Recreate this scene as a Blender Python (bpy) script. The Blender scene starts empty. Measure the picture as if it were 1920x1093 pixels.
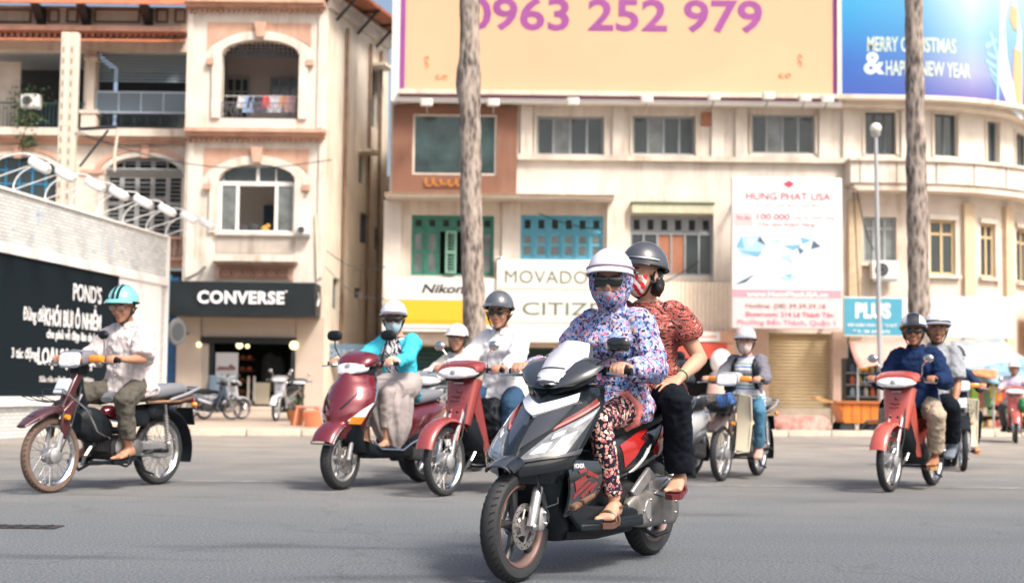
import bpy, bmesh, math, random
from math import sin, cos, pi, radians, sqrt, atan2
from mathutils import Vector as V, Matrix, noise

# ------------------------------------------------------------ camera, world, sun
S = bpy.context.scene
C = S.collection
random.seed(7)
FPX, CX, CY, CAMH = 2667.0, 960.0, 546.5, 0.90
PITCH, ROLL = math.atan(183.5 / FPX), 0.012
cam_d = bpy.data.cameras.new('camera'); cam = bpy.data.objects.new('camera', cam_d); C.objects.link(cam)
cam.location = (0, 0, CAMH)
RM = Matrix.Rotation(pi / 2 + PITCH, 3, 'X') @ Matrix.Rotation(ROLL, 3, 'Z')
cam.rotation_euler = RM.to_euler()
cam_d.lens = 36 * FPX / 1920; cam_d.sensor_width = 36; cam_d.clip_start = .1; cam_d.clip_end = 900
cam_d.dof.use_dof = True; cam_d.dof.focus_distance = 7.35; cam_d.dof.aperture_fstop = 2.5
S.camera = cam
W = bpy.data.worlds.new('World'); S.world = W; W.use_nodes = True
SUN = V((0.50, -0.58, 0.92)).normalized()
wn = W.node_tree.nodes; bgn = wn['Background']
sky = wn.new('ShaderNodeTexSky'); sky.sky_type = 'NISHITA'; sky.sun_disc = False
sky.sun_elevation = math.asin(SUN.z); sky.sun_rotation = atan2(SUN.x, SUN.y)
sky.air_density = 1.0; sky.dust_density = 7.0; sky.ozone_density = 0.6
W.node_tree.links.new(sky.outputs[0], bgn.inputs[0]); bgn.inputs[1].default_value = 0.15
sun_d = bpy.data.lights.new('sun', 'SUN'); sun = bpy.data.objects.new('sun', sun_d); C.objects.link(sun)
sun_d.energy = 2.75; sun_d.angle = radians(12); sun_d.color = (1, .94, .88)
sun.rotation_euler = (-SUN).to_track_quat('-Z', 'Y').to_euler(); sun.location = (20, -10, 30)
S.view_settings.view_transform = 'Standard'; S.view_settings.look = 'None'
S.view_settings.exposure = 0.66; S.view_settings.gamma = 1; S.view_settings.use_curve_mapping = False
S.render.engine = 'CYCLES'

# ------------------------------------------------------------ pixel ray -> world helpers
def ray(px, py): return (RM @ V(((px - CX) / FPX, -(py - CY) / FPX, -1))).normalized()
def at(px, py, Y):
    d = ray(px, py); return V((0, 0, CAMH)) + d * (Y / d.y)
def gnd(px, py, z=0):
    d = ray(px, py); t = (z - CAMH) / d.z; return V((0, 0, CAMH)) + d * t

# ------------------------------------------------------------ mesh builder
def frame(d):
    d = d.normalized(); up = V((0, 0, 1)) if abs(d.z) < .95 else V((1, 0, 0))
    a = d.cross(up).normalized(); return a, a.cross(d).normalized()
class MB:
    def __init__(s): s.v = []; s.f = []
    def add(s, vs, fs):
        n = len(s.v); s.v += [V(p) for p in vs]; s.f += [[i + n for i in f] for f in fs]; return s
    def box(s, c, size, M=None):
        x, y, z = [k / 2 for k in size]; c = V(c)
        vs = [V((a, b, d)) for a in (-x, x) for b in (-y, y) for d in (-z, z)]
        if M is not None: vs = [M @ p for p in vs]
        return s.add([p + c for p in vs], [(0, 1, 3, 2), (4, 6, 7, 5), (0, 4, 5, 1), (2, 3, 7, 6), (0, 2, 6, 4), (1, 5, 7, 3)])
    def bb(s, lo, hi):
        return s.box([(a + b) / 2 for a, b in zip(lo, hi)], [abs(b - a) for a, b in zip(lo, hi)])
    def loft(s, secs, cap=True, closed=False):
        n = len(secs[0]); vs = [p for q in secs for p in q]; fs = []
        m = len(secs)
        for i in range(m if closed else m - 1):
            for j in range(n):
                a = i * n + j; b = i * n + (j + 1) % n; c = ((i + 1) % m) * n
                fs.append((a, b, c + (j + 1) % n, c + j))
        if cap and not closed: fs += [tuple(range(n))[::-1], tuple((m - 1) * n + j for j in range(n))]
        return s.add(vs, fs)
    def tube(s, path, r, n=8, cap=True, flat=1.0, closed=False, up=None):
        path = [V(p) for p in path]; m = len(path); secs = []
        if not isinstance(r, (list, tuple)): r = [r] * m
        for i, p in enumerate(path):
            if closed: d = path[(i + 1) % m] - path[i - 1]
            else: d = path[min(i + 1, m - 1)] - path[max(i - 1, 0)]
            if i == 0: a, b = frame(d)
            if up is not None: a = d.cross(V(up)).normalized(); b = a.cross(d).normalized()
            else:
                d = d.normalized(); a = (a - d * a.dot(d)).normalized(); b = a.cross(d)
            secs.append([p + a * (r[i] * cos(2 * pi * k / n)) + b * (r[i] * flat * sin(2 * pi * k / n)) for k in range(n)])
        return s.loft(secs, cap, closed)
    def ball(s, c, r, n=12, m=8, M=None):
        if not isinstance(r, (tuple, list)): r = (r, r, r)
        c = V(c); vs = []; fs = []
        for i in range(1, m):
            t = pi * i / m
            for k in range(n):
                a = 2 * pi * k / n; p = V((r[0] * sin(t) * cos(a), r[1] * sin(t) * sin(a), r[2] * cos(t)))
                vs.append((M @ p if M is not None else p) + c)
        top = len(vs); p = V((0, 0, r[2])); q = V((0, 0, -r[2]))
        vs += [(M @ p if M is not None else p) + c, (M @ q if M is not None else q) + c]
        for i in range(m - 2):
            for k in range(n):
                a = i * n + k; b = i * n + (k + 1) % n; fs.append((a, a + n, b + n, b))
        for k in range(n):
            fs.append((top, k, (k + 1) % n)); e = (m - 2) * n; fs.append((top + 1, e + (k + 1) % n, e + k))
        return s.add(vs, fs)
    def lathe(s, prof, c=(0, 0, 0), ax='y', n=24, closed=False):
        secs = []; c = V(c)
        for k in range(n):
            a = 2 * pi * k / n; sec = []
            for r, h in prof:
                if ax == 'y': sec.append(c + V((r * cos(a), h, r * sin(a))))
                elif ax == 'z': sec.append(c + V((r * cos(a), r * sin(a), h)))
                else: sec.append(c + V((h, r * cos(a), r * sin(a))))
            secs.append(sec)
        m = len(prof); vs = [p for q in secs for p in q]; fs = []
        for i in range(n):
            for j in range(m if closed else m - 1):
                a = i * m + j; b = i * m + (j + 1) % m; e = ((i + 1) % n) * m
                fs.append((a, b, e + (j + 1) % m, e + j))
        return s.add(vs, fs)
    def prism(s, pts, y0, y1, ax='y'):
        def q(p, h): return V((p[0], h, p[1])) if ax == 'y' else (V((p[0], p[1], h)) if ax == 'z' else V((h, p[0], p[1])))
        n = len(pts); vs = [q(p, y0) for p in pts] + [q(p, y1) for p in pts]
        fs = [tuple(range(n)), tuple(range(2 * n - 1, n - 1, -1))] + [(j, j + n, (j + 1) % n + n, (j + 1) % n) for j in range(n)]
        return s.add(vs, fs)
    def map(s, fn): s.v = [V(fn(p)) for p in s.v]; return s
    def build(s, name, m=None, parent=None, smooth=None, bevel=0, sub=0, loc=None, solid=0, kind=None, label=None):
        me = bpy.data.meshes.new(name); me.from_pydata([tuple(p) for p in s.v], [], s.f); me.update()
        bm = bmesh.new(); bm.from_mesh(me); bmesh.ops.recalc_face_normals(bm, faces=bm.faces); bm.to_mesh(me); bm.free()
        if m: me.materials.append(m)
        if smooth or smooth is None and (sub or len(s.f) > 30):
            for p in me.polygons: p.use_smooth = True
            if not sub: me.set_sharp_from_angle(angle=radians(smooth if smooth and smooth is not True else 40))
        o = bpy.data.objects.new(name, me); C.objects.link(o)
        if parent: o.parent = parent
        if loc is not None: o.location = loc
        if solid: md = o.modifiers.new('t', 'SOLIDIFY'); md.thickness = solid; md.offset = 0
        if bevel:
            md = o.modifiers.new('b', 'BEVEL'); md.width = bevel; md.segments = 2; md.limit_method = 'ANGLE'; md.harden_normals = False
            if not smooth:
                for p in me.polygons: p.use_smooth = True
                me.set_sharp_from_angle(angle=radians(50))
        if sub: md = o.modifiers.new('s', 'SUBSURF'); md.levels = sub; md.render_levels = sub
        if kind: o['kind'] = kind
        if label: o['label'] = label
        return o
def tag(o, label, cat=None, group=None):
    o['label'] = label
    if cat: o['category'] = cat
    if group: o['group'] = group
    return o
def thing(name, label, cat, loc=(0, 0, 0), rz=0, group=None):
    o = bpy.data.objects.new(name, None); C.objects.link(o); o.empty_display_size = .2
    o.location = loc; o.rotation_euler = (0, 0, rz); return tag(o, label, cat, group)
def dup(o, loc=None, rz=None, parent=None):
    c = o.copy(); C.objects.link(c)
    if parent: c.parent = parent
    if loc is not None: c.location = loc
    if rz is not None: c.rotation_euler = (0, 0, rz)
    for ch in list(o.children): dup(ch, parent=c)
    return c
def like(o, loc=None, rz=None, label=None):   # copy sharing mesh, same parent
    c = o.copy(); C.objects.link(c)
    if loc is not None: c.location = loc
    if rz is not None: c.rotation_euler = (0, 0, rz)
    return c
def se(c, u, v, a, b, n=16, p=2.0, skew=0):   # superellipse section
    c, u, v = V(c), V(u), V(v); out = []
    for k in range(n):
        t = 2 * pi * (k + .5) / n; x, y = cos(t), sin(t)
        x = math.copysign(abs(x) ** (2 / p), x); y = math.copysign(abs(y) ** (2 / p), y)
        out.append(c + u * (a * x + skew * y) + v * (b * y))
    return out

# ------------------------------------------------------------ materials
def nt(m): return m.node_tree.nodes, m.node_tree.links
_mc = {}
def mat(name, col, rough=.5, metal=0, coat=0, var=0, scale=6, bump=0, bscale=40, emit=0, alpha=1, trans=0, spec=.5, streak=0, stain=None, sheen=0, detail=6):
    if name in _mc: return _mc[name]
    m = bpy.data.materials.new(name); m.use_nodes = True; N, L = nt(m); b = N['Principled BSDF']
    b.inputs['Base Color'].default_value = (*col, 1); b.inputs['Roughness'].default_value = rough
    b.inputs['Metallic'].default_value = metal; b.inputs['Coat Weight'].default_value = coat
    b.inputs['Coat Roughness'].default_value = .08; b.inputs['Specular IOR Level'].default_value = spec
    if sheen: b.inputs['Sheen Weight'].default_value = sheen
    if trans: b.inputs['Transmission Weight'].default_value = trans
    if emit: b.inputs['Emission Color'].default_value = (*col, 1); b.inputs['Emission Strength'].default_value = emit
    if var or bump or streak or stain:
        tc = N.new('ShaderNodeTexCoord')
    colout = None
    if var:
        n = N.new('ShaderNodeTexNoise'); n.inputs['Scale'].default_value = scale; n.inputs['Detail'].default_value = detail
        L.new(tc.outputs['Object'], n.inputs[0])
        r = N.new('ShaderNodeMapRange'); r.inputs[1].default_value = .3; r.inputs[2].default_value = .7
        r.inputs[3].default_value = 1 - var; r.inputs[4].default_value = 1 + var * .7
        L.new(n.outputs[0], r.inputs[0])
        x = N.new('ShaderNodeVectorMath'); x.operation = 'SCALE'; x.inputs[0].default_value = col
        L.new(r.outputs[0], x.inputs['Scale']); colout = x.outputs[0]
        rr = N.new('ShaderNodeMapRange'); rr.inputs[3].default_value = max(0, rough - .12 * (1 if var > .05 else 0)); rr.inputs[4].default_value = min(1, rough + .1)
        L.new(n.outputs[0], rr.inputs[0]); L.new(rr.outputs[0], b.inputs['Roughness'])
    if streak:   # vertical rain streaks and blotches of dirt
        mp = N.new('ShaderNodeMapping'); mp.inputs['Scale'].default_value = (1.6, 1.6, .16)
        L.new(tc.outputs['Object'], mp.inputs[0])
        n = N.new('ShaderNodeTexNoise'); n.inputs['Scale'].default_value = 2.2; n.inputs['Detail'].default_value = 9; n.inputs['Roughness'].default_value = .65
        L.new(mp.outputs[0], n.inputs[0])
        n2 = N.new('ShaderNodeTexNoise'); n2.inputs['Scale'].default_value = .8; n2.inputs['Detail'].default_value = 6; L.new(tc.outputs['Object'], n2.inputs[0])
        r = N.new('ShaderNodeMapRange'); r.inputs[1].default_value = .46; r.inputs[2].default_value = .70; r.inputs[4].default_value = streak; L.new(n.outputs[0], r.inputs[0])
        r2 = N.new('ShaderNodeMapRange'); r2.inputs[1].default_value = .42; r2.inputs[2].default_value = .62; L.new(n2.outputs[0], r2.inputs[0])
        mu = N.new('ShaderNodeMath'); mu.operation = 'MULTIPLY'; L.new(r.outputs[0], mu.inputs[0]); L.new(r2.outputs[0], mu.inputs[1])
        mx = N.new('ShaderNodeMix'); mx.data_type = 'RGBA'; L.new(mu.outputs[0], mx.inputs[0])
        if colout: L.new(colout, mx.inputs[6])
        else: mx.inputs[6].default_value = (*col, 1)
        mx.inputs[7].default_value = (*(stain or (.16, .12, .09)), 1); colout = mx.outputs[2]
    if colout: L.new(colout, b.inputs['Base Color'])
    if bump:
        n = N.new('ShaderNodeTexNoise'); n.inputs['Scale'].default_value = bscale; n.inputs['Detail'].default_value = 5
        L.new(tc.outputs['Object'], n.inputs[0]); bp = N.new('ShaderNodeBump'); bp.inputs['Strength'].default_value = bump
        bp.inputs['Distance'].default_value = .01; L.new(n.outputs[0], bp.inputs['Height']); L.new(bp.outputs[0], b.inputs['Normal'])
    _mc[name] = m; return m
def ramp(N, L, src, stops, const=False):
    r = N.new('ShaderNodeValToRGB'); e = r.color_ramp.elements
    if const: r.color_ramp.interpolation = 'CONSTANT'
    while len(e) < len(stops): e.new(1)
    for k, (p, c) in zip(e, stops): k.position = p; k.color = (*c, 1)
    L.new(src, r.inputs[0]); return r.outputs[0]

# ------------------------------------------------------------ text as mesh
def text(s, h, mm, parent=None, name='lettering', bold=0, squeeze=1, width=None, fn=None, depth=.004, shear=0, spacing=1):
    cu = bpy.data.curves.new('t', 'FONT'); cu.body = s; cu.size = 1; cu.offset = bold; cu.extrude = 0.0
    cu.align_x = 'CENTER'; cu.shear = shear; cu.space_character = spacing; cu.resolution_u = 3
    o = bpy.data.objects.new('t', cu); C.objects.link(o); bpy.context.view_layer.update()
    me = bpy.data.meshes.new_from_object(o.evaluated_get(bpy.context.evaluated_depsgraph_get()))
    bpy.data.objects.remove(o); bpy.data.curves.remove(cu)
    xs = [v.co.x for v in me.vertices]; x0, x1 = min(xs), max(xs)
    k = h / .729; kx = k * squeeze if width is None else width / (x1 - x0)
    bm = bmesh.new(); bm.from_mesh(me)
    r = bmesh.ops.extrude_face_region(bm, geom=bm.faces[:]); 
    for g in r['geom']:
        if isinstance(g, bmesh.types.BMVert): g.co.z += depth
    for v in bm.verts:
        x = (v.co.x - (x0 + x1) / 2) * kx; z = v.co.y * k; y = -v.co.z
        v.co = V(fn(x, y, z)) if fn else V((x, y, z))
    bmesh.ops.recalc_face_normals(bm, faces=bm.faces)
    bm.to_mesh(me); bm.free(); me.name = name
    for p in me.polygons: p.use_smooth = False
    me.materials.clear(); me.materials.append(mm)
    o = bpy.data.objects.new(name, me); C.objects.link(o)
    if parent: o.parent = parent
    return o

# ============================================================ SETTING
cream = mat('cream_render', (.64, .57, .49), .85, var=.12, scale=1.3, streak=.75, stain=(.30, .20, .12), bump=.25, bscale=14)
cream2 = mat('pale_render', (.66, .61, .545), .85, var=.10, scale=2, streak=.75, stain=(.33, .24, .15), bump=.2, bscale=18)
stained = mat('stained_render', (.70, .62, .51), .9, var=.12, scale=1.6, streak=.75, stain=(.22, .15, .09), bump=.3, bscale=10)
peach = mat('peach_render', (.56, .35, .26), .85, var=.14, scale=3, streak=.5, stain=(.22, .10, .06))
shopwall = mat('shop_wall', (.50, .42, .35), .7, var=.05, scale=2)
whitep = mat('white_paint', (.74, .73, .70), .5, var=.05, scale=5)
greyp = mat('grey_paint', (.30, .33, .35), .6, var=.12, scale=5)
dgrey = mat('dark_frame', (.09, .11, .12), .5)
glass = mat('window_glass', (.035, .05, .055), .12, var=.3, scale=1.2, spec=.8)
glass2 = mat('pale_glass', (.16, .18, .18), .15, var=.4, scale=2.5, spec=.8)
greenp = mat('green_paint', (.04, .20, .14), .6, var=.2, scale=7)
bluep = mat('blue_paint', (.10, .38, .52), .6, var=.15, scale=7)
brownc = mat('brown_cladding', (.20, .09, .055), .7, var=.12, scale=2, streak=.4, stain=(.32, .20, .14))
brickm = mat('terracotta_infill', (.38, .17, .10), .85, var=.12, scale=9)
terra = mat('terracotta_sheet', (.40, .13, .06), .8, var=.25, scale=3, streak=.7, stain=(.12, .06, .05))
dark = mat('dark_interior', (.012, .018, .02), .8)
darkgreen = mat('dark_green_door', (.012, .05, .045), .7, var=.2, scale=3)
iron = mat('wrought_iron', (.02, .03, .035), .5)
loggia = mat('loggia_wall', (.46, .40, .38), .85, var=.06, scale=2)

def rect(px0, py0, px1, py1, Y):
    mx, my = (px0 + px1) / 2, (py0 + py1) / 2
    return at(px0, my, Y).x, at(px1, my, Y).x, at(mx, py1, Y).z, at(mx, py0, Y).z
def pbox(mb, px0, py0, px1, py1, Ya, Yb):   # a box whose near face is on the plane Y = Ya
    x0, x1, z0, z1 = rect(px0, py0, px1, py1, Ya); return mb.bb((x0, Ya, z0), (x1, Yb, z1))
ident = lambda s, y, z: V((s, y, z))
def wall_mesh(mb, fn, x0, x1, z0, z1, holes, y0, th, step=99):
    """wall skin with rectangular or arched openings; holes = (xa, xb, za, zb, rise)"""
    xs = {x0, x1}; zs = {z0, z1}
    for h in holes: xs |= {h[0], h[1]}; zs |= {h[2], h[3]}
    xs = sorted(x for x in xs if x0 <= x <= x1); zs = sorted(z for z in zs if z0 <= z <= z1)
    X = [xs[0]]
    for a in xs[1:]:
        n = max(1, math.ceil((a - X[-1]) / step)); b = X[-1]; X += [b + (a - b) * (i + 1) / n for i in range(n)]
    def solid(i, j):
        if i < 0 or j < 0 or i >= len(X) - 1 or j >= len(zs) - 1: return False
        cx, cz = (X[i] + X[i + 1]) / 2, (zs[j] + zs[j + 1]) / 2
        return not any(h[0] < cx < h[1] and h[2] < cz < h[3] for h in holes)
    def q(*p): mb.add([fn(*k) for k in p], [tuple(range(len(p)))])
    for i in range(len(X) - 1):
        for j in range(len(zs) - 1):
            if not solid(i, j): continue
            a, b, c, d = X[i], X[i + 1], zs[j], zs[j + 1]
            q((a, y0, c), (b, y0, c), (b, y0, d), (a, y0, d)); q((a, y0 + th, c), (a, y0 + th, d), (b, y0 + th, d), (b, y0 + th, c))
            if not solid(i - 1, j): q((a, y0, c), (a, y0, d), (a, y0 + th, d), (a, y0 + th, c))
            if not solid(i + 1, j): q((b, y0, c), (b, y0 + th, c), (b, y0 + th, d), (b, y0, d))
            if not solid(i, j - 1): q((a, y0, c), (a, y0 + th, c), (b, y0 + th, c), (b, y0, c))
            if not solid(i, j + 1): q((a, y0, d), (b, y0, d), (b, y0 + th, d), (a, y0 + th, d))
    for h in holes:
        if len(h) > 4 and h[4]:
            n = 14; w = h[1] - h[0]
            for k in range(n):
                xa, xb = h[0] + w * k / n, h[0] + w * (k + 1) / n
                f = lambda x: h[3] - h[4] * (1 - sqrt(max(0, 1 - ((x - h[0]) / w * 2 - 1) ** 2)))
                za, zb = f(xa), f(xb)
                q((xa, y0, za), (xb, y0, zb), (xb, y0, h[3]), (xa, y0, h[3])); q((xa, y0 + th, za), (xb, y0 + th, zb), (xb, y0, zb), (xa, y0, za))
    return mb
def arch_band(mb, x0, x1, z0, zs, rise, w, ya, yb, legs=True, n=16):
    """raised moulding round an arched opening: legs plus arch"""
    def pt(t, o):
        a = pi * (1 - t); cx = (x0 + x1) / 2; r = (x1 - x0) / 2
        return (cx + (r + o) * cos(a), zs - rise + (rise + o) * sin(a))
    for k in range(n):
        a, b = pt(k / n, 0), pt((k + 1) / n, 0); c, d = pt((k + 1) / n, w), pt(k / n, w)
        mb.prism([a, b, c, d], ya, yb)
    if legs:
        mb.bb((x0 - w, ya, z0), (x0, yb, zs - rise)); mb.bb((x1, ya, z0), (x1 + w, yb, zs - rise))
    return mb
def window(parent, r, y, cols=4, rows=(1,), fm=whitep, pm=glass, fw=.05, dep=.06, name='window', fn=None, label=None):
    """frame bars as one part, each pane a sub-part"""
    x0, x1, z0, z1 = r; f = MB(); g = fn or ident
    if isinstance(cols, int): cols = [1] * cols
    tot = sum(cols); xs = [x0]
    for c in cols: xs.append(xs[-1] + (x1 - x0) * c / tot)
    rt = sum(rows); zs = [z0]
    for c in rows: zs.append(zs[-1] + (z1 - z0) * c / rt)
    for k, x in enumerate(xs): o = fw / 2 if k == 0 else (-fw / 2 if k == len(xs) - 1 else 0); f.bb((x - fw / 2 + o, y, z0), (x + fw / 2 + o, y + dep, z1))
    for k, z in enumerate(zs):
        o = fw / 2 if k == 0 else (-fw / 2 if k == len(zs) - 1 else 0)
        f.bb((x0 + fw, y + .003, z - fw / 2 + o), (x1 - fw, y + dep - .003, z + fw / 2 + o))
    if fn: f.map(lambda p: g(*p))
    w = f.build(name, fm, parent, label=label)
    for i in range(len(cols)):
        for j in range(len(rows)):
            p = MB().bb((xs[i] + fw * .5, y + dep * .5, zs[j] + fw * .5), (xs[i + 1] - fw * .5, y + dep * .5 + .01, zs[j + 1] - fw * .5))
            if fn: p.map(lambda q: g(*q))
            m = pm[(i + j * len(cols)) % len(pm)] if isinstance(pm, list) else pm
            p.build('pane', m, w)
    return w
def shutter(parent, r, y, fm, n=10, name='shutter', lower=.0):
    x0, x1, z0, z1 = r; f = MB(); b = .05
    f.bb((x0, y, z0), (x0 + b, y + .04, z1)); f.bb((x1 - b, y, z0), (x1, y + .04, z1))
    for z in (z0, (z0 + z1) / 2 - b / 2, z1 - b): f.bb((x0 + b, y + .002, z), (x1 - b, y + .038, z + b))
    for k in range(n):
        z = z0 + b + (z1 - z0 - 2 * b) * (k + .5) / n
        f.box(((x0 + x1) / 2, y + .022, z), (x1 - x0 - 2 * b, .03, .012), Matrix.Rotation(.6, 3, 'X'))
    return f.build(name, fm, parent)

# --- ground
road_m = mat('asphalt', (.125, .135, .145), .85, var=.10, scale=.7, bump=.5, bscale=220); N, L = nt(road_m)
_b = N['Principled BSDF']; tc = N.new('ShaderNodeTexCoord')
n1 = N.new('ShaderNodeTexNoise'); n1.inputs['Scale'].default_value = 62; n1.inputs['Detail'].default_value = 6; n1.inputs['Roughness'].default_value = .7; L.new(tc.outputs['Object'], n1.inputs[0])
n2 = N.new('ShaderNodeTexNoise'); n2.inputs['Scale'].default_value = .22; n2.inputs['Detail'].default_value = 5
mpg = N.new('ShaderNodeMapping'); mpg.inputs['Rotation'].default_value = (0, 0, .35); mpg.inputs['Scale'].default_value = (.45, 1.6, 1)
L.new(tc.outputs['Object'], mpg.inputs[0]); L.new(mpg.outputs[0], n2.inputs[0])
c1 = ramp(N, L, n1.outputs[0], [(.34, (.026, .034, .041)), (.5, (.094, .111, .124)), (.63, (.155, .172, .186)), (.72, (.36, .38, .38))])
c2 = ramp(N, L, n2.outputs[0], [(.36, (.78, .80, .83)), (.5, (1, 1, 1)), (.64, (1.14, 1.12, 1.10))])
vm0 = N.new('ShaderNodeVectorMath'); vm0.operation = 'MULTIPLY'; L.new(c1, vm0.inputs[0]); L.new(c2, vm0.inputs[1])
# hairline cracks and small oil spots
wv_ = N.new('ShaderNodeTexNoise'); wv_.inputs['Scale'].default_value = 1.7; wv_.inputs['Detail'].default_value = 6; L.new(tc.outputs['Object'], wv_.inputs[0])
wm_ = N.new('ShaderNodeVectorMath'); wm_.operation = 'MULTIPLY_ADD'; wm_.inputs[1].default_value = (1.1, 1.1, 0); L.new(wv_.outputs[1], wm_.inputs[0]); L.new(tc.outputs['Object'], wm_.inputs[2])
vc_ = N.new('ShaderNodeTexVoronoi'); vc_.feature = 'DISTANCE_TO_EDGE'; vc_.inputs['Scale'].default_value = .33; L.new(wm_.outputs[0], vc_.inputs[0])
ck_ = ramp(N, L, vc_.outputs[0], [(0, (.80, .80, .80)), (.003, (.86, .86, .86)), (.008, (1, 1, 1))])
ns_ = N.new('ShaderNodeTexNoise'); ns_.inputs['Scale'].default_value = .9; ns_.inputs['Detail'].default_value = 2; L.new(mpg.outputs[0], ns_.inputs[0])
oil = ramp(N, L, ns_.outputs[0], [(.30, (.66, .66, .68)), (.38, (1, 1, 1))])
vo_ = N.new('ShaderNodeVectorMath'); vo_.operation = 'MULTIPLY'; L.new(ck_, vo_.inputs[0]); L.new(oil, vo_.inputs[1])
vm = N.new('ShaderNodeVectorMath'); vm.operation = 'MULTIPLY'; L.new(vm0.outputs[0], vm.inputs[0]); L.new(vo_.outputs[0], vm.inputs[1])
nd = N.new('ShaderNodeTexNoise'); nd.inputs['Scale'].default_value = 1.1; nd.inputs['Detail'].default_value = 4; L.new(tc.outputs['Object'], nd.inputs[0])
sx = N.new('ShaderNodeSeparateXYZ'); L.new(tc.outputs['Object'], sx.inputs[0])
# dust builds up towards the gutter (world y 18..27)
mr = N.new('ShaderNodeMapRange'); mr.inputs[1].default_value = 8; mr.inputs[2].default_value = 24; mr.inputs[4].default_value = 1.0; L.new(sx.outputs[1], mr.inputs[0])
mm_ = N.new('ShaderNodeMath'); mm_.operation = 'MULTIPLY'; L.new(mr.outputs[0], mm_.inputs[0]); L.new(nd.outputs[0], mm_.inputs[1])
mx = N.new('ShaderNodeMix'); mx.data_type = 'RGBA'; L.new(mm_.outputs[0], mx.inputs[0]); L.new(vm.outputs[0], mx.inputs[6]); mx.inputs[7].default_value = (.42, .36, .29, 1)
L.new(mx.outputs[2], _b.inputs['Base Color'])
road = MB().add([(-400, -60, 0), (400, -60, 0), (400, 600, 0), (-400, 600, 0)], [(0, 1, 2, 3)]).build('road', road_m, kind='structure')
linem = mat('worn_road_paint', (.27, .28, .29), .85, var=.5, scale=5)
def strip(p, q, w, m, name, z=.004, thing_kind='structure'):
    d = (q - p).normalized(); n = V((-d.y, d.x, 0)) * (w / 2)
    return MB().add([p - n + V((0, 0, z)), q - n + V((0, 0, z)), q + n + V((0, 0, z)), p + n + V((0, 0, z))], [(0, 1, 2, 3)]).build(name, m, kind=thing_kind)
strip(gnd(-60, 898), gnd(2000, 916), .10, linem, 'road_line')
strip(gnd(-60, 858), gnd(2000, 872), .05, mat('faded_line', (.20, .205, .21), .85, var=.3, scale=5), 'faded_road_line')
grate = thing('drain_cover', 'small dark iron drain slot in the grey asphalt at the left edge', 'drain cover', gnd(28, 988))
g = MB().box((0, 0, .004), (.56, .2, .006)); g.build('rim', mat('rusty_iron', (.03, .022, .02), .8), grate)
for k in range(5): MB().box((-.2 + k * .1, 0, .0095), (.045, .15, .004)).build('bar', dark, grate)
pav_m = mat('dusty_pavement', (.46, .37, .29), .9, var=.16, scale=.9, bump=.3, bscale=30)
kA, kB = gnd(300, 817), gnd(1920, 819); kd = (kB - kA).normalized(); kn = V((-kd.y, kd.x, 0))
P0, P1 = kA - kd * 60, kB + kd * 60
MB().prism([(P0.x, P0.y), (P1.x, P1.y), (P1.x, 130), (P0.x, 130)], .0, .12, 'z').build('pavement', pav_m, kind='structure')
kerbm = mat('kerb_stone', (.50, .44, .37), .85, var=.15, scale=3)
for k in range(40):
    p = kA + kd * (k * 1.0 - 8); MB().box((0, 0, .0675), (.985, .16, .135), Matrix.Rotation(atan2(kd.y, kd.x), 3, 'Z')).build('kerb', kerbm, loc=(p - kn * .083), kind='structure', bevel=.012)

# ============================================================ BUILDING A : colonial block with galleries (recessed, far left)
YA = 40.6
bA = thing('colonial_building', 'cream and peach colonial block with terracotta roofs and deep galleries behind the hoarding', 'building', (-13, YA, 0))
def build_in(o, mb, name, m, **k):   # parent keeps world coordinates
    p = o.location; mb.map(lambda v: v - p); return mb.build(name, m, o, **k)
def wp(parent, name, m, *boxes, **k):
    for b in boxes: r = build_in(parent, pbox(MB(), *b), name, m, **k)
    return r
AX0, AX1 = -60, 349
hs = []
for r_ in ((-60, 95, 157, 245), (179, 97, 349, 240)): hs.append(rect(*r_, YA))
r1 = rect(195, 294, 340, 446, YA); r2 = rect(-45, 292, 106, 420, YA); r3 = rect(150, 500, 345, 786, YA)
xa, xb = at(AX0, 400, YA).x, at(AX1, 300, YA).x
hs += [r1 + (.55,), r2 + (.45,), r3]
mb = wall_mesh(MB(), ident, xa, xb, 0, at(150, 12, YA).z, hs, YA, .35)
build_in(bA, mb, 'wall', cream)
# deep dark interiors of the galleries and rooms (a back wall, floor and ceiling)
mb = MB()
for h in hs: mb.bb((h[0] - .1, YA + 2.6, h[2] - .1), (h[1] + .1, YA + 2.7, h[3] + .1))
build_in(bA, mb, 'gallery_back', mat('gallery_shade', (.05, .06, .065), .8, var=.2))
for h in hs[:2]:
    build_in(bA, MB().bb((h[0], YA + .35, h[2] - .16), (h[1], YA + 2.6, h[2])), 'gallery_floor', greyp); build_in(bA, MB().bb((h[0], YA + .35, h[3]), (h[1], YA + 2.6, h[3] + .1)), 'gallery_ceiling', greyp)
wp(bA, 'white_panel', mat('bleached_wall', (.55, .50, .44), .8, var=.2, scale=2, streak=.9), (-60, 116, 37, 243, YA + .5, YA + .56))  # white panel at the left of the gallery, pale in its own colour
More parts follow.
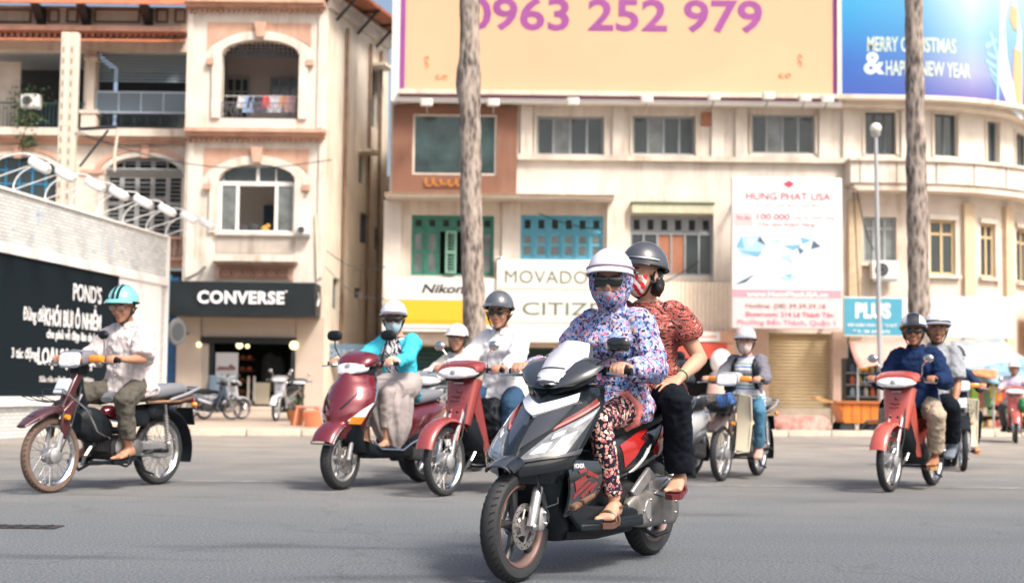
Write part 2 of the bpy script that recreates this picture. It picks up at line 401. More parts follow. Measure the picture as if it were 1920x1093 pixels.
# roof sheet and frieze
mb = MB(); zr = at(150, 8, YA - .9).z
for k in range(64):
    x = xa + (xb - xa + .2) * k / 64
    mb.prism([(x, zr), (x + .1, zr + .05), (x + .2, zr)], YA - .9, YA + 4)
mb.v = [V((v.x, v.y, v.z + (v.y - YA + .9) * .55)) for v in mb.v]
build_in(bA, mb, 'roof', terra, kind=None)
mb = MB()
for px0, px1 in ((-30, 58), (90, 111), (124, 146), (176, 262), (292, 315), (327, 348)):
    a = rect(px0, 17, px1, 43, YA - .05)
    for q in ((a[0], a[1], a[2], a[2] + .05), (a[0], a[1], a[3] - .05, a[3]), (a[0], a[0] + .05, a[2] + .05, a[3] - .05), (a[1] - .05, a[1], a[2] + .05, a[3] - .05)):
        mb.bb((q[0], YA - .05, q[2]), (q[1], YA, q[3]))
build_in(bA, mb, 'frieze_frames', mat('brown_trim', (.20, .11, .07), .7), kind='stuff')
for px in (70, 155, 272):
    a = at(px, 11, YA - .5); b = at(px, 48, YA)
    mb = MB().prism([(YA - .8, a.z), (YA - .02, a.z), (YA - .02, b.z), (YA - .12, b.z)], a.x - .12, a.x + .12, 'x')
    build_in(bA, mb, 'bracket', iron)
wp(bA, 'cornice', peach, (AX0, 48, AX1, 58, YA - .35, YA - .002), (AX0, 58, AX1, 63, YA - .22, YA - .002))
mb = MB()
for k in range(34):
    px = -50 + k * 11.6
    pbox(mb, px, 63, px + 5, 69, YA - .18, YA)
build_in(bA, mb, 'dentils', peach, kind='stuff')
# awning sheet above gallery
mb = MB(); a = at(AX0, 74, YA); b = at(AX1, 76, YA)
for k in range(90):
    x = a.x + (b.x - a.x) * k / 90; w = (b.x - a.x) / 90
    mb.prism([(x, 0), (x + w / 2, .035), (x + w, 0), (x + w, -.02), (x, -.02)], 0, 1.15)
mb.v = [V((v.x, YA - .02 - v.y, a.z + .02 + v.z - v.y * .26)) for v in mb.v]
build_in(bA, mb, 'awning_roof', terra)
# gallery column, ledge, railings
x0, x1, z0, z1 = rect(160, 108, 178, 243, YA - .12)
mb = MB().bb((x0 + .03, YA - .12, z0), (x1 - .03, YA + .2, z1 - .1)).bb((x0 - .05, YA - .2, z1 - .1), (x1 + .05, YA + .25, z1)).bb((x0 - .08, YA - .2, z0), (x1 + .08, YA + .25, z0 + .45)).bb((x0 - .13, YA - .24, z0 + .45), (x1 + .13, YA + .27, z0 + .55))
build_in(bA, mb, 'column', cream)
wp(bA, 'ledge', cream, (AX0, 240, AX1, 254, YA - .35, YA))
wp(bA, 'ledge_moulding', peach, (AX0, 254, AX1, 261, YA - .25, YA - .001), (AX0, 261, AX1, 268, YA - .15, YA - .001))
railm = mat('pale_blue_rail', (.35, .42, .50), .4)
x0, x1, z0, z1 = rect(179, 172, 349, 240, YA - .05)
mb = MB().bb((x0, YA - .05, z1 - .05), (x1, YA, z1)).bb((x0, YA - .05, z0 + .42), (x1, YA, z0 + .47))
for k in range(5): x = x0 + (x1 - x0 - .04) * k / 4; mb.bb((x, YA - .045, z0 + .47), (x + .035, YA - .005, z1 - .05))
build_in(bA, mb, 'glass_rail', railm)
pm = MB().bb((x0, YA - .03, z0 + .47), (x1, YA - .02, z1 - .05)); build_in(bA, pm, 'rail_glass', mat('tinted_glass', (.10, .13, .16), .1, spec=.8))
def scroll_rail(x0, x1, z0, z1, y, step=.36):
    mb = MB().bb((x0, y, z0), (x1, y + .03, z0 + .03)).bb((x0, y, z1 - .03), (x1, y + .03, z1))
    n = max(1, round((x1 - x0) / step)); w = (x1 - x0) / n; h = (z1 - z0) * .45; zc = (z0 + z1) / 2
    for k in range(n):
        cx = x0 + w * (k + .5)
        for s in (-1, 1):
            mb.tube([V((cx + s * w * .25 + w * .22 * cos(a) * (1 - a / 14), y + .015, zc + h * .9 * sin(a) * (1 - a / 14))) for a in [i * .6 for i in range(16)]], .011, 5)
        mb.bb((x0 + w * k - .01, y + .005, z0 + .03), (x0 + w * k + .01, y + .025, z1 - .03))
    return mb
build_in(bA, scroll_rail(x0, x1, z0 + .02, z0 + .40, YA - .04), 'iron_railing', iron)
x0, x1, z0, z1 = rect(-60, 192, 157, 243, YA - .05)
mb = MB().bb((x0, YA - .05, z1 - .04), (x1, YA - .01, z1))
for k in range(30): x = x0 + (x1 - x0) * k / 30; mb.bb((x, YA - .04, z0), (x + .018, YA - .02, z1 - .04))
build_in(bA, mb, 'bar_railing', mat('teal_iron', (.03, .08, .09), .5))
x0, x1, z0, z1 = rect(181, 105, 348, 153, YA + .3)
for k in range(9):
    z = z1 - .09 * k; mb = MB().box(((x0 + x1) / 2, YA + .45, z), (x1 - x0, .02, .06), Matrix.Rotation(-.5, 3, 'X'))
    build_in(bA, mb, 'blind_slat', mat('blind_slat', (.30, .40, .46), .5))
# lower windows
window(bA, (0, r1[1] - r1[0], 0, r1[3] - r1[2]), 0, 1, (1,), greyp, dark).location = V((r1[0], YA + .3, r1[2])) - bA.location
lw = (r1[1] - r1[0]) / 5
for k in range(5):
    o = shutter(bA, (r1[0] + lw * k + .01, r1[0] + lw * (k + 1) - .01, r1[2] + .02, r1[3] - (.35 if k in (0, 4) else .06)), YA + .22, mat('grey_shutter', (.40, .42, .43), .6, var=.1), 16); o.location = -bA.location
x0, x1, z0, z1 = rect(200, 318, 340, 330, YA - .3)
mb = MB().box(((x0 + x1) / 2, YA - .2, (z0 + z1) / 2), (x1 - x0, .5, .03), Matrix.Rotation(-.35, 3, 'X')); build_in(bA, mb, 'window_canopy', greyp)
w = window(bA, (0, r2[1] - r2[0], 0, r2[3] - r2[2]), 0, 6, (3, 1, 1), mat('deep_blue_paint', (.03, .18, .33), .5), glass); w.location = V((r2[0], YA + .2, r2[2])) - bA.location
for r_ in (r1, r2): build_in(bA, arch_band(MB(), r_[0], r_[1], r_[2], r_[3], .55 if r_ is r1 else .45, .16, YA - .04, YA - .001), 'arch_band', cream2)
for r_ in (r1, r2):
    mb = MB(); arch_band(mb, r_[0] - .165, r_[1] + .165, r_[3] - .3, r_[3] + .165, .7 if r_ is r1 else .6, .13, YA - .07, YA - .001, legs=False)
    build_in(bA, mb, 'arch_moulding', peach)
for px in (272, 33): wp(bA, 'keystone', peach, (px - 7, 272, px + 7, 296, YA - .12, YA - .002))
wp(bA, 'string_course', peach, (150, 318, 195, 325, YA - .08, YA - .001), (345, 318, 349, 325, YA - .08, YA - .001), (150, 488, 349, 500, YA - .14, YA - .002))
x0, x1, z0, z1 = rect(296, 443, 346, 488, YA - .3)
build_in(bA, MB().bb((x0, YA - .32, z1 - .09), (x1, YA - .02, z1)).bb((x0, YA - .32, z0), (x1, YA - .02, z0 + .09)), 'balcony_rail', peach)
for k in range(4):
    x = x0 + .1 + .18 * k; h = z1 - z0 - .18
    mb = MB().lathe([(.03, 0), (.03, .05), (.055, .12), (.06, h * .45), (.03, h * .6), (.05, h * .8), (.035, h)], (x, YA - .18, z0 + .09), 'z', 8); build_in(bA, mb, 'baluster', peach)
# ground floor awnings, blue hoarding beside the shop
wp(bA, 'blue_shopfront', mat('deep_blue_board', (.015, .09, .22), .5, var=.2), (306, 520, 333, 786, YA - 1.4, YA - 1.32))
wp(bA, 'shop_fascia', mat('teal_fascia', (.02, .16, .26), .5, var=.2), (285, 515, 320, 600, YA - 1.6, YA - 1.5))
ac_n = [0]
def air_con(px, py, Y, label, s=1):
    p = at(px, py, Y); t = thing('air_conditioner', label, 'air conditioner', p - V((0, 0, .3 * s)), 0, 'air conditioners on the facades')
    MB().bb((-.42 * s, -.3, 0), (.42 * s, 0, .58 * s)).build('casing', whitep, t, bevel=.02)
    MB().lathe([(0, -.32), (.22 * s, -.32), (.22 * s, -.3)], (-.12 * s, 0, .29 * s), 'y', 20).build('fan', dark, t)
    for k in range(3): MB().lathe([((.08 + k * .06) * s, -.33), ((.09 + k * .06) * s, -.33), ((.09 + k * .06) * s, -.322), ((.08 + k * .06) * s, -.322)], (-.12 * s, 0, .29 * s), 'y', 20, closed=True).build('guard_ring', greyp, t)
    MB().bb((-.4 * s, -.28, -.05), (.4 * s, 0, -.003)).build('shelf', greyp, t)
    return t
air_con(62, 192, YA - .1, 'white air conditioner on the dark upper gallery at the far left', .62)
# hanging plants on the upper gallery
leafm = mat('gallery_leaf', (.05, .09, .035), .7, var=.4, scale=9)
pl = thing('hanging_plant', 'dark trailing plant hanging over the upper gallery rail at the far left', 'plant', at(55, 200, YA - .1))
mb = MB(); random.seed(3)
for k in range(420):
    t = random.random(); q = V((random.gauss(0, .28 - .12 * t), -.15 + random.gauss(0, .12), .5 - 1.7 * t + random.gauss(0, .1)))
    a = V((random.uniform(-1, 1), random.uniform(-1, 1), random.uniform(-1, .4))).normalized() * .11; b = a.cross(V((random.uniform(-1, 1), 1, .3))).normalized() * .035
    mb.add([q, q + a * .5 + b, q + a, q + a * .5 - b], [(0, 1, 2, 3)])
mb.build('foliage', leafm, pl)
st = MB()
for k in range(7): st.tube([V((random.uniform(-.2, .2), -.15, .3)), V((random.uniform(-.3, .3), -.2, -.3)), V((random.uniform(-.3, .3), -.15, -1 + random.random() * .4))], .01, 5)
st.build('stem', mat('plant_stem', (.08, .06, .03), .8), pl)
wl = MB().lathe([(.0, 0), (.14, 0), (.2, .3), (.17, .3), (0, .26)], (0, 0, .0), 'z', 12).build('pot', peach, pl); wl.location = (-.1, .3, .1)

# ============================================================ BUILDING B : corner tower with the shop
YB = 39.0
bB = thing('corner_tower', 'tall cream corner tower with peach arches above the black shop sign', 'building', (-7, YB, 0))
BX0, BX1 = at(345, 400, YB).x, at(607, 400, YB).x
zt = at(480, 4, YB).z
hU = rect(415, 76, 561, 223, YB) + (.42,); hL = rect(410, 309, 553, 437, YB) + (.42,); hS = rect(378, 632, 553, 783, YB)
mb = wall_mesh(MB(), ident, BX0, BX1, 0, zt, [hU, hL, hS], YB, .35)
build_in(bB, mb, 'wall', cream2)
# oblique side wall, going back to the alley
a, b = V((BX1, YB, 0)), V((at(728, 200, 43.8).x, 43.8, 0))
SD = (b - a).normalized(); SN = V((SD.y, -SD.x, 0)); SL = (b - a).length
fS = lambda s, y, z: a + SD * s - SN * y + V((0, 0, z))
sh = []
for px0, py0, px1, py1 in ((690, 130, 703, 240), (668, 290, 680, 345), (672, 400, 692, 458), (700, 425, 712, 470), (623, 522, 636, 580), (664, 540, 678, 560)):
    def sof(px):
        lo, hi = 0, SL
        for _ in range(30):
            m_ = (lo + hi) / 2; p = fS(m_, 0, 4); q = CX + FPX * p.x / p.y
            if q < px: lo = m_
            else: hi = m_
        return lo
    s0, s1 = sof(px0), sof(px1); Y = fS((s0 + s1) / 2, 0, 0).y
    sh.append((s0, s1, at(px0, py1, Y).z, at(px0, py0, Y).z))
mb = wall_mesh(MB(), fS, 0, SL, 0, zt, sh, 0, .3); build_in(bB, mb, 'side_wall', stained)
for h in sh:
    w = window(bB, h, .12, 1, (1,), greyp, glass, .06, fn=fS); w.location = -bB.location
for h in sh[:2]:
    mb = MB().bb((h[0] - .15, -.45, h[3] + .02), (h[1] + .15, 0, h[3] + .1)); mb.map(lambda p: fS(*p)); build_in(bB, mb, 'window_hood', stained)
# roof over the side, overhanging with struts
mb = MB().bb((-.3, -.75, zt + .32), (SL, 2.5, zt + .42)); mb.map(lambda p: fS(*p)); build_in(bB, mb, 'roof', terra)
mb = MB().bb((0, -.12, zt - .15), (SL, -.002, zt + .30)).bb((0, -.2, zt + .15), (SL, -.122, zt + .24)); mb.map(lambda p: fS(*p)); build_in(bB, mb, 'side_cornice', cream)
for s in (.6, 2.2, 3.8):
    mb = MB().tube([(s, -.02, zt - .35), (s, -.62, zt + .28)], .045, 5).tube([(s, -.02, zt + .28), (s, -.7, zt + .29)], .04, 5); mb.map(lambda p: fS(*p)); build_in(bB, mb, 'roof_strut', iron)
for s in (1.3, 3.2, 4.1):
    mb = MB().tube([(s, -.08, .2), (s, -.08, zt - .4)], .05, 6); mb.map(lambda p: fS(*p)); build_in(bB, mb, 'drainpipe', mat('rusty_pipe', (.22, .14, .09), .8, var=.4, scale=2))
cs = [(347, -4, 607, 4), (345, 4, 609, 10), (349, 10, 606, 16)]
mb = MB()
for i, (p0, q0, p1, q1) in enumerate(cs): pbox(mb, p0, q0, p1, q1, YB - (.42, .3, .16)[i], YB - .002)
build_in(bB, mb, 'cornice', peach)
mb = MB()
for k in range(26): pbox(mb, 353 + k * 9.9, 17, 357 + k * 9.9, 24, YB - .12, YB)
build_in(bB, mb, 'dentils', peach, kind='stuff')
wp(bB, 'mid_cornice', peach, (345, 240, 609, 247, YB - .40, YB - .002), (347, 247, 608, 254, YB - .28, YB - .002), (349, 254, 607, 259, YB - .14, YB - .002))
mb = MB()
for k in range(26): pbox(mb, 350 + k * 9.9, 260, 355 + k * 9.9, 266, YB - .12, YB)
build_in(bB, mb, 'dentils', peach, kind='stuff')
# recessed peach spandrels, pilaster strips, arch bands
for (h, ys, yk, lx, rx, bot) in ((hU, 44, (40, 72), 386, 588, 226), (hL, 279, (275, 306), 379, 583, 470)):
    x0, x1 = at(lx, ys, YB).x, at(rx, ys, YB).x; z1 = at(480, ys, YB).z; zm = h[3] - h[4] * .8
    arch_out = lambda x: h[3] + .22 - (h[4] + .22) * (1 - sqrt(max(0, 1 - ((x - (h[0] + h[1]) / 2) / ((h[1] - h[0]) / 2 + .42)) ** 2)))
    mb = MB(); n = 22
    for k in range(n):
        xa_, xb_ = x0 + .06 + (x1 - x0 - .12) * k / n, x0 + .06 + (x1 - x0 - .12) * (k + 1) / n
        za, zb = max(zm, arch_out(xa_)), max(zm, arch_out(xb_))
        mb.prism([(xa_, za), (xb_, zb), (xb_, z1), (xa_, z1)], YB - .02, YB - .001)
    build_in(bB, mb, 'spandrel', peach)
    mb = MB(); arch_band(mb, h[0], h[1], h[2], h[3], h[4], .24, YB - .09, YB - .003, True)
    build_in(bB, mb, 'arch_band', cream2)
    x, _, za, zb = rect(478, yk[1], 498, yk[0], YB); zz = at(488 if h is hU else 482, yk[1], YB).z
    cx = (h[0] + h[1]) / 2; mb = MB().prism([(cx - .11, zz), (cx + .11, zz), (cx + .17, zz + .42), (cx - .17, zz + .42)], YB - .2, YB - .004); build_in(bB, mb, 'keystone', peach)
    for x in (h[0] - .30, h[1] + .30):
        build_in(bB, MB().bb((x - .1, YB - .14, zm - .38), (x + .1, YB - .004, zm - .22)), 'impost', peach)
for px in (350, 596): wp(bB, 'pilaster', cream2, (px, 26, px + 10, 240, YB - .06, YB - .001), (px, 268, px + 10, 520, YB - .06, YB - .001))
# upper loggia interior
mb = MB().bb((hU[0] - .3, YB + 2.2, hU[2] - .3), (hU[1] + .3, YB + 2.3, hU[3] + .3)).bb((hU[0] - .4, YB + .35, hU[2] - .2), (hU[0] - .3, YB + 2.2, hU[3] + .3)).bb((hU[1] + .3, YB + .35, hU[2] - .2), (hU[1] + .4, YB + 2.2, hU[3] + .3)).bb((hU[0] - .3, YB + .35, hU[3] + .1), (hU[1] + .3, YB + 2.2, hU[3] + .2)).bb((hU[0] - .3, YB + .35, hU[2] - .15), (hU[1] + .3, YB + 2.2, hU[2] - .02))
build_in(bB, mb, 'loggia_wall', loggia)
for p in ((424, 146, 467, 225), (506, 146, 560, 205)):
    r_ = rect(*p, YB + 2.1); w = window(bB, r_, YB + 2.1, 3, (1, 1, 1), mat('sage_grey', (.22, .26, .25), .7), glass, .05); w.location = -bB.location
lat = MB(); x0, x1, z0, z1 = rect(418, 76, 560, 106, YB + .2)
for k in range(18): x = x0 + (x1 - x0) * k / 17; lat.bb((x - .018, YB + .2, z0), (x + .018, YB + .23, z1))
for k in range(5): z = z0 + (z1 - z0) * k / 4.5; lat.bb((x0, YB + .195, z - .018), (x1, YB + .2, z + .018))
build_in(bB, lat, 'lattice', iron)
x0, x1, z0, z1 = rect(413, 192, 560, 222, YB - .02)
build_in(bB, scroll_rail(x0 + .02, x1 - .02, z0, z1, YB + .02, .42), 'iron_railing', mat('grey_iron', (.12, .12, .13), .5))
cl = [('white', (.6, .6, .62)), ('blue', (.25, .38, .6)), ('black', (.03, .03, .05)), ('dark', (.05, .05, .09)), ('red', (.5, .06, .07)), ('grey', (.45, .45, .5)), ('orange', (.55, .25, .12)), ('pink', (.55, .35, .35))]
zl = at(488, 180, YB + .4).z
rl = thing('washing_line', 'washing line strung across the upper arched loggia', 'washing line', (hU[0], YB + .4, zl - .02))
MB().tube([(0, 0, 0), (hU[1] - hU[0], 0, 0)], .01, 5).build('cord', whitep, rl)
for k, px in enumerate((452, 466, 478, 489, 500, 515, 530, 545)):
    nm, c_ = cl[k]; p = at(px, 180, YB + .42); w_ = .1 + .05 * (k % 3); h_ = .35 + .12 * (k % 2)
    mb = MB(); secs = []
    for j in range(5): secs.append([V((x_ * w_, -.01 + .03 * sin(x_ * 5 + j), -h_ * j / 4)) for x_ in (-1, -.5, 0, .5, 1)] + [V((x_ * w_, .01 + .03 * sin(x_ * 5 + j), -h_ * j / 4)) for x_ in (1, .5, 0, -.5, -1)])
    o = mb.loft(secs).build('laundry', mat('laundry_' + nm, c_, .8), loc=p)
    tag(o, {'white': 'white cloth at the left end of the loggia washing line', 'blue': 'pale blue cloth hanging second on the loggia washing line', 'black': 'black garment on the loggia washing line beside the blue cloth', 'dark': 'dark navy garment near the middle of the loggia washing line', 'red': 'small red garment on the loggia washing line', 'grey': 'grey garment right of the red one on the washing line', 'orange': 'orange brown cloth on the loggia washing line', 'pink': 'pink cloth at the right end of the loggia washing line'}[nm], 'laundry', 'washing on the loggia line')
# lower arched window
wf = whitep; x0, x1 = hL[0], hL[1]; zsil = hL[2]; ztr = at(480, 343, YB).z
mb = MB()
def vb(x, z0, z1, w=.07): mb.bb((x - w / 2, YB + .1, z0), (x + w / 2, YB + .17, z1))
vb(x0 + .035, zsil, ztr); vb(x1 - .035, zsil, ztr)
for px in (444, 517): vb(at(px, 380, YB).x, zsil, ztr, .09)
vb((x0 + x1) / 2, ztr, hL[3] - .02, .08); vb((x0 + x1) / 2 + .5, ztr, hL[3] - .1, .03)
mb.bb((x0, YB + .095, ztr - .07), (x1, YB + .175, ztr + .05)); mb.bb((x0, YB + .09, zsil), (x1, YB + .18, zsil + .08))
w = build_in(bB, mb, 'window', wf, label='white arched window with its middle sash open')
def pane(xa, xb, za, zb, m=glass2): 
    p = MB().bb((xa, YB + .13, za), (xb, YB + .14, zb)); o = p.build('pane', m, w); o.location = -bB.location
pane(x0 + .05, at(442, 380, YB).x, zsil + .05, ztr - .05); pane(at(519, 380, YB).x, x1 - .05, zsil + .05, ztr - .05)
pane(x0 + .12, (x0 + x1) / 2 - .03, ztr + .05, hL[3] - .05, glass); pane((x0 + x1) / 2 + .03, x1 - .12, ztr + .05, hL[3] - .05, glass)
mb = MB().bb((x0 - .3, YB + 2.5, zsil - .5), (x1 + .3, YB + 2.6, hL[3] + .3)).bb((x0 - .3, YB + .36, zsil - .6), (x1 + .3, YB + 2.6, zsil - .5))
build_in(bB, mb, 'room_wall', mat('room_wall', (.50, .46, .40), .8, var=.05))
r_ = rect(494, 385, 512, 440, YB + 2.4); build_in(bB, MB().bb((r_[0], YB + 2.4, r_[2]), (r_[1], YB + 2.48, r_[3])), 'room_door', mat('dark_blue_door', (.03, .05, .08), .5))
o = MB().ball((0, 0, -.05), (.13, .1, .13)).ball((.08, 0, .05), .08).build('yellow_bag', mat('yellow_cloth', (.45, .27, .06), .7), loc=at(497, 428, YB + .3)); tag(o, 'yellow bundle on the sill of the open arched window', 'bag')
o = MB().ball((0, 0, 0), (.22, .12, .12)).ball((.3, 0, .02), (.18, .1, .14)).build('dark_bundle', mat('dark_cloth', (.03, .03, .04), .8), loc=at(455, 430, YB + .3)); tag(o, 'dark bundle of clothes lying on the sill of the open arched window', 'clothes')
wp(bB, 'spandrel_panel', mat('grey_render', (.42, .38, .34), .9, var=.15, scale=2, streak=.8), (405, 440, 553, 474, YB - .03, YB))
wp(bB, 'sill', cream2, (402, 436, 556, 441, YB - .12, YB - .002), (398, 478, 556, 490, YB - .45, YB - .002))
wp(bB, 'sill_moulding', peach, (402, 490, 553, 496, YB - .3, YB - .002))
mb = MB(); pbox(mb, 402, 500, 550, 524, YB - .06, YB - .001)
build_in(bB, mb, 'frieze', peach)
fx0, fx1, fz0, fz1 = rect(412, 503, 540, 521, YB - .1)
build_in(bB, scroll_rail(fx0, fx1, fz0, fz1, YB - .09, .3), 'frieze_scroll', mat('brown_ornament', (.25, .12, .08), .8))
mb = MB().tube([at(385, 500, YB - .1), at(372, 512, YB - .25), at(352, 522, YB - .4)], .04, 6); build_in(bB, mb, 'broken_pipe', iron)
build_in(bB, MB().tube([at(592, 400, YB - .06), at(595, 524, YB - .06)], .03, 6), 'drainpipe', stained)
air_con(571, 433, YB - .02, 'white air conditioner beside the arched window above the black sign', .42)
# shop sign box
t = thing('shop_sign', 'long black fascia sign with white letters over the shop entrance', 'sign', (at(455, 592, YB - 1).x, YB - .6, 0))
YS = YB - 1.15; x0, x1, z0, z1 = rect(318, 528, 591, 592, YS); sgn = mat('black_sign', (.010, .016, .019), .35, var=.2, scale=2)
mb = MB().bb((x0, YS, z0), (x1, YB - .005, z1)); build_in(t, mb, 'box', sgn, bevel=.02)
lt = mat('white_letters', (.85, .86, .88), .4)
c = at(452, 557, YS - .02); k = YS / FPX
o = text('CONVERSE', 23 * k, lt, t, 'lettering', .035, width=163 * k, depth=.03, spacing=1.08); o.location = c - t.location - V((0, 0, 11.5 * k))
o = text('°', 9 * k, lt, t, 'lettering', .02, depth=.03); o.location = at(537, 548, YS - .02) - t.location - V((0, 0, 6 * k))
c = V((x1 + .004, YB - .55, (z0 + z1) / 2 + .05))
mb = MB()
for q in ([(-.22, .16), (-.08, .16), (.16, 0), (-.08, -.2), (-.22, -.2), (.0, 0)],): mb.prism(q, 0, .02, 'x')
mb.map(lambda p: p + c); build_in(t, mb, 'chevron', lt)
# shop interior
w_ = build_in(bB, MB().bb((hS[0] - .6, YB + 3.5, 0), (hS[1] + .6, YB + 3.6, hS[3] + .3)).bb((hS[0] - .7, YB + .36, 0), (hS[0] - .6, YB + 3.5, hS[3] + .3)).bb((hS[1] + .6, YB + .36, 0), (hS[1] + .7, YB + 3.5, hS[3] + .3)).bb((hS[0] - .7, YB + .36, hS[3] + .3), (hS[1] + .7, YB + 3.6, hS[3] + .4)), 'shop_interior', mat('shop_dark', (.02, .028, .03), .7, var=.3))
wp(bB, 'shop_cladding', shopwall, (330, 594, 377, 783, YB - .05, YB - .003), (554, 594, 606, 783, YB - .05, YB - .003), (377.3, 594, 553.7, 632, YB - .05, YB - .003))
wp(bB, 'door_head', dark, (376, 632, 555, 644, YB - .14, YB - .052))
wp(bB, 'door_frame', mat('pale_frame', (.42, .38, .33), .5), (378, 644, 390, 783, YB + .02, YB + .1))
wp(bB, 'glass_door', mat('shop_glass', (.03, .04, .045), .08, spec=.8), (391, 644, 400, 783, YB + .05, YB + .07), (545, 644, 552, 783, YB + .05, YB + .07))
for px in (465.5, 476.5): wp(bB, 'door_handle', mat('pale_steel', (.5, .48, .45), .3, .6), (px - 2, 705, px + 2, 752, YB + .0, YB + .04))
pst = thing('shop_poster', 'white poster with a shoe picture standing inside the shop window', 'poster', at(424, 728, YB + .1))
r_ = rect(404, 661, 446, 727, YB + .1); build_in(pst, MB().bb((r_[0], YB + .1, r_[2]), (r_[1], YB + .13, r_[3])), 'board', mat('poster_white', (.55, .56, .58), .6))
mb = MB().prism([(-.28, -.06), (.26, -.05), (.25, .03), (.12, .12), (.05, .03), (-.2, .05)], 0, .012); o = mb.build('shoe_picture', mat('poster_print', (.25, .12, .10), .6, var=.5, scale=20), pst); o.location = at(424, 690, YB + .085) - pst.location
for j in range(3):
    o = MB().bb((-.15, 0, 0), (.15, .01, .02)).build('print_line', greyp, pst); o.location = at(424, 703 + j * 6, YB + .09) - pst.location
random.seed(5)
shelf = thing('shoe_rack', 'dark rack of red and brown shoes inside the shop door', 'shelf', at(452, 783, YB + 1.2))
for j in range(5):
    z = .35 + j * .32; MB().bb((-.35, 0, z), (.3, .35, z + .03)).build('shelf', mat('rack_red', (.20, .04, .03), .6), shelf)
    for k in range(3):
        o = MB().ball((-.22 + k * .2, .08, z + .08), (.08, .06, .05), 8, 5).build('shoe', mat('shoe%d' % (k % 2), ((.45, .10, .03), (.25, .12, .06))[k % 2], .6), shelf)
mann = [(507, 662, 35, 110, (.03, .035, .04), 'dark clothes hanging in the middle of the shop'), (523, 668, 30, 100, (.025, .03, .04), 'dark jackets hanging at the right of the shop'), (510, 695, 8, 38, (.5, .32, .05), 'yellow shirt hanging inside the shop')]
for px, py, w_, h_, c_, lb in mann:
    p = at(px, py, YB + 1.6); s = 1 / 66
    mb = MB().loft([se(p + V((0, 0, -h_ * s * t_)), (1, 0, 0), (0, 1, 0), w_ * s * .5 * (.35 if t_ == 0 else .9 + .1 * t_), .12, 10) for t_ in (0, .08, .5, 1)])
    tag(mb.build('hanging_clothes', mat('cloth_%d' % px, c_, .8, var=.3, scale=8)), lb, 'clothes')
for px, py, s, lb in ((373, 646, .07, 'small glowing lamp at the left of the shop entrance'), (449, 647, .10, 'bright round spotlight near the middle of the shop ceiling'), (464, 649, .06, 'smaller spotlight right of the bright one in the shop ceiling'), (551, 647, .12, 'large glowing lamp at the right of the shop entrance')):
    o = MB().ball((0, 0, 0), s, 12, 8).build('shop_lamp', mat('lamp_glow', (1, .85, .45), .5, emit=1.6), loc=at(px, py, YB - .1 if px in (373, 551) else YB + .8)); tag(o, lb, 'lamp')
MB_ = MB(); r_ = rect(372, 783, 592, 793, YB - .8)
st = thing('entrance_steps', 'two low cream steps below the shop entrance', 'steps', ((r_[0] + r_[1]) / 2, YB - .6, 0))
MB().bb((-1.75, -.3, 0), (1.75, .55, .24)).build('step', shopwall, st, bevel=.02); MB().bb((-1.62, .0, .243), (1.62, .549, .36)).build('step', shopwall, st, bevel=.02)
# round silver sign at the left of the shop
t = thing('round_sign', 'oval silver projecting sign at the left of the shop front', 'sign', at(332, 622, YB - 1.3))
Mz = Matrix.Rotation(radians(48), 3, 'Z') @ Matrix.Diagonal((.8, .8, 1))
mb = MB().lathe([(.0, -.05), (.33, -.05), (.36, 0), (.33, .05), (0, .05)], ax='y', n=24); mb.map(lambda p: Mz @ p); mb.build('rim', mat('steel_rim', (.22, .23, .24), .35, .6), t)
for s in (-1, 1): mb = MB().lathe([(.0, s * .06), (.24, s * .06), (.24, s * .052)], ax='y', n=24); mb.map(lambda p: Mz @ p); mb.build('face', mat('dark_face', (.06, .07, .08), .4), t)
MB().tube([(0, .05, 0), (-.0, 1.25, 0)], .03, 6).build('bracket', iron, t)

# ============================================================ alley backdrop
al = thing('alley_building', 'narrow brown stained house at the back of the alley', 'building', (at(680, 600, 47).x, 47, 0))
mb = wall_mesh(MB(), ident, at(560, 600, 47).x, at(790, 600, 47).x, 0, at(700, 330, 47).z, [rect(665, 540, 680, 565, 47), rect(655, 575, 690, 635, 47)], 47, .3); build_in(al, mb, 'wall', mat('brown_stain', (.22, .14, .10), .9, var=.35, scale=1.3, streak=.9, stain=(.03, .02, .02)))
build_in(al, MB().bb((at(640, 600, 49).x, 49, 0), (at(700, 600, 49).x, 49.1, 5)), 'inner_wall', dark)
bg = thing('alley_gate', 'grey metal gate closing the bottom of the alley', 'gate', at(668, 780, 40.5) * 1)
x0, x1, z0, z1 = rect(612, 690, 724, 786, 40.4)
for k in range(8): w_ = (x1 - x0) / 8; build_in(bg, MB().bb((x0 + w_ * k + .015, 40.4, .12), (x0 + w_ * (k + 1) - .015, 40.45, z1)), 'panel', greyp)
build_in(bg, MB().bb((x0, 40.452, z1 - .1), (x1, 40.5, z1)).bb((x0, 40.452, .4), (x1, 40.5, .5)), 'frame', dgrey)
t = thing('alley_sign', 'faded blue grey shop board hanging across the alley mouth', 'sign', at(665, 663, 39.6))
r_ = rect(612, 645, 722, 681, 39.6); build_in(t, MB().bb((r_[0], 39.6, r_[2]), (r_[1], 39.66, r_[3])), 'board', mat('faded_blue', (.14, .22, .30), .6, var=.2, scale=3))
o = text('CHUNG', .22, mat('faded_white', (.45, .52, .6), .6), t, width=.72); o.location = at(640, 669, 39.58) - t.location

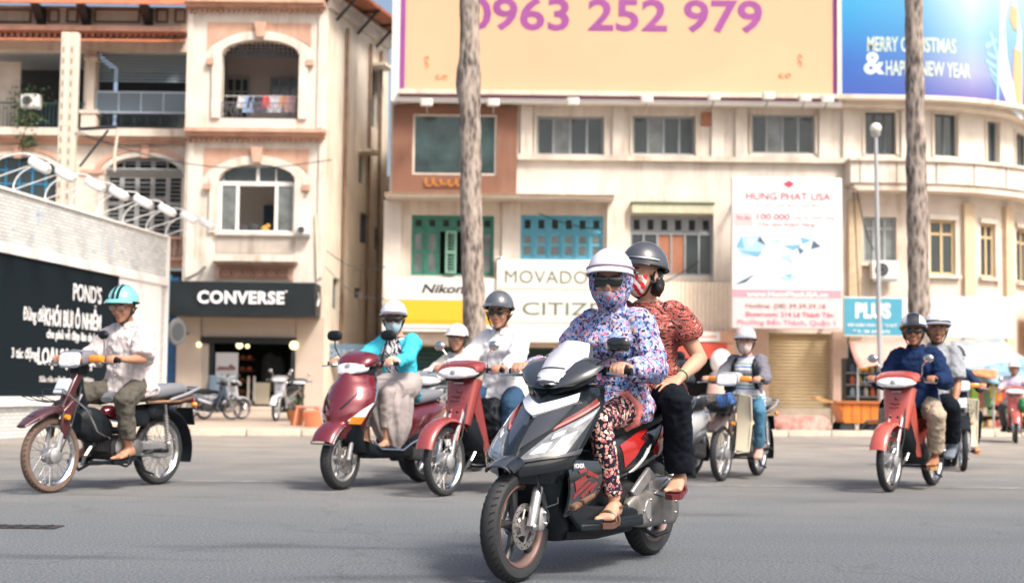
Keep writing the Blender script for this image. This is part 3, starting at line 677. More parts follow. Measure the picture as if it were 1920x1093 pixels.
# ============================================================ BUILDING C : long pale block that turns the corner on the right
YC, SX, CR = 39.0, at(1690, 400, 39).x, 5.2
def fC(s, y, z):
    if s <= SX: return V((s, YC + y, z))
    th = (s - SX) / CR
    if th > 1.75: e = (th - 1.75) * CR; th = 1.75
    else: e = 0
    p = V((SX + (CR - y) * sin(th), YC + CR - (CR - y) * cos(th), z))
    return p + V((cos(th), sin(th), 0)) * e
def s_of(px, off=0):
    lo, hi = -12, SX + CR * 1.5
    for _ in range(40):
        m_ = (lo + hi) / 2; p = fC(m_, off, 5); q = CX + FPX * p.x / (p.y * .9977 + 4 * .0686)
        if q < px: lo = m_
        else: hi = m_
    return lo
def RC(px0, py0, px1, py1, off=0):
    s0, s1 = s_of(px0, off), s_of(px1, off); Y = fC((s0 + s1) / 2, off, 0).y; mx = (px0 + px1) / 2
    return s0, s1, at(mx, py1, Y).z, at(mx, py0, Y).z
bC = thing('corner_block', 'long pale three storey block with shop signs, curving round the corner at the right', 'building', (4, YC, 0))
def cbox(mb, s0, s1, y0, y1, z0, z1):
    n = 1 if s1 <= SX else max(1, math.ceil((s1 - s0) / .45))
    if s0 < SX < s1: cuts = [s0, SX] + [SX + (s1 - SX) * (i + 1) / n for i in range(n)]
    else: cuts = [s0 + (s1 - s0) * i / n for i in range(n + 1)]
    secs = [[fC(s, y0, z0), fC(s, y1, z0), fC(s, y1, z1), fC(s, y0, z1)] for s in cuts]
    return mb.loft(secs)
def cpart(name, m, *boxes, parent=None, **k):
    for b in boxes: r = build_in(parent or bC, cbox(MB(), *b), name, m, **k)
    return r
Zc = lambda py: at(1250, py + (1250 - 960) * .012 - 3.5, YC).z      # height of a level line read near x = 1250
ZT = at(1250, 190, YC).z
wins = {}
W_up = [RC(1003, 218, 1130, 291), RC(1184, 217, 1302, 290), RC(1408, 215, 1527, 288), RC(1622, 210, 1680, 290), RC(1752, 214, 1796, 293), RC(1851, 228, 1874, 305), RC(1905, 250, 1930, 332)]
W_mid = [RC(770, 404, 925, 517), RC(975, 404, 1130, 487), RC(1180, 404, 1336, 517), RC(1618, 407, 1680, 492), RC(1743, 413, 1791, 515), RC(1838, 420, 1866, 520), RC(1905, 430, 1930, 530)]
W_bro = RC(770, 216, 928, 330)
W_gr = [RC(742, 650, 1040, 786), RC(1070, 655, 1225, 790), RC(1235, 672, 1352, 792), RC(1440, 625, 1556, 795), RC(1590, 640, 1740, 800), RC(1765, 650, 1880, 800)]
W_gr = [(a, b, .1, d) for a, b, c, d in W_gr]
sL, sR = s_of(727), SX + CR * 1.75 + 6
ZS = at(1250, 375, YC).z
mb = wall_mesh(MB(), fC, sL, sR, 0, ZS, W_mid + W_gr, 0, .35, .45); build_in(bC, mb, 'lower_wall', cream)
mb = wall_mesh(MB(), fC, sL, sR, ZS, ZT, W_up + [W_bro], 0, .35, .45); build_in(bC, mb, 'upper_wall', cream2)
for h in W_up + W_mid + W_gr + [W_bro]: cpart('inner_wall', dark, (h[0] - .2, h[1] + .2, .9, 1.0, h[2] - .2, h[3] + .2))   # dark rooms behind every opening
mb = MB().bb((sL + .02, YC + .352, 0), (sL + .3, YC + 9, ZT - .01)); build_in(bC, mb, 'flank_wall', stained)
build_in(bC, MB().bb((sL, YC + .36, ZT + .02), (SX, YC + 9, ZT + .12)), 'roof', greyp)
cpart('eave', cream, (s_of(745), sR, -.75, -.002, ZT - .02, ZT + .10), (s_of(750), sR, -.45, -.003, ZT - .16, ZT - .022))
cpart('parapet', whitep, (s_of(745), sR, -.38, -.2, ZT + .102, ZT + .32))
z_ = Zc(298)
cpart('sill_course', cream, (s_of(967), sR, -.16, -.002, z_ - .09, z_ + .06))
cpart('plinth_band', mat('dusty_band', (.45, .38, .30), .9, var=.2, scale=3), (sL, sR, -.06, -.002, .121, .5))
for px in (984, 1157, 1343, 1388, 1545, 1590, 1700):
    s = s_of(px); cpart('pilaster', cream2, (s - .16, s + .16, -.10, -.002, z_ + .07, ZT - .17))
for px in (1600, 1812, 1885):
    s = s_of(px); cpart('pilaster', mat('tan_pilaster', (.58, .46, .31), .85, var=.1), (s - .17, s + .17, -.14, -.002, Zc(640), Zc(372)))
# curved balcony band
s0 = s_of(1583); cpart('balcony_band', cream2, (s0, sR, -.72, -.002, Zc(345), Zc(306)))
cpart('balcony_lip', cream, (s0 - .04, sR, -.80, -.003, Zc(305.5), Zc(300)), (s0 + .1, sR, -.66, -.003, Zc(358), Zc(345.5)))
for k in range(9):
    s = s0 + .25 + k * 1.0; cpart('crack_joint', mat('dark_joint', (.14, .10, .08), .9), (s - .012, s + .012, -.73, -.7, Zc(344), Zc(307)))
# windows, upper row
for k, r_ in enumerate(W_up):
    w = window(bC, r_, .12, 4 if k < 3 else (3 if k == 3 else 2), (1,), greyp if k < 3 else dgrey, [glass, glass2, glass] if k < 3 else glass, .06, fn=fC); w.location = -bC.location
    cpart('window_surround', cream, (r_[0] - .07, r_[0] - .005, -.05, -.002, r_[2], r_[3]), (r_[1] + .005, r_[1] + .07, -.05, -.002, r_[2], r_[3]))
# brown clad front with the dark shop window
s0, s1 = s_of(733), s_of(966); zb, zt_ = at(850, 376, YC).z, at(850, 197, YC).z
mb = wall_mesh(MB(), fC, s0, s1, zb, zt_ - .05, [W_bro], -.16, .15); build_in(bC, mb, 'brown_cladding', brownc)
w = window(bC, W_bro, -.1, 1, (1,), cream, mat('dark_reflection', (.03, .06, .06), .1, var=.6, scale=1.6, spec=.8), .06, fn=fC); w.location = -bC.location
t = thing('cursive_sign', 'small orange cursive sign under the dark window on the brown cladding', 'sign', at(828, 347, YC - .2))
pts = []
for k in range(60): a = k * .52; pts.append((-.5 + k * .0175 + .07 * cos(a), 0, .08 + .07 * sin(a) * (1.2 + .5 * sin(k * .9))))
MB().tube(pts, .014, 5).build('script', mat('orange_script', (.62, .24, .03), .5), t)
MB().bb((-.5, .005, -.06), (.55, .03, -.04)).build('mount', brownc, t)
# thin canopy between the storeys
a0, a1 = s_of(724), s_of(1146); z = at(1000, 376, YC).z
cpart('canopy', cream, (a0, a1, -.95, -.002, z - .05, z + .04)); cpart('canopy_edge', mat('weathered_edge', (.25, .18, .12), .9, var=.4, scale=6), (a0, a1, -.97, -.952, z - .01, z + .05))
for px in (735, 957, 1153, 1352): s = s_of(px); cpart('lower_pilaster', cream2, (s - .24, s + .24, -.12, -.002, Zc(640), z - .06))
# green, blue and grey shuttered windows
def panel_window(r_, m, cols, tr, name, hollow=(), fills=None):
    x0, x1, z0, z1 = r_; zt2 = z1 - (z1 - z0) * tr; w_ = (x1 - x0) / cols
    fr = MB().bb((x0, YC + .06, z0), (x0 + .06, YC + .16, z1)).bb((x1 - .06, YC + .06, z0), (x1, YC + .16, z1)).bb((x0 + .06, YC + .062, z1 - .06), (x1 - .06, YC + .158, z1)).bb((x0 + .06, YC + .062, zt2 - .03), (x1 - .06, YC + .158, zt2 + .03)).bb((x0 + .06, YC + .062, z0), (x1 - .06, YC + .158, z0 + .06))
    for k in range(1, cols): fr.bb((x0 + w_ * k - .025, YC + .065, z0 + .06), (x0 + w_ * k + .025, YC + .155, z1 - .06))
    f = build_in(bC, fr, 'window', m, label=name)
    for k in range(cols):
        a, b = x0 + w_ * k + .03, x0 + w_ * (k + 1) - .03
        o = MB().bb((a, YC + .1, zt2 + .04), (b, YC + .12, z1 - .06)).build('vent_panel', m, f); o.location = -bC.location
        o = MB().bb((a + w_ * .2, YC + .09, zt2 + .1), (b - w_ * .2, YC + .099, z1 - .12)).build('vent_opening', dark, f); o.location = -bC.location
        if k in hollow: continue
        if fills and fills[k]: o = MB().bb((a, YC + .1, z0 + .06), (b, YC + .12, zt2 - .03)).build('pane', fills[k], f); o.location = -bC.location; continue
        lf = MB().bb((a, YC + .1, z0 + .06), (a + .06, YC + .14, zt2 - .03)).bb((b - .06, YC + .1, z0 + .06), (b, YC + .14, zt2 - .03))
        for zz in (z0 + .06, (z0 + zt2) / 2, zt2 - .1): lf.bb((a + .06, YC + .1, zz), (b - .06, YC + .14, zz + .07))
        o = lf.build('shutter', m, f); o.location = -bC.location
        o = MB().bb((a + .05, YC + .12, z0 + .1), (b - .05, YC + .13, zt2 - .06)).build('pane', glass2, f); o.location = -bC.location
panel_window(W_mid[0], greenp, 6, .24, 'green shuttered window with one leaf open', (2, 3))
panel_window(W_mid[1], bluep, 6, .38, 'light blue shuttered window')
panel_window(W_mid[2], greyp, 6, .30, 'grey window with a bricked-up middle', (), [glass, glass, brickm, brickm, glass, glass])
o = shutter(bC, (W_mid[0][0] + .95, W_mid[0][0] + 1.25, W_mid[0][2] + .06, W_mid[0][3] - .45), YC - .1, mat('pale_green', (.22, .42, .33), .6), 12); o.location = -bC.location
cpart('window_awning_box', mat('pale_green_box', (.50, .50, .36), .7, var=.1), (s_of(1182), s_of(1334), -.30, -.004, Zc(402), Zc(385)))
cpart('awning_box_edge', mat('moss_green', (.10, .16, .09), .7), (s_of(1180), s_of(1336), -.34, -.004, Zc(384.5), Zc(381.5)))
for k, r_ in enumerate(W_mid[3:]):
    w = window(bC, r_, .1, 3 if k == 0 else 2, (3, 1), mat('tan_frame', (.55, .42, .24), .6) if k else greyp, glass if k else glass2, .07, fn=fC); w.location = -bC.location
    cpart('window_sill', cream, (r_[0] - .1, r_[1] + .1, -.14, -.002, r_[2] - .1, r_[2] - .01))
    if k: cpart('window_head', cream2, (r_[0] - .05, r_[1] + .05, -.08, -.002, r_[3] + .01, r_[3] + .14))
for px, py in ((1655, 507), ): air_con(px, py, YC - .15, 'dusty air conditioner under the window left of the right hand palm trunk', .85)
air_con(938, 489, YC - .05, 'small square fan unit on the wall between the green and blue windows', .3)
cpart('vent_grille', brickm, (s_of(1313), s_of(1345), -.05, -.002, Zc(236), Zc(211)))
for k in range(3): 0 and cpart('cable', iron, (s_of(967), s_of(1600), -.03, -.012, Zc(306 + k * 7), Zc(305.2 + k * 7)))
for (p, q, sag) in (((1130, 430), (1010, 400), .1), ((1310, 490), (1180, 540), .2), ((1600, 350), (1612, 600), .0), ((1605, 350), (1640, 470), .3)):
    A, B = at(*p, YC - .3), at(*q, YC - .3); build_in(bC, MB().tube([A.lerp(B, i / 6) - V((0, 0, sag * sin(pi * i / 6))) for i in range(7)], .015, 4), 'wiring', iron)
# corrugated cream cladding right of the signs
x0, x1, z0, z1 = rect(1165, 528, 1372, 640, YC - .35)
mb = MB(); n = 26
for k in range(n): w_ = (x1 - x0) / n; mb.prism([(x0 + w_ * k, YC - .25), (x0 + w_ * k + w_ * .25, YC - .275), (x0 + w_ * k + w_ * .7, YC - .275), (x0 + w_ * k + w_ * .95, YC - .25), (x0 + w_ * k + w_ * .95, YC - .22), (x0 + w_ * k, YC - .22)], z0, z1, 'z')
build_in(bC, mb, 'corrugated_cladding', mat('cream_sheet', (.84, .75, .62), .6, var=.05), kind='stuff')

# ground floor: shutters and doors
def roller(px0, py0, px1, py1, m, n, y=.12, name='shutter_slat'):
    a, b, c, d = RC(px0, py0, px1, py1); c = .12; prev = None
    for k in range(n):
        z = c + (d - c) * k / n; h = (d - c) / n
        mb = MB().prism([(YC + y + .03, z + .004), (YC + y, z + h * .3), (YC + y, z + h * .7), (YC + y + .03, z + h - .004), (YC + y + .05, z + h - .004), (YC + y + .05, z + .004)], a, b, 'x'); build_in(bC, mb, name, m)
roller(740, 650, 1042, 786, darkgreen, 16); roller(1068, 655, 1227, 790, darkgreen, 14)
roller(1439, 625, 1557, 795, mat('yellow_shutter', (.52, .41, .25), .6, var=.06), 26)
cpart('lintel', cream, (s_of(724), s_of(1230), -.5, -.004, Zc(652), Zc(632)))
cpart('red_canopy', mat('red_canopy', (.60, .08, .05), .6, var=.15), (s_of(1225), s_of(1352), -1.0, -.4, Zc(672), Zc(645)))
cpart('shop_fascia', mat('peach_fascia', (.70, .42, .28), .6, var=.1), (s_of(1225), s_of(1366), -.9, -.4, Zc(644), Zc(622)), (s_of(1352), s_of(1368), -.85, -.4, .2, Zc(645)))
cpart('ground_pier', mat('pink_pier', (.55, .40, .32), .8, var=.1), (s_of(1405), s_of(1437), -.12, -.003, .121, Zc(618)), (s_of(1558), s_of(1585), -.12, -.003, .121, Zc(618)))
t = thing('shop_banner', 'pale rectangular name board above the red shop canopy', 'sign', at(1318, 640, YC - .95))
r_ = rect(1290, 622, 1350, 640, YC - .95); build_in(t, MB().bb((r_[0], YC - .98, r_[2]), (r_[1], YC - .92, r_[3])), 'board', whitep)
build_in(t, MB().bb((r_[0] + .1, YC - .99, (r_[2] + r_[3]) / 2 - .03), (r_[1] - .1, YC - .981, (r_[2] + r_[3]) / 2 + .03)), 'stripe', mat('faded_pink', (.6, .35, .3), .6))
fig = thing('shop_figure', 'tall white and pink balloon figure standing by the dark shop door', 'figure', gnd(1352, 806))
fm = MB().loft([se((0, 0, z), (1, 0, 0), (0, 1, 0), r, r * .8, 14) for z, r in ((.0, .2), (.1, .34), (.5, .38), (1.0, .32), (1.3, .27), (1.42, .16))]); fm.build('body', mat('balloon_pink', (.72, .50, .44), .4), fig, smooth=True)
MB().ball((0, 0, 1.62), (.26, .24, .3), 18, 12).build('head', mat('balloon_white', (.8, .8, .8), .35), fig, smooth=True)
o = MB().loft([se((0, 0, z), (1, 0, 0), (0, 1, 0), a, .16, 14, 3) for z, a in ((0, .5), (.08, .62), (.2, .62), (.3, .45))]).build('pink_sack', mat('pink_sack', (.62, .30, .26), .7, var=.5, scale=6), loc=gnd(1502, 806, .12)); tag(o, 'long pink and red sack lying before the yellow roller shutter', 'sack')

# --- signs along the front
def board(px0, py0, px1, py1, Y, m, lab, cat='sign', th=.12, base=None, edge=None):
    r_ = rect(px0, py0, px1, py1, Y); t = thing('sign_board' if cat == 'sign' else cat.replace(' ', '_'), lab, cat, ((r_[0] + r_[1]) / 2, Y, r_[2]))
    build_in(t, MB().bb((r_[0], Y, r_[2]), (r_[1], Y + th, r_[3])), 'panel', m, bevel=.01); return t, r_
def put(t, s, pxc, pyb, h, w, Y, m, **k):    # text: centre x, baseline y, cap height and width in photo pixels
    sc = Y / FPX; o = text(s, h * sc, m, t, width=w * sc, depth=.003, **k); p = at(pxc, pyb, Y - .006); o.location = p - t.location; return o
ink = mat('black_ink', (.02, .02, .02), .5); greyink = mat('grey_green_ink', (.14, .17, .14), .5)
YN = YC - .75
t, r_ = board(722, 521, 930, 563, YN, mat('sign_white', (.74, .72, .68), .5, var=.04), 'white signboard with a black camera brand name left of the palm trunk')
put(t, 'Nikon', 830, 549, 17, 80, YN, ink, bold=.03, shear=.25)
yel = mat('sign_yellow', (.75, .42, .02), .5, var=.05)
t, r_ = board(722, 563.5, 944, 608, YN, yel, 'bright yellow signboard under the white camera sign')
build_in(t, MB().bb((r_[0], YN - .01, r_[2]), (r_[1], YN - .001, r_[2] + .12)), 'stripe', mat('deep_yellow', (.72, .34, .01), .5)); put(t, 'a', 917, 590, 10, 10, YN, mat('purple_ink', (.08, .04, .15), .5), bold=.03)
t, r_ = board(716, 608.5, 950, 622, YN - .05, whitep, 'narrow white strip board under the yellow sign')
build_in(t, MB().bb((r_[0] + .5, YN - .06, r_[2] + .07), (r_[1] - .5, YN - .051, r_[2] + .11)), 'stripe', greyp)
t, r_ = board(931, 488, 1162, 642, YN - .1, mat('sign_ivory', (.72, .69, .63), .55, var=.05), 'large ivory board with two watch brand names behind the riders')
put(t, 'MOVADO', 1024, 531, 25, 155, YN - .1, greyink, bold=.0, spacing=1.05); put(t, 'CITIZEN', 1072, 591, 25, 186, YN - .1, greyink, bold=.006)
for yy in (543, 606): build_in(t, MB().bb((r_[0], YN - .112, at(1040, yy, YN).z), (r_[1], YN - .101, at(1040, yy, YN).z + .03)), 'groove', mat('ivory_shadow', (.5, .47, .42), .6))
# big diamond hoarding
YH = YC - 1.6
pinkb = mat('pink_band', (.72, .28, .33), .5); pinkt = mat('pink_text', (.42, .05, .10), .5); pal = mat('hoarding_white', (.74, .73, .74), .5, var=.03)
t, r_ = board(1373, 333, 1579, 616, YH, pal, 'tall white and pink jewellery hoarding with a diamond picture', 'billboard', .25)
def pb(t, Y, m, name, px0, py0, px1, py1, off=.006):
    q = rect(px0, py0, px1, py1, Y - off); return build_in(t, MB().bb((q[0], Y - off, q[2]), (q[1], Y - .001, q[3])), name, m)
pb(t, YH, pinkb, 'pink_band', 1374, 543, 1578, 558); pb(t, YH, mat('pale_pink', (.74, .50, .52), .5), 'pink_ground', 1374, 558.5, 1578, 615); pb(t, YH, mat('rose_patch', (.74, .45, .47), .5), 'rose_patch', 1376, 398, 1412, 424)
put(t, 'HUNG PHAT USA', 1478, 375, 14, 160, YH, pinkt, bold=.01); put(t, 'The GIFT that lasts Time Best', 1476, 387, 6, 130, YH, greyp)
put(t, 'Tri Ân', 1394, 412, 7, 26, YH - .004, pinkt); put(t, '100.000', 1450, 412, 12, 62, YH, pinkt, bold=.01); put(t, 'cùng các khách hàng', 1525, 411, 7, 80, YH, pinkb); put(t, 'Cho Quý Khách Hàng', 1475, 424, 7, 105, YH, pinkt)
put(t, 'www.HungPhatUSA.vn', 1476, 556, 9, 152, YH - .006, lt, bold=.02); put(t, 'Hotline: (08) 39.39.39.18', 1473, 578, 9, 150, YH - .006, greyink, bold=.012)
put(t, 'Showroom: 214 Lê Thánh Tôn', 1480, 594, 9, 165, YH - .006, pinkt, bold=.012); put(t, 'Phường Bến Thành, Quận 1', 1474, 609, 9, 184, YH - .006, mat('rose_text', (.45, .18, .25), .5), bold=.01)
def flatpoly(t, Y, m, name, pts, off=.008):
    P_ = [at(x, y, Y - off) for x, y in pts]; mb = MB().prism([(p.x, p.z) for p in P_], Y - off, Y - .001); return build_in(t, mb, name, m)
icy = [mat('ice_blue', (.35, .55, .68), .4), mat('deep_ice', (.06, .12, .20), .4), mat('pale_ice', (.62, .68, .74), .4), mat('cyan_ice', (.15, .38, .62), .4)]
dia = [(1437, 452), (1460, 446), (1500, 444), (1525, 450), (1540, 462), (1512, 480), (1488, 494), (1462, 480)]
flatpoly(t, YH, icy[2], 'diamond', dia); random.seed(4)
for k, tri in enumerate([((1437, 452), (1460, 446), (1468, 460)), ((1500, 444), (1525, 450), (1505, 458)), ((1525, 450), (1540, 462), (1520, 468)), ((1462, 480), (1488, 494), (1482, 476)), ((1468, 460), (1505, 458), (1488, 470)), ((1437, 452), (1468, 460), (1462, 480)), ((1495, 462), (1508, 470), (1500, 478))]):
    flatpoly(t, YH, icy[(0, 3, 1, 0, 3, 2, 1)[k]], 'facet', tri, .014)
flatpoly(t, YH, icy[0], 'diamond', [(1380, 462), (1390, 442), (1425, 442), (1437, 460), (1422, 480), (1392, 482)])
for k, tri in enumerate([((1380, 462), (1390, 442), (1396, 466)), ((1425, 442), (1437, 460), (1420, 452)), ((1386, 470), (1430, 472), (1422, 482)), ((1400, 448), (1416, 448), (1408, 462))]): flatpoly(t, YH, icy[(3, 1, 3, 2)[k]], 'facet', tri, .014)
flatpoly(t, YH, icy[0], 'sparkle', [(1456, 520), (1478, 513), (1500, 520), (1478, 528)]); flatpoly(t, YH, icy[3], 'sparkle', [(1466, 505), (1478, 516), (1490, 505), (1480, 522)], .012); flatpoly(t, YH, icy[1], 'streak', [(1375, 534), (1418, 512), (1398, 530)])
flatpoly(t, YH, pinkt, 'emblem', [(1468, 345), (1479, 338), (1490, 345), (1479, 353)])
for px in (1390, 1477, 1564): a = at(px, 480, YH + .4); build_in(t, MB().bb((a.x - .04, YH + .26, r_[2] + .2), (a.x + .04, YC - .01, r_[2] + .28)).bb((a.x - .04, YH + .26, r_[3] - .5), (a.x + .04, YC - .01, r_[3] - .42)), 'strut', dgrey)
# PLUS sign and white sign
YP = YC - .9
blu = mat('sky_blue_sign', (.06, .30, .42), .5, var=.05)
t, r_ = board(1582, 557, 1702, 631, YP, whitep, 'light blue sign with a bold white word beside the lamp post'); pb(t, YP, blu, 'blue_field', 1583, 559, 1692, 628)
put(t, 'PLUS', 1637, 595, 27, 66, YP - .006, lt, bold=.04); put(t, 'KIM HOÀN VÀNG BẠC ĐÁ QUÝ', 1636, 612, 5, 92, YP - .006, lt, bold=.02); put(t, 'ĐT: 38 272 272', 1634, 624, 5, 70, YP - .006, lt, bold=.02)
t, r_ = board(1741, 556, 1902, 634, YP, mat('blank_sign', (.62, .62, .63), .6, var=.08, scale=1), 'large white sign with very faint lettering at the right')
for j in range(4): pb(t, YP, mat('faint_line', (.62, .62, .66), .6), 'faint_line', 1760, 572 + j * 14, 1888 - 8 * j, 575 + j * 14)
# corner shop bits at far right
cpart('corner_shop_board', mat('amber_board', (.60, .30, .07), .6, var=.3, scale=4), (s_of(1903), s_of(1903) + 3, -.7, -.3, Zc(660), Zc(622)), (s_of(1903), s_of(1903) + 3, -.6, -.3, Zc(615), Zc(560)))

# --- orange phone billboard on the roof
YO = YC - .55
oran = mat('billboard_orange', (.62, .385, .235), .55, var=.05, scale=.5); N, L = nt(oran)
purp = mat('billboard_purple', (.27, .06, .25), .5, var=.1, scale=3)
x0, x1, z0, _ = rect(750, 0, 1571, 187, YO); z1 = z0 + 5.4
t = thing('billboard', 'huge orange billboard with a purple phone number and purple border on the roof', 'billboard', ((x0 + x1) / 2, YO, z0))
o = build_in(t, MB().bb((x0, YO, z0), (x1, YO + .2, z1)), 'panel', oran)
build_in(t, MB().bb((x0, YO - .012, z0), (x1, YO - .001, z0 + .14)).bb((x0, YO - .012, z1 - .14), (x1, YO - .001, z1)).bb((x0, YO - .012, z0 + .14), (x0 + .14, YO - .001, z1 - .14)).bb((x1 - .14, YO - .012, z0 + .14), (x1, YO - .001, z1 - .14)), 'border', purp)
put(t, '0963 252 979', 1151, 57, 62, 566, YO, purp, bold=.022)
for cx, cy, s in ((800, 137, 1), (1500, 134, -1)):
    for (dx, dy, rot) in ((0, -20, pi / 2), (s * 28, 8, 0)):
        for q in (-1, 1):
            mb = MB().tube([V((q * .09 + .07 * cos(a), 0, .05 * sin(a) * (1 if q > 0 else -1))) for a in [i * .5 for i in range(11)]], .014, 5)
            mb.map(lambda v: Matrix.Rotation(rot, 3, 'Y') @ v); o = mb.build('ornament', mat('orange_brown_print', (.62, .25, .12), .5), t); o.location = at(cx + dx, cy + dy, YO - .01) - t.location
build_in(t, MB().bb((x0 - .06, YO - .04, z0 - .12), (x1 + .1, YO + .22, z0 - .001)).bb((x0 - .22, YO + .0, z0 - .12), (x0 - .001, YO + .22, z1)).bb((x1 + .001, YO - .02, z0 - .001), (x1 + .10, YO + .22, z1)), 'frame', whitep)
for k in range(6): x = x0 + .5 + (x1 - x0 - 1) * k / 5; build_in(t, MB().tube([(x, YO + .25, z0), (x, YO + 1.8, z1 - .8)], .06, 6).tube([(x, YO + 1.8, z0 - .2), (x, YO + 1.8, z1 - .8)], .06, 6), 'back_strut', dgrey)
for px, py in ((800, 196), (925, 196), (1074, 194), (1212, 190), (1338, 186), (1440, 184), (1508, 188), (1550, 190)):
    p = at(px, py, YO - .45); o = thing('floodlight', {800: 'small white floodlight at the left end of the orange billboard edge', 925: 'white floodlight just right of the palm trunk under the orange billboard', 1074: 'white floodlight directly below the last digit of the group 0963 on the orange billboard', 1212: 'white floodlight under the digits 252 of the orange billboard', 1338: 'white floodlight under the digit 9 of the orange billboard', 1440: 'white floodlight under the end of the phone number', 1508: 'white floodlight near the right end of the orange billboard', 1550: 'white floodlight at the right end of the orange billboard edge'}[px], 'lamp', p, 0, 'floodlights along the billboard edge')
    MB().loft([se((0, -.08, z), (1, 0, 0), (0, 1, 0), .17, .09 + z * .2, 12, 5) for z in (-.06, .12)]).build('head', whitep, o, bevel=.01); MB().tube([(0, 0, -.05), (0, .2, -.15), (0, .42, -.15)], .02, 5).build('arm', greyp, o)
# --- blue christmas billboard following the curve
gz0 = Zc(178 + 4); gz1 = gz0 + 5.6; sB0, sB1 = s_of(1578, -.6), sR - 2
bm_ = bpy.data.materials.new('christmas_print'); bm_.use_nodes = True; N, L = nt(bm_); b = N['Principled BSDF']; b.inputs['Roughness'].default_value = .45
tc = N.new('ShaderNodeTexCoord'); sp = N.new('ShaderNodeSeparateXYZ'); L.new(tc.outputs['Object'], sp.inputs[0])
gx = N.new('ShaderNodeMapRange'); gx.inputs[1].default_value = -1.9; gx.inputs[2].default_value = 2.6; L.new(sp.outputs[0], gx.inputs[0])
gz = N.new('ShaderNodeMapRange'); gz.inputs[1].default_value = 0; gz.inputs[2].default_value = 2.9; L.new(sp.outputs[2], gz.inputs[0])
ca = ramp(N, L, gz.outputs[0], [(0, (.02, .07, .34)), (.3, (.008, .10, .40)), (.7, (.008, .22, .50)), (1, (.01, .30, .55))])
cb = ramp(N, L, gz.outputs[0], [(0, (.12, .10, .34)), (.25, (.30, .33, .50)), (.6, (.24, .42, .56)), (1, (.42, .54, .62))])
gxr = ramp(N, L, gx.outputs[0], [(0, (0, 0, 0)), (.42, (.12, .12, .12)), (.85, (1, 1, 1)), (1, (.7, .7, .7))])  # printed gradient, paler to the right with white glare put into the colour
mx = N.new('ShaderNodeMix'); mx.data_type = 'RGBA'; L.new(gxr, mx.inputs[0]); L.new(ca, mx.inputs[6]); L.new(cb, mx.inputs[7]); L.new(mx.outputs[2], b.inputs['Base Color'])
t = thing('curved_billboard', 'curved blue Christmas and new year billboard on the corner roof', 'billboard', (fC(s_of(1700, -.6), -.6, 0).x, YC - .6, gz0))
mb = MB(); cbox(mb, sB0, sB1, -.6, -.45, gz0, gz1); build_in(t, mb, 'panel', bm_)
mb = MB(); cbox(mb, sB0 - .12, sB0 - .002, -.64, -.4, gz0 - .1, gz1); cbox(mb, sB0, sB1, -.63, -.4, gz0 - .1, gz0 - .001); build_in(t, mb, 'frame', cream2)
gold = mat('pale_gold_print', (.52, .62, .52), .4, var=.1, scale=4)
def ctext(s, px0, px1, pyb, h, m=gold, **k):
    s0, s1 = s_of(px0, -.6), s_of(px1, -.6); z = at((px0 + px1) / 2, pyb, YC - .6).z
    o = text(s, h * YC / FPX, m, t, width=s1 - s0, fn=lambda x, y, zz: fC(x + (s0 + s1) / 2, y - .603, zz + z) - t.location, **k); return o
ctext('MERRY CHRISTMAS', 1627, 1795, 97, 28, bold=.022); ctext('HAPPY NEW YEAR', 1662, 1822, 142, 28, bold=.022); ctext('&', 1620, 1660, 138, 42, mat('silver_print', (.55, .65, .75), .35), bold=.03)
def cpoly(m, name, pts, off=.61):
    q = [(s_of(x, -.6), at(x, y, fC(s_of(x, -.6), -.6, 0).y).z) for x, y in pts]
    mb = MB().add([fC(s, -off, z) for s, z in q] + [fC(s, -off + .009, z) for s, z in q], [tuple(range(len(q))), tuple(range(2 * len(q) - 1, len(q) - 1, -1))] + [(i, (i + 1) % len(q), (i + 1) % len(q) + len(q), i + len(q)) for i in range(len(q))]); return build_in(t, mb, name, m)
lb_ = mat('light_blue_print', (.30, .62, .78), .4)
for y0, y1, x in ((58, 88, 1850), (92, 100, 1852), (110, 114, 1850), (128, 126, 1855), (142, 138, 1858), (160, 152, 1862)): cpoly(lb_, 'frond', [(x, y1 - 3), (1870, y0 + 14), (1873, y0 + 22), (x + 2, y1 + 4)])
cpoly(lb_, 'frond_stem', [(1862, 60), (1876, 110), (1874, 190), (1871, 190), (1872, 112), (1858, 62)])
cpoly(mat('pale_print', (.62, .72, .78), .4), 'pale_field', [(1884, -60), (1899, -60), (1919, 60), (1919, 225), (1895, 205), (1874, 150), (1878, 60)], .607)
for px0, py0, px1, py1 in ((1900, 10, 1912, 60), (1905, 90, 1918, 200)): cpoly(mat('orange_print', (.70, .38, .20), .4), 'orange_patch', [(px0, py0), (px1, py0 + 8), (px1, py1), (px0 + 3, py1 - 8), (px0 - 3, (py0 + py1) / 2)], .615)

# ============================================================ HOARDING on the left
G0, G1 = gnd(0, 823), gnd(303, 802); HU = (G1 - G0).normalized(); HN = V((HU.y, -HU.x, 0)); HL = (G1 - G0).length
def hit(px, py):     # ray against hoarding plane -> (u, z)
    d = ray(px, py); o_ = V((0, 0, CAMH)); tt = (G0 - o_).dot(HN) / d.dot(HN); p = o_ + d * tt; return (p - G0).dot(HU), p.z
fH = lambda u, y, z: HU * u - HN * y + V((0, 0, z))
hd = thing('hoarding', 'tall pale brick printed hoarding wall with a big black advertisement at the left', 'wall', G0)
bw = bpy.data.materials.new('pale_brick_print'); bw.use_nodes = True; N, L = nt(bw); b = N['Principled BSDF']; b.inputs['Roughness'].default_value = .8
tc = N.new('ShaderNodeTexCoord'); sp = N.new('ShaderNodeSeparateXYZ'); cbn = N.new('ShaderNodeCombineXYZ'); L.new(tc.outputs['Object'], sp.inputs[0]); L.new(sp.outputs[1], cbn.inputs[0]); L.new(sp.outputs[2], cbn.inputs[1])
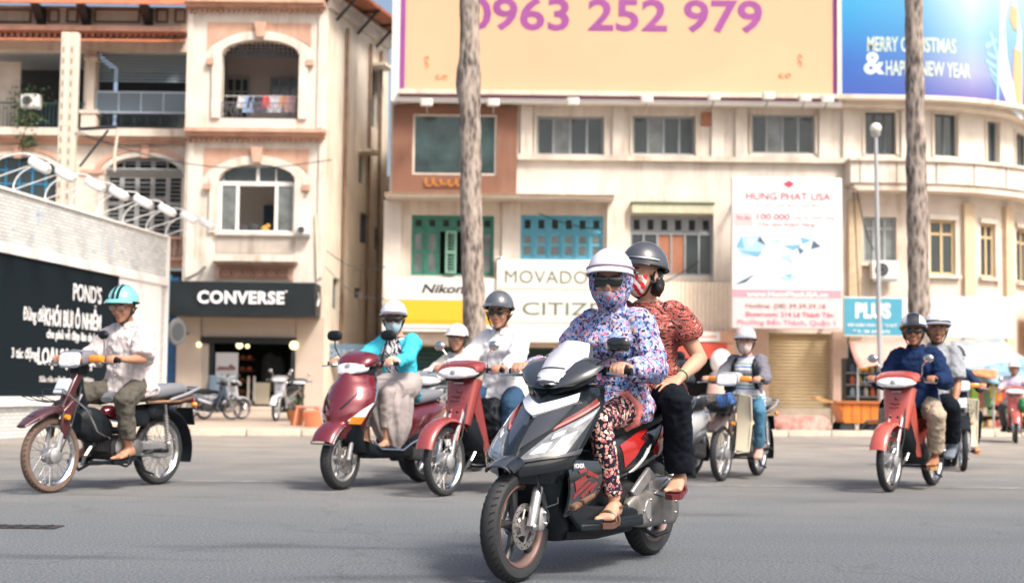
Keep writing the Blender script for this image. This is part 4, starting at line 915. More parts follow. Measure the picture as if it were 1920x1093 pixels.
br = N.new('ShaderNodeTexBrick'); br.inputs['Scale'].default_value = 1; br.inputs['Brick Width'].default_value = .19; br.inputs['Row Height'].default_value = .062; br.inputs['Mortar Size'].default_value = .009
br.inputs['Color1'].default_value = (.66, .66, .64, 1); br.inputs['Color2'].default_value = (.50, .52, .52, 1); br.inputs['Mortar'].default_value = (.34, .36, .36, 1); L.new(cbn.outputs[0], br.inputs[0])
L.new(br.outputs[0], b.inputs['Base Color']); bp = N.new('ShaderNodeBump'); bp.inputs['Strength'].default_value = .4; bp.inputs['Distance'].default_value = .01; bp.invert = True; L.new(br.outputs[1], bp.inputs['Height']); L.new(bp.outputs[0], b.inputs['Normal'])
ztop = (at(0, 355, G0.y).z + at(303, 449, G1.y).z) / 2
mb = MB().bb((-9, 0, 0), (HL, .25, ztop)); mb.map(lambda p: fH(*p)); mb.build('wall', bw, hd)
pu1 = hit(218, 620)[0]; pz0 = .69; pzt = (hit(0, 470)[1] + hit(215, 520)[1]) / 2
mb = MB().bb((-8, -.03, pz0), (pu1, -.002, pzt)); mb.map(lambda p: fH(*p)); mb.build('poster', mat('poster_black', (.008, .014, .019), .85, spec=.08), hd)
mb = MB().bb((pu1 + .003, -.028, pz0), (HL - .3, -.002, pzt)); mb.map(lambda p: fH(*p)); mb.build('pale_poster', mat('poster_pale', (.78, .77, .77), .4, var=.1), hd)
wt = mat('white_trim', (.78, .77, .75), .5)
mb = MB().bb((-9, -.07, pzt + .002), (HL, -.002, pzt + .17)).bb((-9, -.07, pz0 - .16), (HL, -.002, pz0 - .002)).bb((HL + .001, -.06, 0), (HL + .05, .28, ztop + .04)).bb((-9, -.04, ztop), (HL, .29, ztop + .04)); mb.map(lambda p: fH(*p)); mb.build('trim', wt, hd)
random.seed(11)
for k in range(26):       # bluish odd bricks standing a little proud
    u = random.uniform(-3, HL - .3); z = random.choice((random.uniform(pzt + .3, ztop - .2), random.uniform(.1, .5))); w_, h_ = random.choice(((.15, .05), (.11, .3)))
    mb = MB().bb((u, -.006, z), (u + w_, .02, z + h_)); mb.map(lambda p: fH(*p)); mb.build('brick', mat('bluish_brick', (.42, .48, .55), .8), hd)
def htext(s, px0, px1, pyb, pyt, m=lt, off=-.034, **k):
    u0, z0 = hit(px0, (pyb + pyt) / 2); u1, _ = hit(px1, (pyb + pyt) / 2); za = hit((px0 + px1) / 2, pyb)[1]; zb_ = hit((px0 + px1) / 2, pyt)[1]
    return text(s, zb_ - za, m, hd, width=u1 - u0, fn=lambda x, y, z: fH(x + (u0 + u1) / 2, y + off, z + za), depth=.004, **k)
htext("POND'S", 134, 187, 566, 534, bold=.01)
htext('Đừng để', 40, 79, 601, 577, bold=.01); htext('KHÓI BỤI Ô NHIỄM', 80, 186, 614, 583, bold=.022)
htext('che phủ vẻ đẹp làn da bạn', 84, 185, 637, 621, bold=.02)
htext('3 tác động', 18, 66, 671, 652, bold=.01); htext('LOẠI SẠCH BỤI', 67, 176, 684, 654, bold=.022)
htext("Sữa rửa mặt Pond's Pure White", 70, 172, 716, 706, mat('pale_print_text', (.6, .6, .6), .5), bold=.02)
mb = MB().tube([(pu1 + .12 + .14 * sin(a) , -.035, pz0 + .4 + (pzt - pz0 - .5) * a / pi) for a in [i * pi / 10 for i in range(11)]], .035, 6); mb.map(lambda p: fH(*p)); mb.build('silver_arc', mat('silver_arc', (.45, .45, .5), .3), hd)
# floodlights on curved arms
lampw = mat('lamp_white', (.78, .78, .76), .4)
def u_for(px, out=.9):
    lo, hi = -8, HL + 3
    for _ in range(40):
        m_ = (lo + hi) / 2; p = G0 + HU * m_ + HN * out; q = CX + FPX * p.x / p.y
        if q < px: lo = m_
        else: hi = m_
    return lo
names = ['nearest', 'second', 'third', 'fourth', 'fifth', 'sixth', 'seventh', 'farthest']
for k, px in enumerate((66, 116, 172, 217, 263, 309, 350, 386)):
    u = min(u_for(px), HL - .1) if k < 7 else HL - .05; base = G0 + HU * u
    zoff = 0
    t = thing('hoarding_lamp', 'white floodlight on a curved arm, %s of the row on top of the brick hoarding' % names[k], 'lamp', (base.x, base.y, ztop + .04), atan2(HN.y, HN.x) , 'lamps along the top of the hoarding')
    MB().tube([(-.02 + .84 * (1 - cos(a)) / 2, 0, .27 * sin(a) ** .8 + .31 * (a / pi)) for a in [pi * i / 16 for i in range(17)]], .012, 7).build('arm', lampw, t, smooth=True)
    MB().tube([(-.1, 0, -.02), (.80, 0, .28)], .010, 6).build('brace', lampw, t)
    mb = MB().loft([se((.80 + x, 0, .30 - x * .55), (0, 1, 0), (.48, 0, .87), a, c_, 14, 4) for x, a, c_ in ((-.08, .05, .04), (-.04, .10, .07), (.07, .125, .085), (.19, .12, .08), (.24, .08, .05))]); mb.build('head', lampw, t, smooth=True)
    MB().box((.87, 0, .20), (.15, .14, .012), Matrix.Rotation(.5, 3, 'Y')).build('lens', mat('lamp_lens', (.5, .5, .48), .1), t)

# ============================================================ poles, trunks, street lamp
cp = thing('concrete_pole', 'pale twin slotted concrete pole behind the hoarding', 'pole', at(128, 800, 33.5) * 1); cp.location.z = .1
conc = mat('pale_concrete', (.60, .54, .45), .8, var=.08)
pz = at(128, 70, 33.5).z
for k, (px, w_) in enumerate(((118, .16), (133, .26))):
    a = at(px, 230, 33.5).x - cp.location.x
    MB().bb((a - w_ / 2, -.1 + .02 * k, 0), (a + w_ / 2, .12 + .02 * k, pz)).build('shaft', conc, cp, bevel=.02)
    for j in range(26): MB().bb((a - .03, -.104 + .02 * k, pz - .5 - j * .27), (a + .01, -.099 + .02 * k, pz - .36 - j * .27)).build('slot', mat('slot_shade', (.25, .21, .17), .9), cp)
z = at(160, 252, 33.5).z
MB().tube([(.05, -.12, z), (.95, -.12, z + .06)], .045, 6).tube([(.1, -.12, z - .9), (.75, -.12, z - .02)], .03, 6).build('cross_arm', iron, cp)
MB().tube([(.98, -.12, z), (.92, -.12, z - .6), (.93, -.12, z - 1.0)], .035, 6).build('cable_end', stained, cp)

bark = bpy.data.materials.new('mottled_bark'); bark.use_nodes = True; N, L = nt(bark); b = N['Principled BSDF']; b.inputs['Roughness'].default_value = .9
tc = N.new('ShaderNodeTexCoord'); mp = N.new('ShaderNodeMapping'); mp.inputs['Scale'].default_value = (1, 1, .32); L.new(tc.outputs['Object'], mp.inputs[0])
n = N.new('ShaderNodeTexNoise'); n.inputs['Scale'].default_value = 7; n.inputs['Detail'].default_value = 8; n.inputs['Roughness'].default_value = .7; L.new(mp.outputs[0], n.inputs[0])
v = N.new('ShaderNodeTexVoronoi'); v.inputs['Scale'].default_value = 16; L.new(mp.outputs[0], v.inputs[0])
ad = N.new('ShaderNodeMath'); ad.operation = 'MULTIPLY_ADD'; ad.inputs[1].default_value = .35; L.new(v.outputs[0], ad.inputs[0]); L.new(n.outputs[0], ad.inputs[2])
cr = ramp(N, L, ad.outputs[0], [(.46, (.045, .038, .036)), (.56, (.12, .10, .09)), (.68, (.27, .225, .195)), (.84, (.40, .34, .29))]); L.new(cr, b.inputs['Base Color'])
bp = N.new('ShaderNodeBump'); bp.inputs['Strength'].default_value = .8; bp.inputs['Distance'].default_value = .05; L.new(ad.outputs[0], bp.inputs['Height']); L.new(bp.outputs[0], b.inputs['Normal'])
crownm = mat('tree_leaf', (.05, .10, .03), .6, var=.4, scale=2)
def tree(pts, Y, w0, w1, label, seed, knots=()):
    """pts = trunk centre line as photo pixels from the frame top down; continues up to a leafy head"""
    random.seed(seed); P_ = [at(x, y, Y) for x, y in pts]; P_.reverse(); base = P_[0].copy(); base.z = .0
    t = thing('tall_tree', label, 'tree', base); top = P_[-1]; d = (P_[-1] - P_[-2]).normalized()
    path = [base] + P_ + [top + d * 3 + V((0, 0, 0)), top + d * 6.5]; fine = []
    for i in range(len(path) - 1):
        n_ = max(1, int((path[i + 1] - path[i]).length / .12)); fine += [path[i].lerp(path[i + 1], j / n_) for j in range(n_)]
    fine.append(path[-1]); H = fine[-1].z; secs = []
    for p in fine:
        f = p.z / H; r = (w0 + (w1 - w0) * min(1, f * 1.6)) / 2 * (1 + .35 * max(0, 1 - p.z / .5)); sec = []
        for k in range(16):
            a = 2 * pi * k / 16; q = p + V((cos(a), sin(a), 0)) * r
            dn = noise.noise(q * 3.1 + V((seed, 0, 0))) * .06 + noise.noise(q * 9 + V((seed, 5, 0))) * .03
            for kn in knots:
                kp = at(kn[0], kn[1], Y); dd = (q - kp).length; dn += .18 * math.exp(-(dd / .22) ** 2) * (r / .22)
            sec.append(p - base + V((cos(a), sin(a), 0)) * (r * (1 + dn * 2)))
        secs.append(sec)
    MB().loft(secs).build('trunk', bark, t, smooth=True)
    C0 = fine[-1] - base; fo = MB(); br_ = MB()
    for i in range(9):
        a = i * 2.4; e = V((cos(a), sin(a), .55 + .3 * random.random())).normalized(); q = C0 + e * (2.2 + random.random()); br_.tube([C0 - d * (1.5 - i * .14), C0 + e * 1.0, q], [.11, .07, .03], 6)
        for j in range(300):
            c_ = q + V((random.gauss(0, .75), random.gauss(0, .75), random.gauss(0, .5))); u = V((random.uniform(-1, 1), random.uniform(-1, 1), random.uniform(-.6, .6))).normalized() * .24; w_ = u.cross(V((random.random(), random.random(), 1))).normalized() * .1
            fo.add([c_ - u, c_ + w_, c_ + u, c_ - w_], [(0, 1, 2, 3)])
    br_.build('branch', bark, t); fo.build('crown', crownm, t, smooth=False); return t
tree([(880, 0), (881, 130), (882, 250), (883, 400), (888, 560), (893, 640)], 24.5, .42, .33, 'pale mottled tree trunk rising in front of the camera and watch signs', 3, [(863, 140), (866, 165)])
tree([(1713, 0), (1715, 120), (1717, 260), (1720, 400), (1723, 560), (1724, 600)], 24.0, .39, .29, 'dark mottled tree trunk right of the lamp post, behind the rider in the navy shirt', 8)
lp = thing('street_lamp', 'slim grey street lamp post with a round white globe on top', 'street lamp', gnd(1652, 817)); Yl = lp.location.y; tz = at(1642, 258, Yl)
top = tz - lp.location; gm = mat('galvanised_steel', (.42, .44, .46), .45, .3)
MB().tube([(0, 0, 0), V((0, 0, .4)), V((0, 0, .42)), top], [.085, .085, .06, .042], 12).build('post', gm, lp, smooth=True)
MB().lathe([(.14, 0), (.14, .03), (.09, .06), (.085, .3)], ax='z').build('base_flange', gm, lp)
MB().lathe([(.045, 0), (.1, .05), (.11, .1)], top, 'z', 16).build('collar', gm, lp)
MB().ball(top + V((0, 0, .2)), (.125, .125, .12), 20, 12).build('globe', mat('globe_white', (.80, .78, .72), .25), lp, smooth=True)

for k, (A, B, sag) in enumerate(((at(121, 236, 33.4), at(352, 262, 38.9), .35), (at(140, 250, 33.4), at(622, 300, 38.8), .5), (at(612, 470, 38.9), at(724, 500, 38.7), .25), (at(610, 500, 38.9), at(728, 560, 38.7), .3), (at(1585, 352, 38.2), at(1920, 330, 40.5), .25))):
    w_ = MB().tube([A.lerp(B, i / 12) - V((0, 0, sag * sin(pi * i / 12))) for i in range(13)], .014, 5).build('overhead_cable', iron)
    tag(w_, ('thin black cable from the twin concrete pole to the colonial building', 'long black cable from the twin concrete pole to the corner tower', 'upper black cable crossing the alley mouth', 'lower black cable crossing the alley mouth', 'thin black cable along the curved corner under the balcony band')[k], 'cable')
# ============================================================ market stalls on the right
ORD = ('first', 'second', 'third', 'fourth', 'fifth', 'sixth', 'seventh', 'eighth', 'ninth', 'tenth'); GC = ('red', 'beige', 'lime green', 'dark green', 'orange', 'dark brown', 'cream', 'brown', 'mustard')
def drape(parent, name, m, P_, nu=10, nv=5, sag=.12, seed=0):
    a, b, c, d = [V(p) for p in P_]; vs = []; fs = []
    for j in range(nv + 1):
        for i in range(nu + 1):
            u, v_ = i / nu, j / nv; p = a.lerp(b, u).lerp(d.lerp(c, u), v_)
            p = p + V((0, 0, -sag * sin(pi * v_) + .05 * noise.noise(V((u * 5, v_ * 3, seed))))) ; vs.append(p)
    for j in range(nv):
        for i in range(nu): k = j * (nu + 1) + i; fs.append((k, k + 1, k + nu + 2, k + nu + 1))
    return build_in(parent, MB().add(vs, fs), name, m, smooth=True, solid=.02)
st = thing('food_stall', 'street stall with a sagging pink canopy and dark shelves of jars beside the lamp post', 'stall', at(1625, 806, 36) * 1); st.location.z = .12
drape(st, 'canopy', mat('pink_tarpaulin', (.72, .36, .29), .6, var=.15, scale=2), [at(1592, 640, 37.2), at(1735, 636, 37.2), at(1712, 668, 34.3), at(1612, 690, 34.3)], seed=2)
x0, x1, z0, z1 = rect(1586, 672, 1712, 800, 36.8); build_in(st, MB().bb((x0, 36.8, .12), (x1, 37.3, z1)), 'cabinet', mat('dark_cabinet', (.04, .05, .055), .6))
for px, py in ((1590, 650), (1712, 650), (1608, 690), (1706, 668)): p = at(px, py, 37.1 if py == 650 else 34.4); build_in(st, MB().tube([(p.x, p.y, .12), p], .025, 6), 'post', greyp)
random.seed(21); jcols = [mat('jar_%d' % k, c_, .3) for k, c_ in enumerate(((.3, .4, .45), (.5, .12, .05), (.05, .12, .2), (.45, .4, .15), (.5, .5, .48)))]
for j in range(3):
    p0, p1 = at(1590, 742 - j * 22, 36.6), at(1706, 742 - j * 22, 36.6); build_in(st, MB().bb((p0.x, 36.45, p0.z - .03), (p1.x, 36.79, p0.z)), 'shelf', greyp)
    for k in range(9):
        x = p0.x + .12 + (p1.x - p0.x - .24) * k / 8; o = MB().lathe([(0, 0), (.06, 0), (.065, .14), (.04, .17), (.045, .21), (0, .21)], (x, 36.6, p0.z + .002), 'z', 8); tag(o.build('jar', jcols[(k * 2 + j) % 5]), '%s jar, %s from the left on the %s shelf of the pink canopied stall' % (('grey', 'red', 'dark blue', 'olive', 'white')[(k * 2 + j) % 5], ORD[k], ('bottom', 'middle', 'top')[j]), 'jar', 'jars on the stall shelves')
t = thing('stall_sign', 'small yellow sign hanging in the dark stall under the pink canopy', 'sign', at(1618, 694, 35.5)); MB().bb((-.14, 0, 0), (.14, .03, .1)).build('board', mat('yellow_sign', (.7, .5, .05), .5), t); MB().tube([(-.1, .01, .1), (-.1, .01, .3)], .006, 4).tube([(.1, .01, .1), (.1, .01, .3)], .006, 4).build('cord', iron, t)
# orange pushcart
ct = thing('pushcart', 'orange wooden food pushcart with small wheels parked before the stall', 'cart', gnd(1603, 817)); Yc = ct.location.y
om = mat('orange_cart_paint', (.70, .19, .02), .5, var=.25, scale=3)
xa = at(1564, 780, Yc).x - ct.location.x; xb = at(1650, 780, Yc).x - ct.location.x; za = at(1600, 793, Yc).z; zb = at(1600, 756, Yc).z
MB().loft([[V((x, y, z)) for x, y in ((xa + i, -.4), (xb - i, -.4), (xb - i, .4), (xa + i, .4))] for z, i in ((za, .12), (zb, 0))]).build('body', om, ct, bevel=.02)
MB().bb((xa - .06, -.46, zb + .001), (xb + .06, .46, zb + .05)).build('top_board', mat('dark_orange_wood', (.40, .12, .03), .6), ct)
for k in range(5): x = xa + .1 + (xb - xa - .2) * k / 4; MB().bb((x - .015, -.412, za + .05), (x + .015, -.4, zb - .02)).build('slat', mat('dark_orange_wood', (.4, .12, .03)), ct)
for sx in (xa + .2, xb - .2):
    for sy in (-.35, .35): w = MB().lathe([(.13, -.02), (.16, -.025), (.17, 0), (.16, .025), (.13, .02)], (0, 0, 0), 'y', 20, closed=True).build('wheel', mat('rubber', (.015, .016, .018), .8), ct); w.location = (sx, sy, .17); MB().lathe([(0, -.02), (.13, -.015), (.13, .015), (0, .02)], (0, 0, 0), 'y', 12).build('hub', iron, w)
MB().tube([(xa, -.3, zb - .02), (xa - .45, -.3, zb + .12), (xa - .45, .3, zb + .12), (xa, .3, zb - .02)], .022, 6).build('push_handle', mat('tan_wood', (.45, .25, .08), .6), ct)
hp = MB().tube([(.0, 0, 0), (.3, 0, .02), (.5, 0, .28), (.75, 0, .3), (.8, 0, 0)], .03, 6); hp.build('step_frame', iron, ct).location = (-.35, -.45, .05)
# white and blue tarp stall
st2 = thing('goods_stall', 'market stall with a large white and blue tarpaulin over colourful goods at the right', 'stall', at(1860, 806, 34) * 1); st2.location.z = .12
tarp = mat('white_tarpaulin', (.40, .46, .49), .7, var=.22, scale=1.2, streak=.5, stain=(.18, .17, .15))
drape(st2, 'tarpaulin', tarp, [at(1782, 640, 37.5), at(1880, 634, 37.5), at(1930, 672, 33.5), at(1806, 692, 33.5)], seed=4)
drape(st2, 'side_curtain', mat('blue_print_tarp', (.20, .38, .50), .6, var=.45, scale=4), [at(1806, 692, 33.5), at(1930, 672, 33.5), at(1930, 738, 33.3), at(1818, 706, 33.3)], sag=0, seed=6)
drape(st2, 'orange_curtain', mat('orange_tarp', (.70, .22, .08), .6, var=.3), [at(1822, 692, 33.4), at(1870, 694, 33.2), at(1868, 710, 33.1), at(1820, 702, 33.2)], sag=0, seed=7)
for px in (1815, 1862, 1925): p = at(px, 690, 33.5); build_in(st2, MB().tube([(p.x, p.y, .12), p], .025, 6), 'post', greyp)
p0, p1 = at(1825, 800, 35.2), at(1925, 800, 35.2)
build_in(st2, MB().bb((p0.x, 35.4, .12), (p1.x, 35.5, 1.5)), 'back_panel', mat('stall_brown', (.10, .05, .03), .7, var=.3))
random.seed(9); gc = [(.5, .06, .04), (.6, .45, .25), (.35, .6, .08), (.08, .2, .1), (.6, .25, .05), (.15, .06, .04), (.55, .5, .42), (.3, .12, .1), (.5, .4, .05)]
gm_ = [mat('goods_%d' % k, c_, .6) for k, c_ in enumerate(gc)]
for j in range(5):
    z = .14 + j * .27; build_in(st2, MB().bb((p0.x, 35.0 + j * .06, z - .02), (p1.x, 35.39, z)), 'shelf', mat('stall_wood', (.3, .18, .08), .7))
    for k in range(10):
        x = p0.x + .1 + (p1.x - p0.x - .2) * (k + .5) / 10; h = random.uniform(.1, .21); y = 35.05 + j * .06
        mb = MB()
        if random.random() < .5: mb.lathe([(0, 0), (.06, 0), (.065, h * .6), (.03, h * .8), (.03, h), (0, h)], (x, y + .08, z + .001), 'z', 8)
        else: mb.loft([se((x, y + .08, z + q), (1, 0, 0), (0, 1, 0), .065, .05, 8, 4) for q in (.001, h * .5, h)])
        ci = random.randrange(9); tag(mb.build('packaged_goods', gm_[ci]), '%s packet, %s from the left on the %s shelf of the tarpaulin stall' % (GC[ci], ORD[k], ('lowest', 'second', 'third', 'fourth', 'top')[j]), 'goods', 'goods on the stall shelves')
for k in range(9):
    p = at(1828 + k * 11, 722 + (k % 3) * 5, 34.3); h = random.uniform(.3, .5); mb = MB().loft([se((p.x, p.y, p.z - q), (1, 0, 0), (0, 1, 0), a, .04, 8, 3) for q, a in ((0, .03), (.05, .09), (h, .11))])
    tag(mb.build('hanging_bag', gm_[(k * 5 + 2) % 9]), '%s bag hanging %s from the left under the white and blue tarpaulin' % (GC[(k * 5 + 2) % 9], ORD[k]), 'bag', 'bags hanging from the tarpaulin stall')
# small planters and stools by the shop
for px, py, c_, lb in ((556, 797, (.45, .18, .06), 'brown clay pot at the foot of the right hand shop pillar'), (576, 798, (.70, .25, .15), 'orange pink plastic stool by the right hand shop pillar')):
    t = thing('clay_pot' if px == 556 else 'plastic_stool', lb, 'pot' if px == 556 else 'stool', gnd(px, py, .12))
    if px == 556:
        MB().lathe([(0, 0), (.12, 0), (.17, .26), (.19, .3), (.15, .3), (0, .24)], ax='z', n=14).build('pot', mat('clay', c_, .8), t)
        random.seed(2); lf = MB()
        for k in range(60):
            a = random.uniform(0, 6.28); q = V((cos(a), sin(a), 0)) * random.uniform(.02, .16) + V((0, 0, random.uniform(.28, .6))); u = V((cos(a), sin(a), random.random())) * .09; w_ = V((-sin(a), cos(a), 0)) * .03; lf.add([q, q + u * .5 + w_, q + u, q + u * .5 - w_], [(0, 1, 2, 3)])
        lf.build('foliage', leafm, t)
    else:
        pm_ = mat('orange_pink_plastic', c_, .4); MB().bb((-.22, -.2, .36), (.22, .2, .4)).build('seat', pm_, t, bevel=.02)
        for sx in (-1, 1):
            for sy in (-1, 1): MB().tube([(sx * .18, sy * .16, .37), (sx * .24, sy * .2, 0)], .03, 6).build('leg', pm_, t)
o = MB().lathe([(0, 0), (.22, 0), (.26, .3), (.22, .32), (0, .3)], ax='z', n=12).build('basin', mat('orange_plastic', (.75, .24, .12), .4), loc=gnd(592, 800, .12)); tag(o, 'orange plastic basin at the right edge of the shop entrance', 'basin')
t = thing('sandwich_board', 'cream sandwich board standing inside the shop entrance', 'sign', at(491, 772, YB + .5)); t.location.z = .36
MB().box((0, 0, .35), (.4, .03, .6), Matrix.Rotation(-.12, 3, 'X')).build('panel', mat('cream_panel', (.55, .5, .36), .6), t); MB().tube([(-.17, .15, .05), (-.17, .03, .6)], .012, 4).tube([(.17, .15, .05), (.17, .03, .6)], .012, 4).build('leg', iron, t)
for px, lb in ((404, 'blue grey bin left of the poster in the shop entrance'), (427, 'pale grey bin under the poster in the shop entrance')):
    o = MB().loft([se((0, 0, z), (1, 0, 0), (0, 1, 0), a, a * .8, 12, 4) for z, a in ((0, .17), (.75, .2), (.76, .215), (.82, .2))]).build('bin', mat('bin%d' % px, (.12, .18, .24) if px == 404 else (.25, .28, .3), .5), loc=(at(px, 780, YB - .25).x, YB - .25, .365)); tag(o, lb, 'bin')

# ============================================================ MOTORCYCLES
# local frame of every machine: +x forward, +y its left, z up, origin under the rear axle
def qpatch(mb, fn, cor, n=8, m=6, off=.0, th=.006):
    """solid patch of a parametric surface fn(u, v); cor = four (u, v) corners in order"""
    def P(i, j):
        a, b = i / n, j / m; u = [(1 - a) * (1 - b) * cor[0][k] + a * (1 - b) * cor[1][k] + a * b * cor[2][k] + (1 - a) * b * cor[3][k] for k in (0, 1)]
        p = V(fn(*u)); e = 1e-3; du = V(fn(u[0] + e, u[1])) - V(fn(u[0] - e, u[1])); dv = V(fn(u[0], u[1] + e)) - V(fn(u[0], u[1] - e)); nn = du.cross(dv)
        return p, (nn.normalized() if nn.length > 1e-12 else V((0, 0, 1)))
    o = []; q = []
    for j in range(m + 1):
        for i in range(n + 1): p, nn = P(i, j); o.append(p + nn * off); q.append(p + nn * (off - th))
    N_ = len(o); w = n + 1; fs = []
    for j in range(m):
        for i in range(n): k = j * w + i; fs += [(k, k + 1, k + w + 1, k + w), (N_ + k, N_ + k + w, N_ + k + w + 1, N_ + k + 1)]
    for i in range(n): a = i; b = m * w + i; fs += [(a, N_ + a, N_ + a + 1, a + 1), (b, b + 1, N_ + b + 1, N_ + b)]
    for j in range(m): a = j * w; b = a + n; fs += [(a, a + w, N_ + a + w, N_ + a), (b, N_ + b, N_ + b + w, b + w)]
    return mb.add(o + q, fs)
def hull(st, n=20, p=2.6, dome=None):   # stations (x, zc, half width, half height)
    return MB().loft([se((s[0], 0, s[1]), (0, 1, 0), (0, 0, 1), s[2], s[3], n, s[4] if len(s) > 4 else p) for s in st])
rubber = mat('tyre_rubber', (.018, .020, .023), .75, var=.12, scale=30, bump=.15)
dusty = mat('dusty_tyre', (.13, .085, .065), .9, var=.2, scale=12)
chrome = mat('chrome', (.62, .62, .62), .18, 1.0)
alloy = mat('alloy', (.42, .42, .43), .4, .7, var=.15, scale=20)
darkalloy = mat('dark_alloy', (.06, .065, .07), .4, .6)
blackp = mat('black_plastic', (.006, .010, .014), .5, spec=.3)
satin = mat('satin_black', (.008, .012, .016), .24, coat=.45, spec=.3)
gloss = mat('gloss_black', (.010, .013, .016), .12, coat=1)
seatm = mat('seat_vinyl', (.010, .014, .018), .5, spec=.3, bump=.1, bscale=300)
greyseat = mat('grey_seat_vinyl', (.17, .18, .20), .5, bump=.1, bscale=200)
engm = mat('engine_metal', (.20, .20, .20), .5, .7, var=.3, scale=18)
engd = mat('dirty_engine', (.04, .042, .045), .6, .4, var=.4, scale=22)
lens = mat('clear_lens', (.72, .74, .76), .08, coat=1, var=.10, scale=30)
reflm = mat('reflector', (.50, .52, .55), .35, .8)
amber = mat('amber_lens', (.75, .25, .02), .15, coat=1)
redl = mat('red_lens', (.5, .02, .02), .15, coat=1)
maroon = mat('maroon_paint', (.165, .018, .030), .22, .35, coat=1, var=.06, scale=4)
pink = mat('faded_red_paint', (.34, .060, .058), .28, .35, coat=1, var=.08, scale=4)
pink2 = mat('coral_paint', (.52, .10, .075), .25, .2, coat=1, var=.08, scale=4)
brownred = mat('brown_maroon_paint', (.075, .025, .03), .3, .2, coat=.8)
silverp = mat('silver_paint', (.50, .51, .53), .3, .6, coat=1)
greyb = mat('graphite_paint', (.060, .066, .075), .25, .5, coat=.8)
redg = mat('red_graphic', (.42, .02, .018), .2, .2, coat=1)
whiteg = mat('white_graphic', (.70, .71, .74), .25, coat=1)
creamp = mat('cream_plastic', (.62, .57, .44), .4, coat=.3)
whitepl = mat('white_plastic_body', (.72, .73, .75), .25, coat=1)
mirror = mat('mirror_glass', (.7, .7, .72), .03, 1)
seatedge = mat('worn_gold', (.55, .33, .2), .35, .6)

def wheel(t, x, r, w, spokes='wire', rimm=chrome, tyrem=rubber, disc=False, hubm=alloy, nsp=5, tread=True):
    R0 = r - w * .85
    prof = [(R0, -w * .36), (R0 + w * .25, -w * .5), (r - w * .28, -w * .5), (r - w * .08, -w * .33), (r, -w * .1), (r, w * .1), (r - w * .08, w * .33), (r - w * .28, w * .5), (R0 + w * .25, w * .5), (R0, w * .36)]
    o = MB().lathe(prof, n=48, closed=True).build('wheel', tyrem, t, loc=(x, 0, r), smooth=True)
    ri = R0 + .004
    MB().lathe([(ri, -w * .36), (ri + .008, -w * .40), (ri - .006, -w * .42), (ri - .020, -w * .20), (ri - .020, w * .20), (ri - .006, w * .42), (ri + .008, w * .40), (ri, w * .36)], n=40, closed=True).build('rim', rimm, o)
    if tread:
        tb = MB()
        for k in range(44):
            a = 2 * pi * k / 44
            for s in (-1, 1):
                e = V((cos(a), 0, sin(a))); tn = V((-sin(a), 0, cos(a))); c = e * (r - w * .035) + V((0, s * w * .22, 0)); tb.add([c - tn * .004 + e * .0045, c + tn * .004 + e * .0045, c + tn * (.004 + .012) + V((0, s * w * .2, 0)) - e * w * .10, c + tn * (.012 - .004) + V((0, s * w * .2, 0)) - e * w * .10], [(0, 1, 2, 3)])
        tb.build('tread_groove', mat('tread_dark', (.004, .005, .006), .9), o, kind='stuff')
    hub = MB().lathe([(0, -.05), (.03, -.05), (.045, -.035), (.045, .035), (.03, .05), (0, .05)], n=20)
    if spokes == 'wire':
        hub = MB().lathe([(0, -.06), (.02, -.06), (.025, -.045), (.062, -.04), (.068, -.02), (.068, .02), (.062, .035), (.03, .04), (.02, .06), (0, .06)], n=24)
        sp = MB()
        for k in range(32):
            a = 2 * pi * k / 32; b = a + (.55 if k % 2 else -.55); s = (-1, 1)[(k // 2) % 2]
            sp.tube([(.06 * cos(b), s * .03, .06 * sin(b)), ((ri - .015) * cos(a), 0, (ri - .015) * sin(a))], .0022, 4)
        sp.build('spokes', chrome, o, kind='stuff')
    else:
        for k in range(nsp):
            a = 2 * pi * k / nsp; e = V((cos(a), 0, sin(a))); tn = V((-sin(a), 0, cos(a))); sec = []
            for f, hw, ht in ((.03, .03, .022), (.5 * ri, .017, .016), (ri - .017, .026, .02)): sec.append(se(e * f + tn * .03 * f / ri, tn, (0, 1, 0), hw, ht, 8, 3))
            MB().loft(sec).build('spoke', spokes, o, smooth=True)
    hub.build('hub', hubm, o)
    if disc:
        d = MB().lathe([(.075, .048), (.108, .048), (.108, .052), (.075, .052)], n=40, closed=True).lathe([(.02, .049), (.045, .049), (.045, .055), (.02, .055)], n=20, closed=True)
        for k in range(6): a = k * pi / 3; d.tube([(.04 * cos(a), .051, .04 * sin(a)), (.08 * cos(a + .5), .051, .08 * sin(a + .5))], .006, 5)
        d.build('brake_disc', mat('disc_steel', (.45, .42, .40), .35, .9), o)
        hl = MB()
        for k in range(24): a = k * pi / 12; hl.lathe([(0, .0535), (.004, .0535), (.004, .052)], c=((.085 + .014 * (k % 2)) * cos(a), 0, (.085 + .014 * (k % 2)) * sin(a)), n=6)
        hl.build('disc_holes', blackp, o, kind='stuff')
    return o
def fender(t, name, m, x, z, r, a0, a1, hw, crown=.02, loc=None, n=18, th=.006, taper=.0, **k):
    fn = lambda u, v: (x + (r + crown * cos(v * pi / 2)) * cos(u), hw * (1 - taper * abs(u - a0) / abs(a1 - a0)) * sin(v * pi / 2) , z + (r + crown * cos(v * pi / 2)) * sin(u))
    return qpatch(MB(), fn, [(radians(a0), -1), (radians(a1), -1), (radians(a1), 1), (radians(a0), 1)], n, 10, 0, th).build(name, m, t, smooth=True, **k)
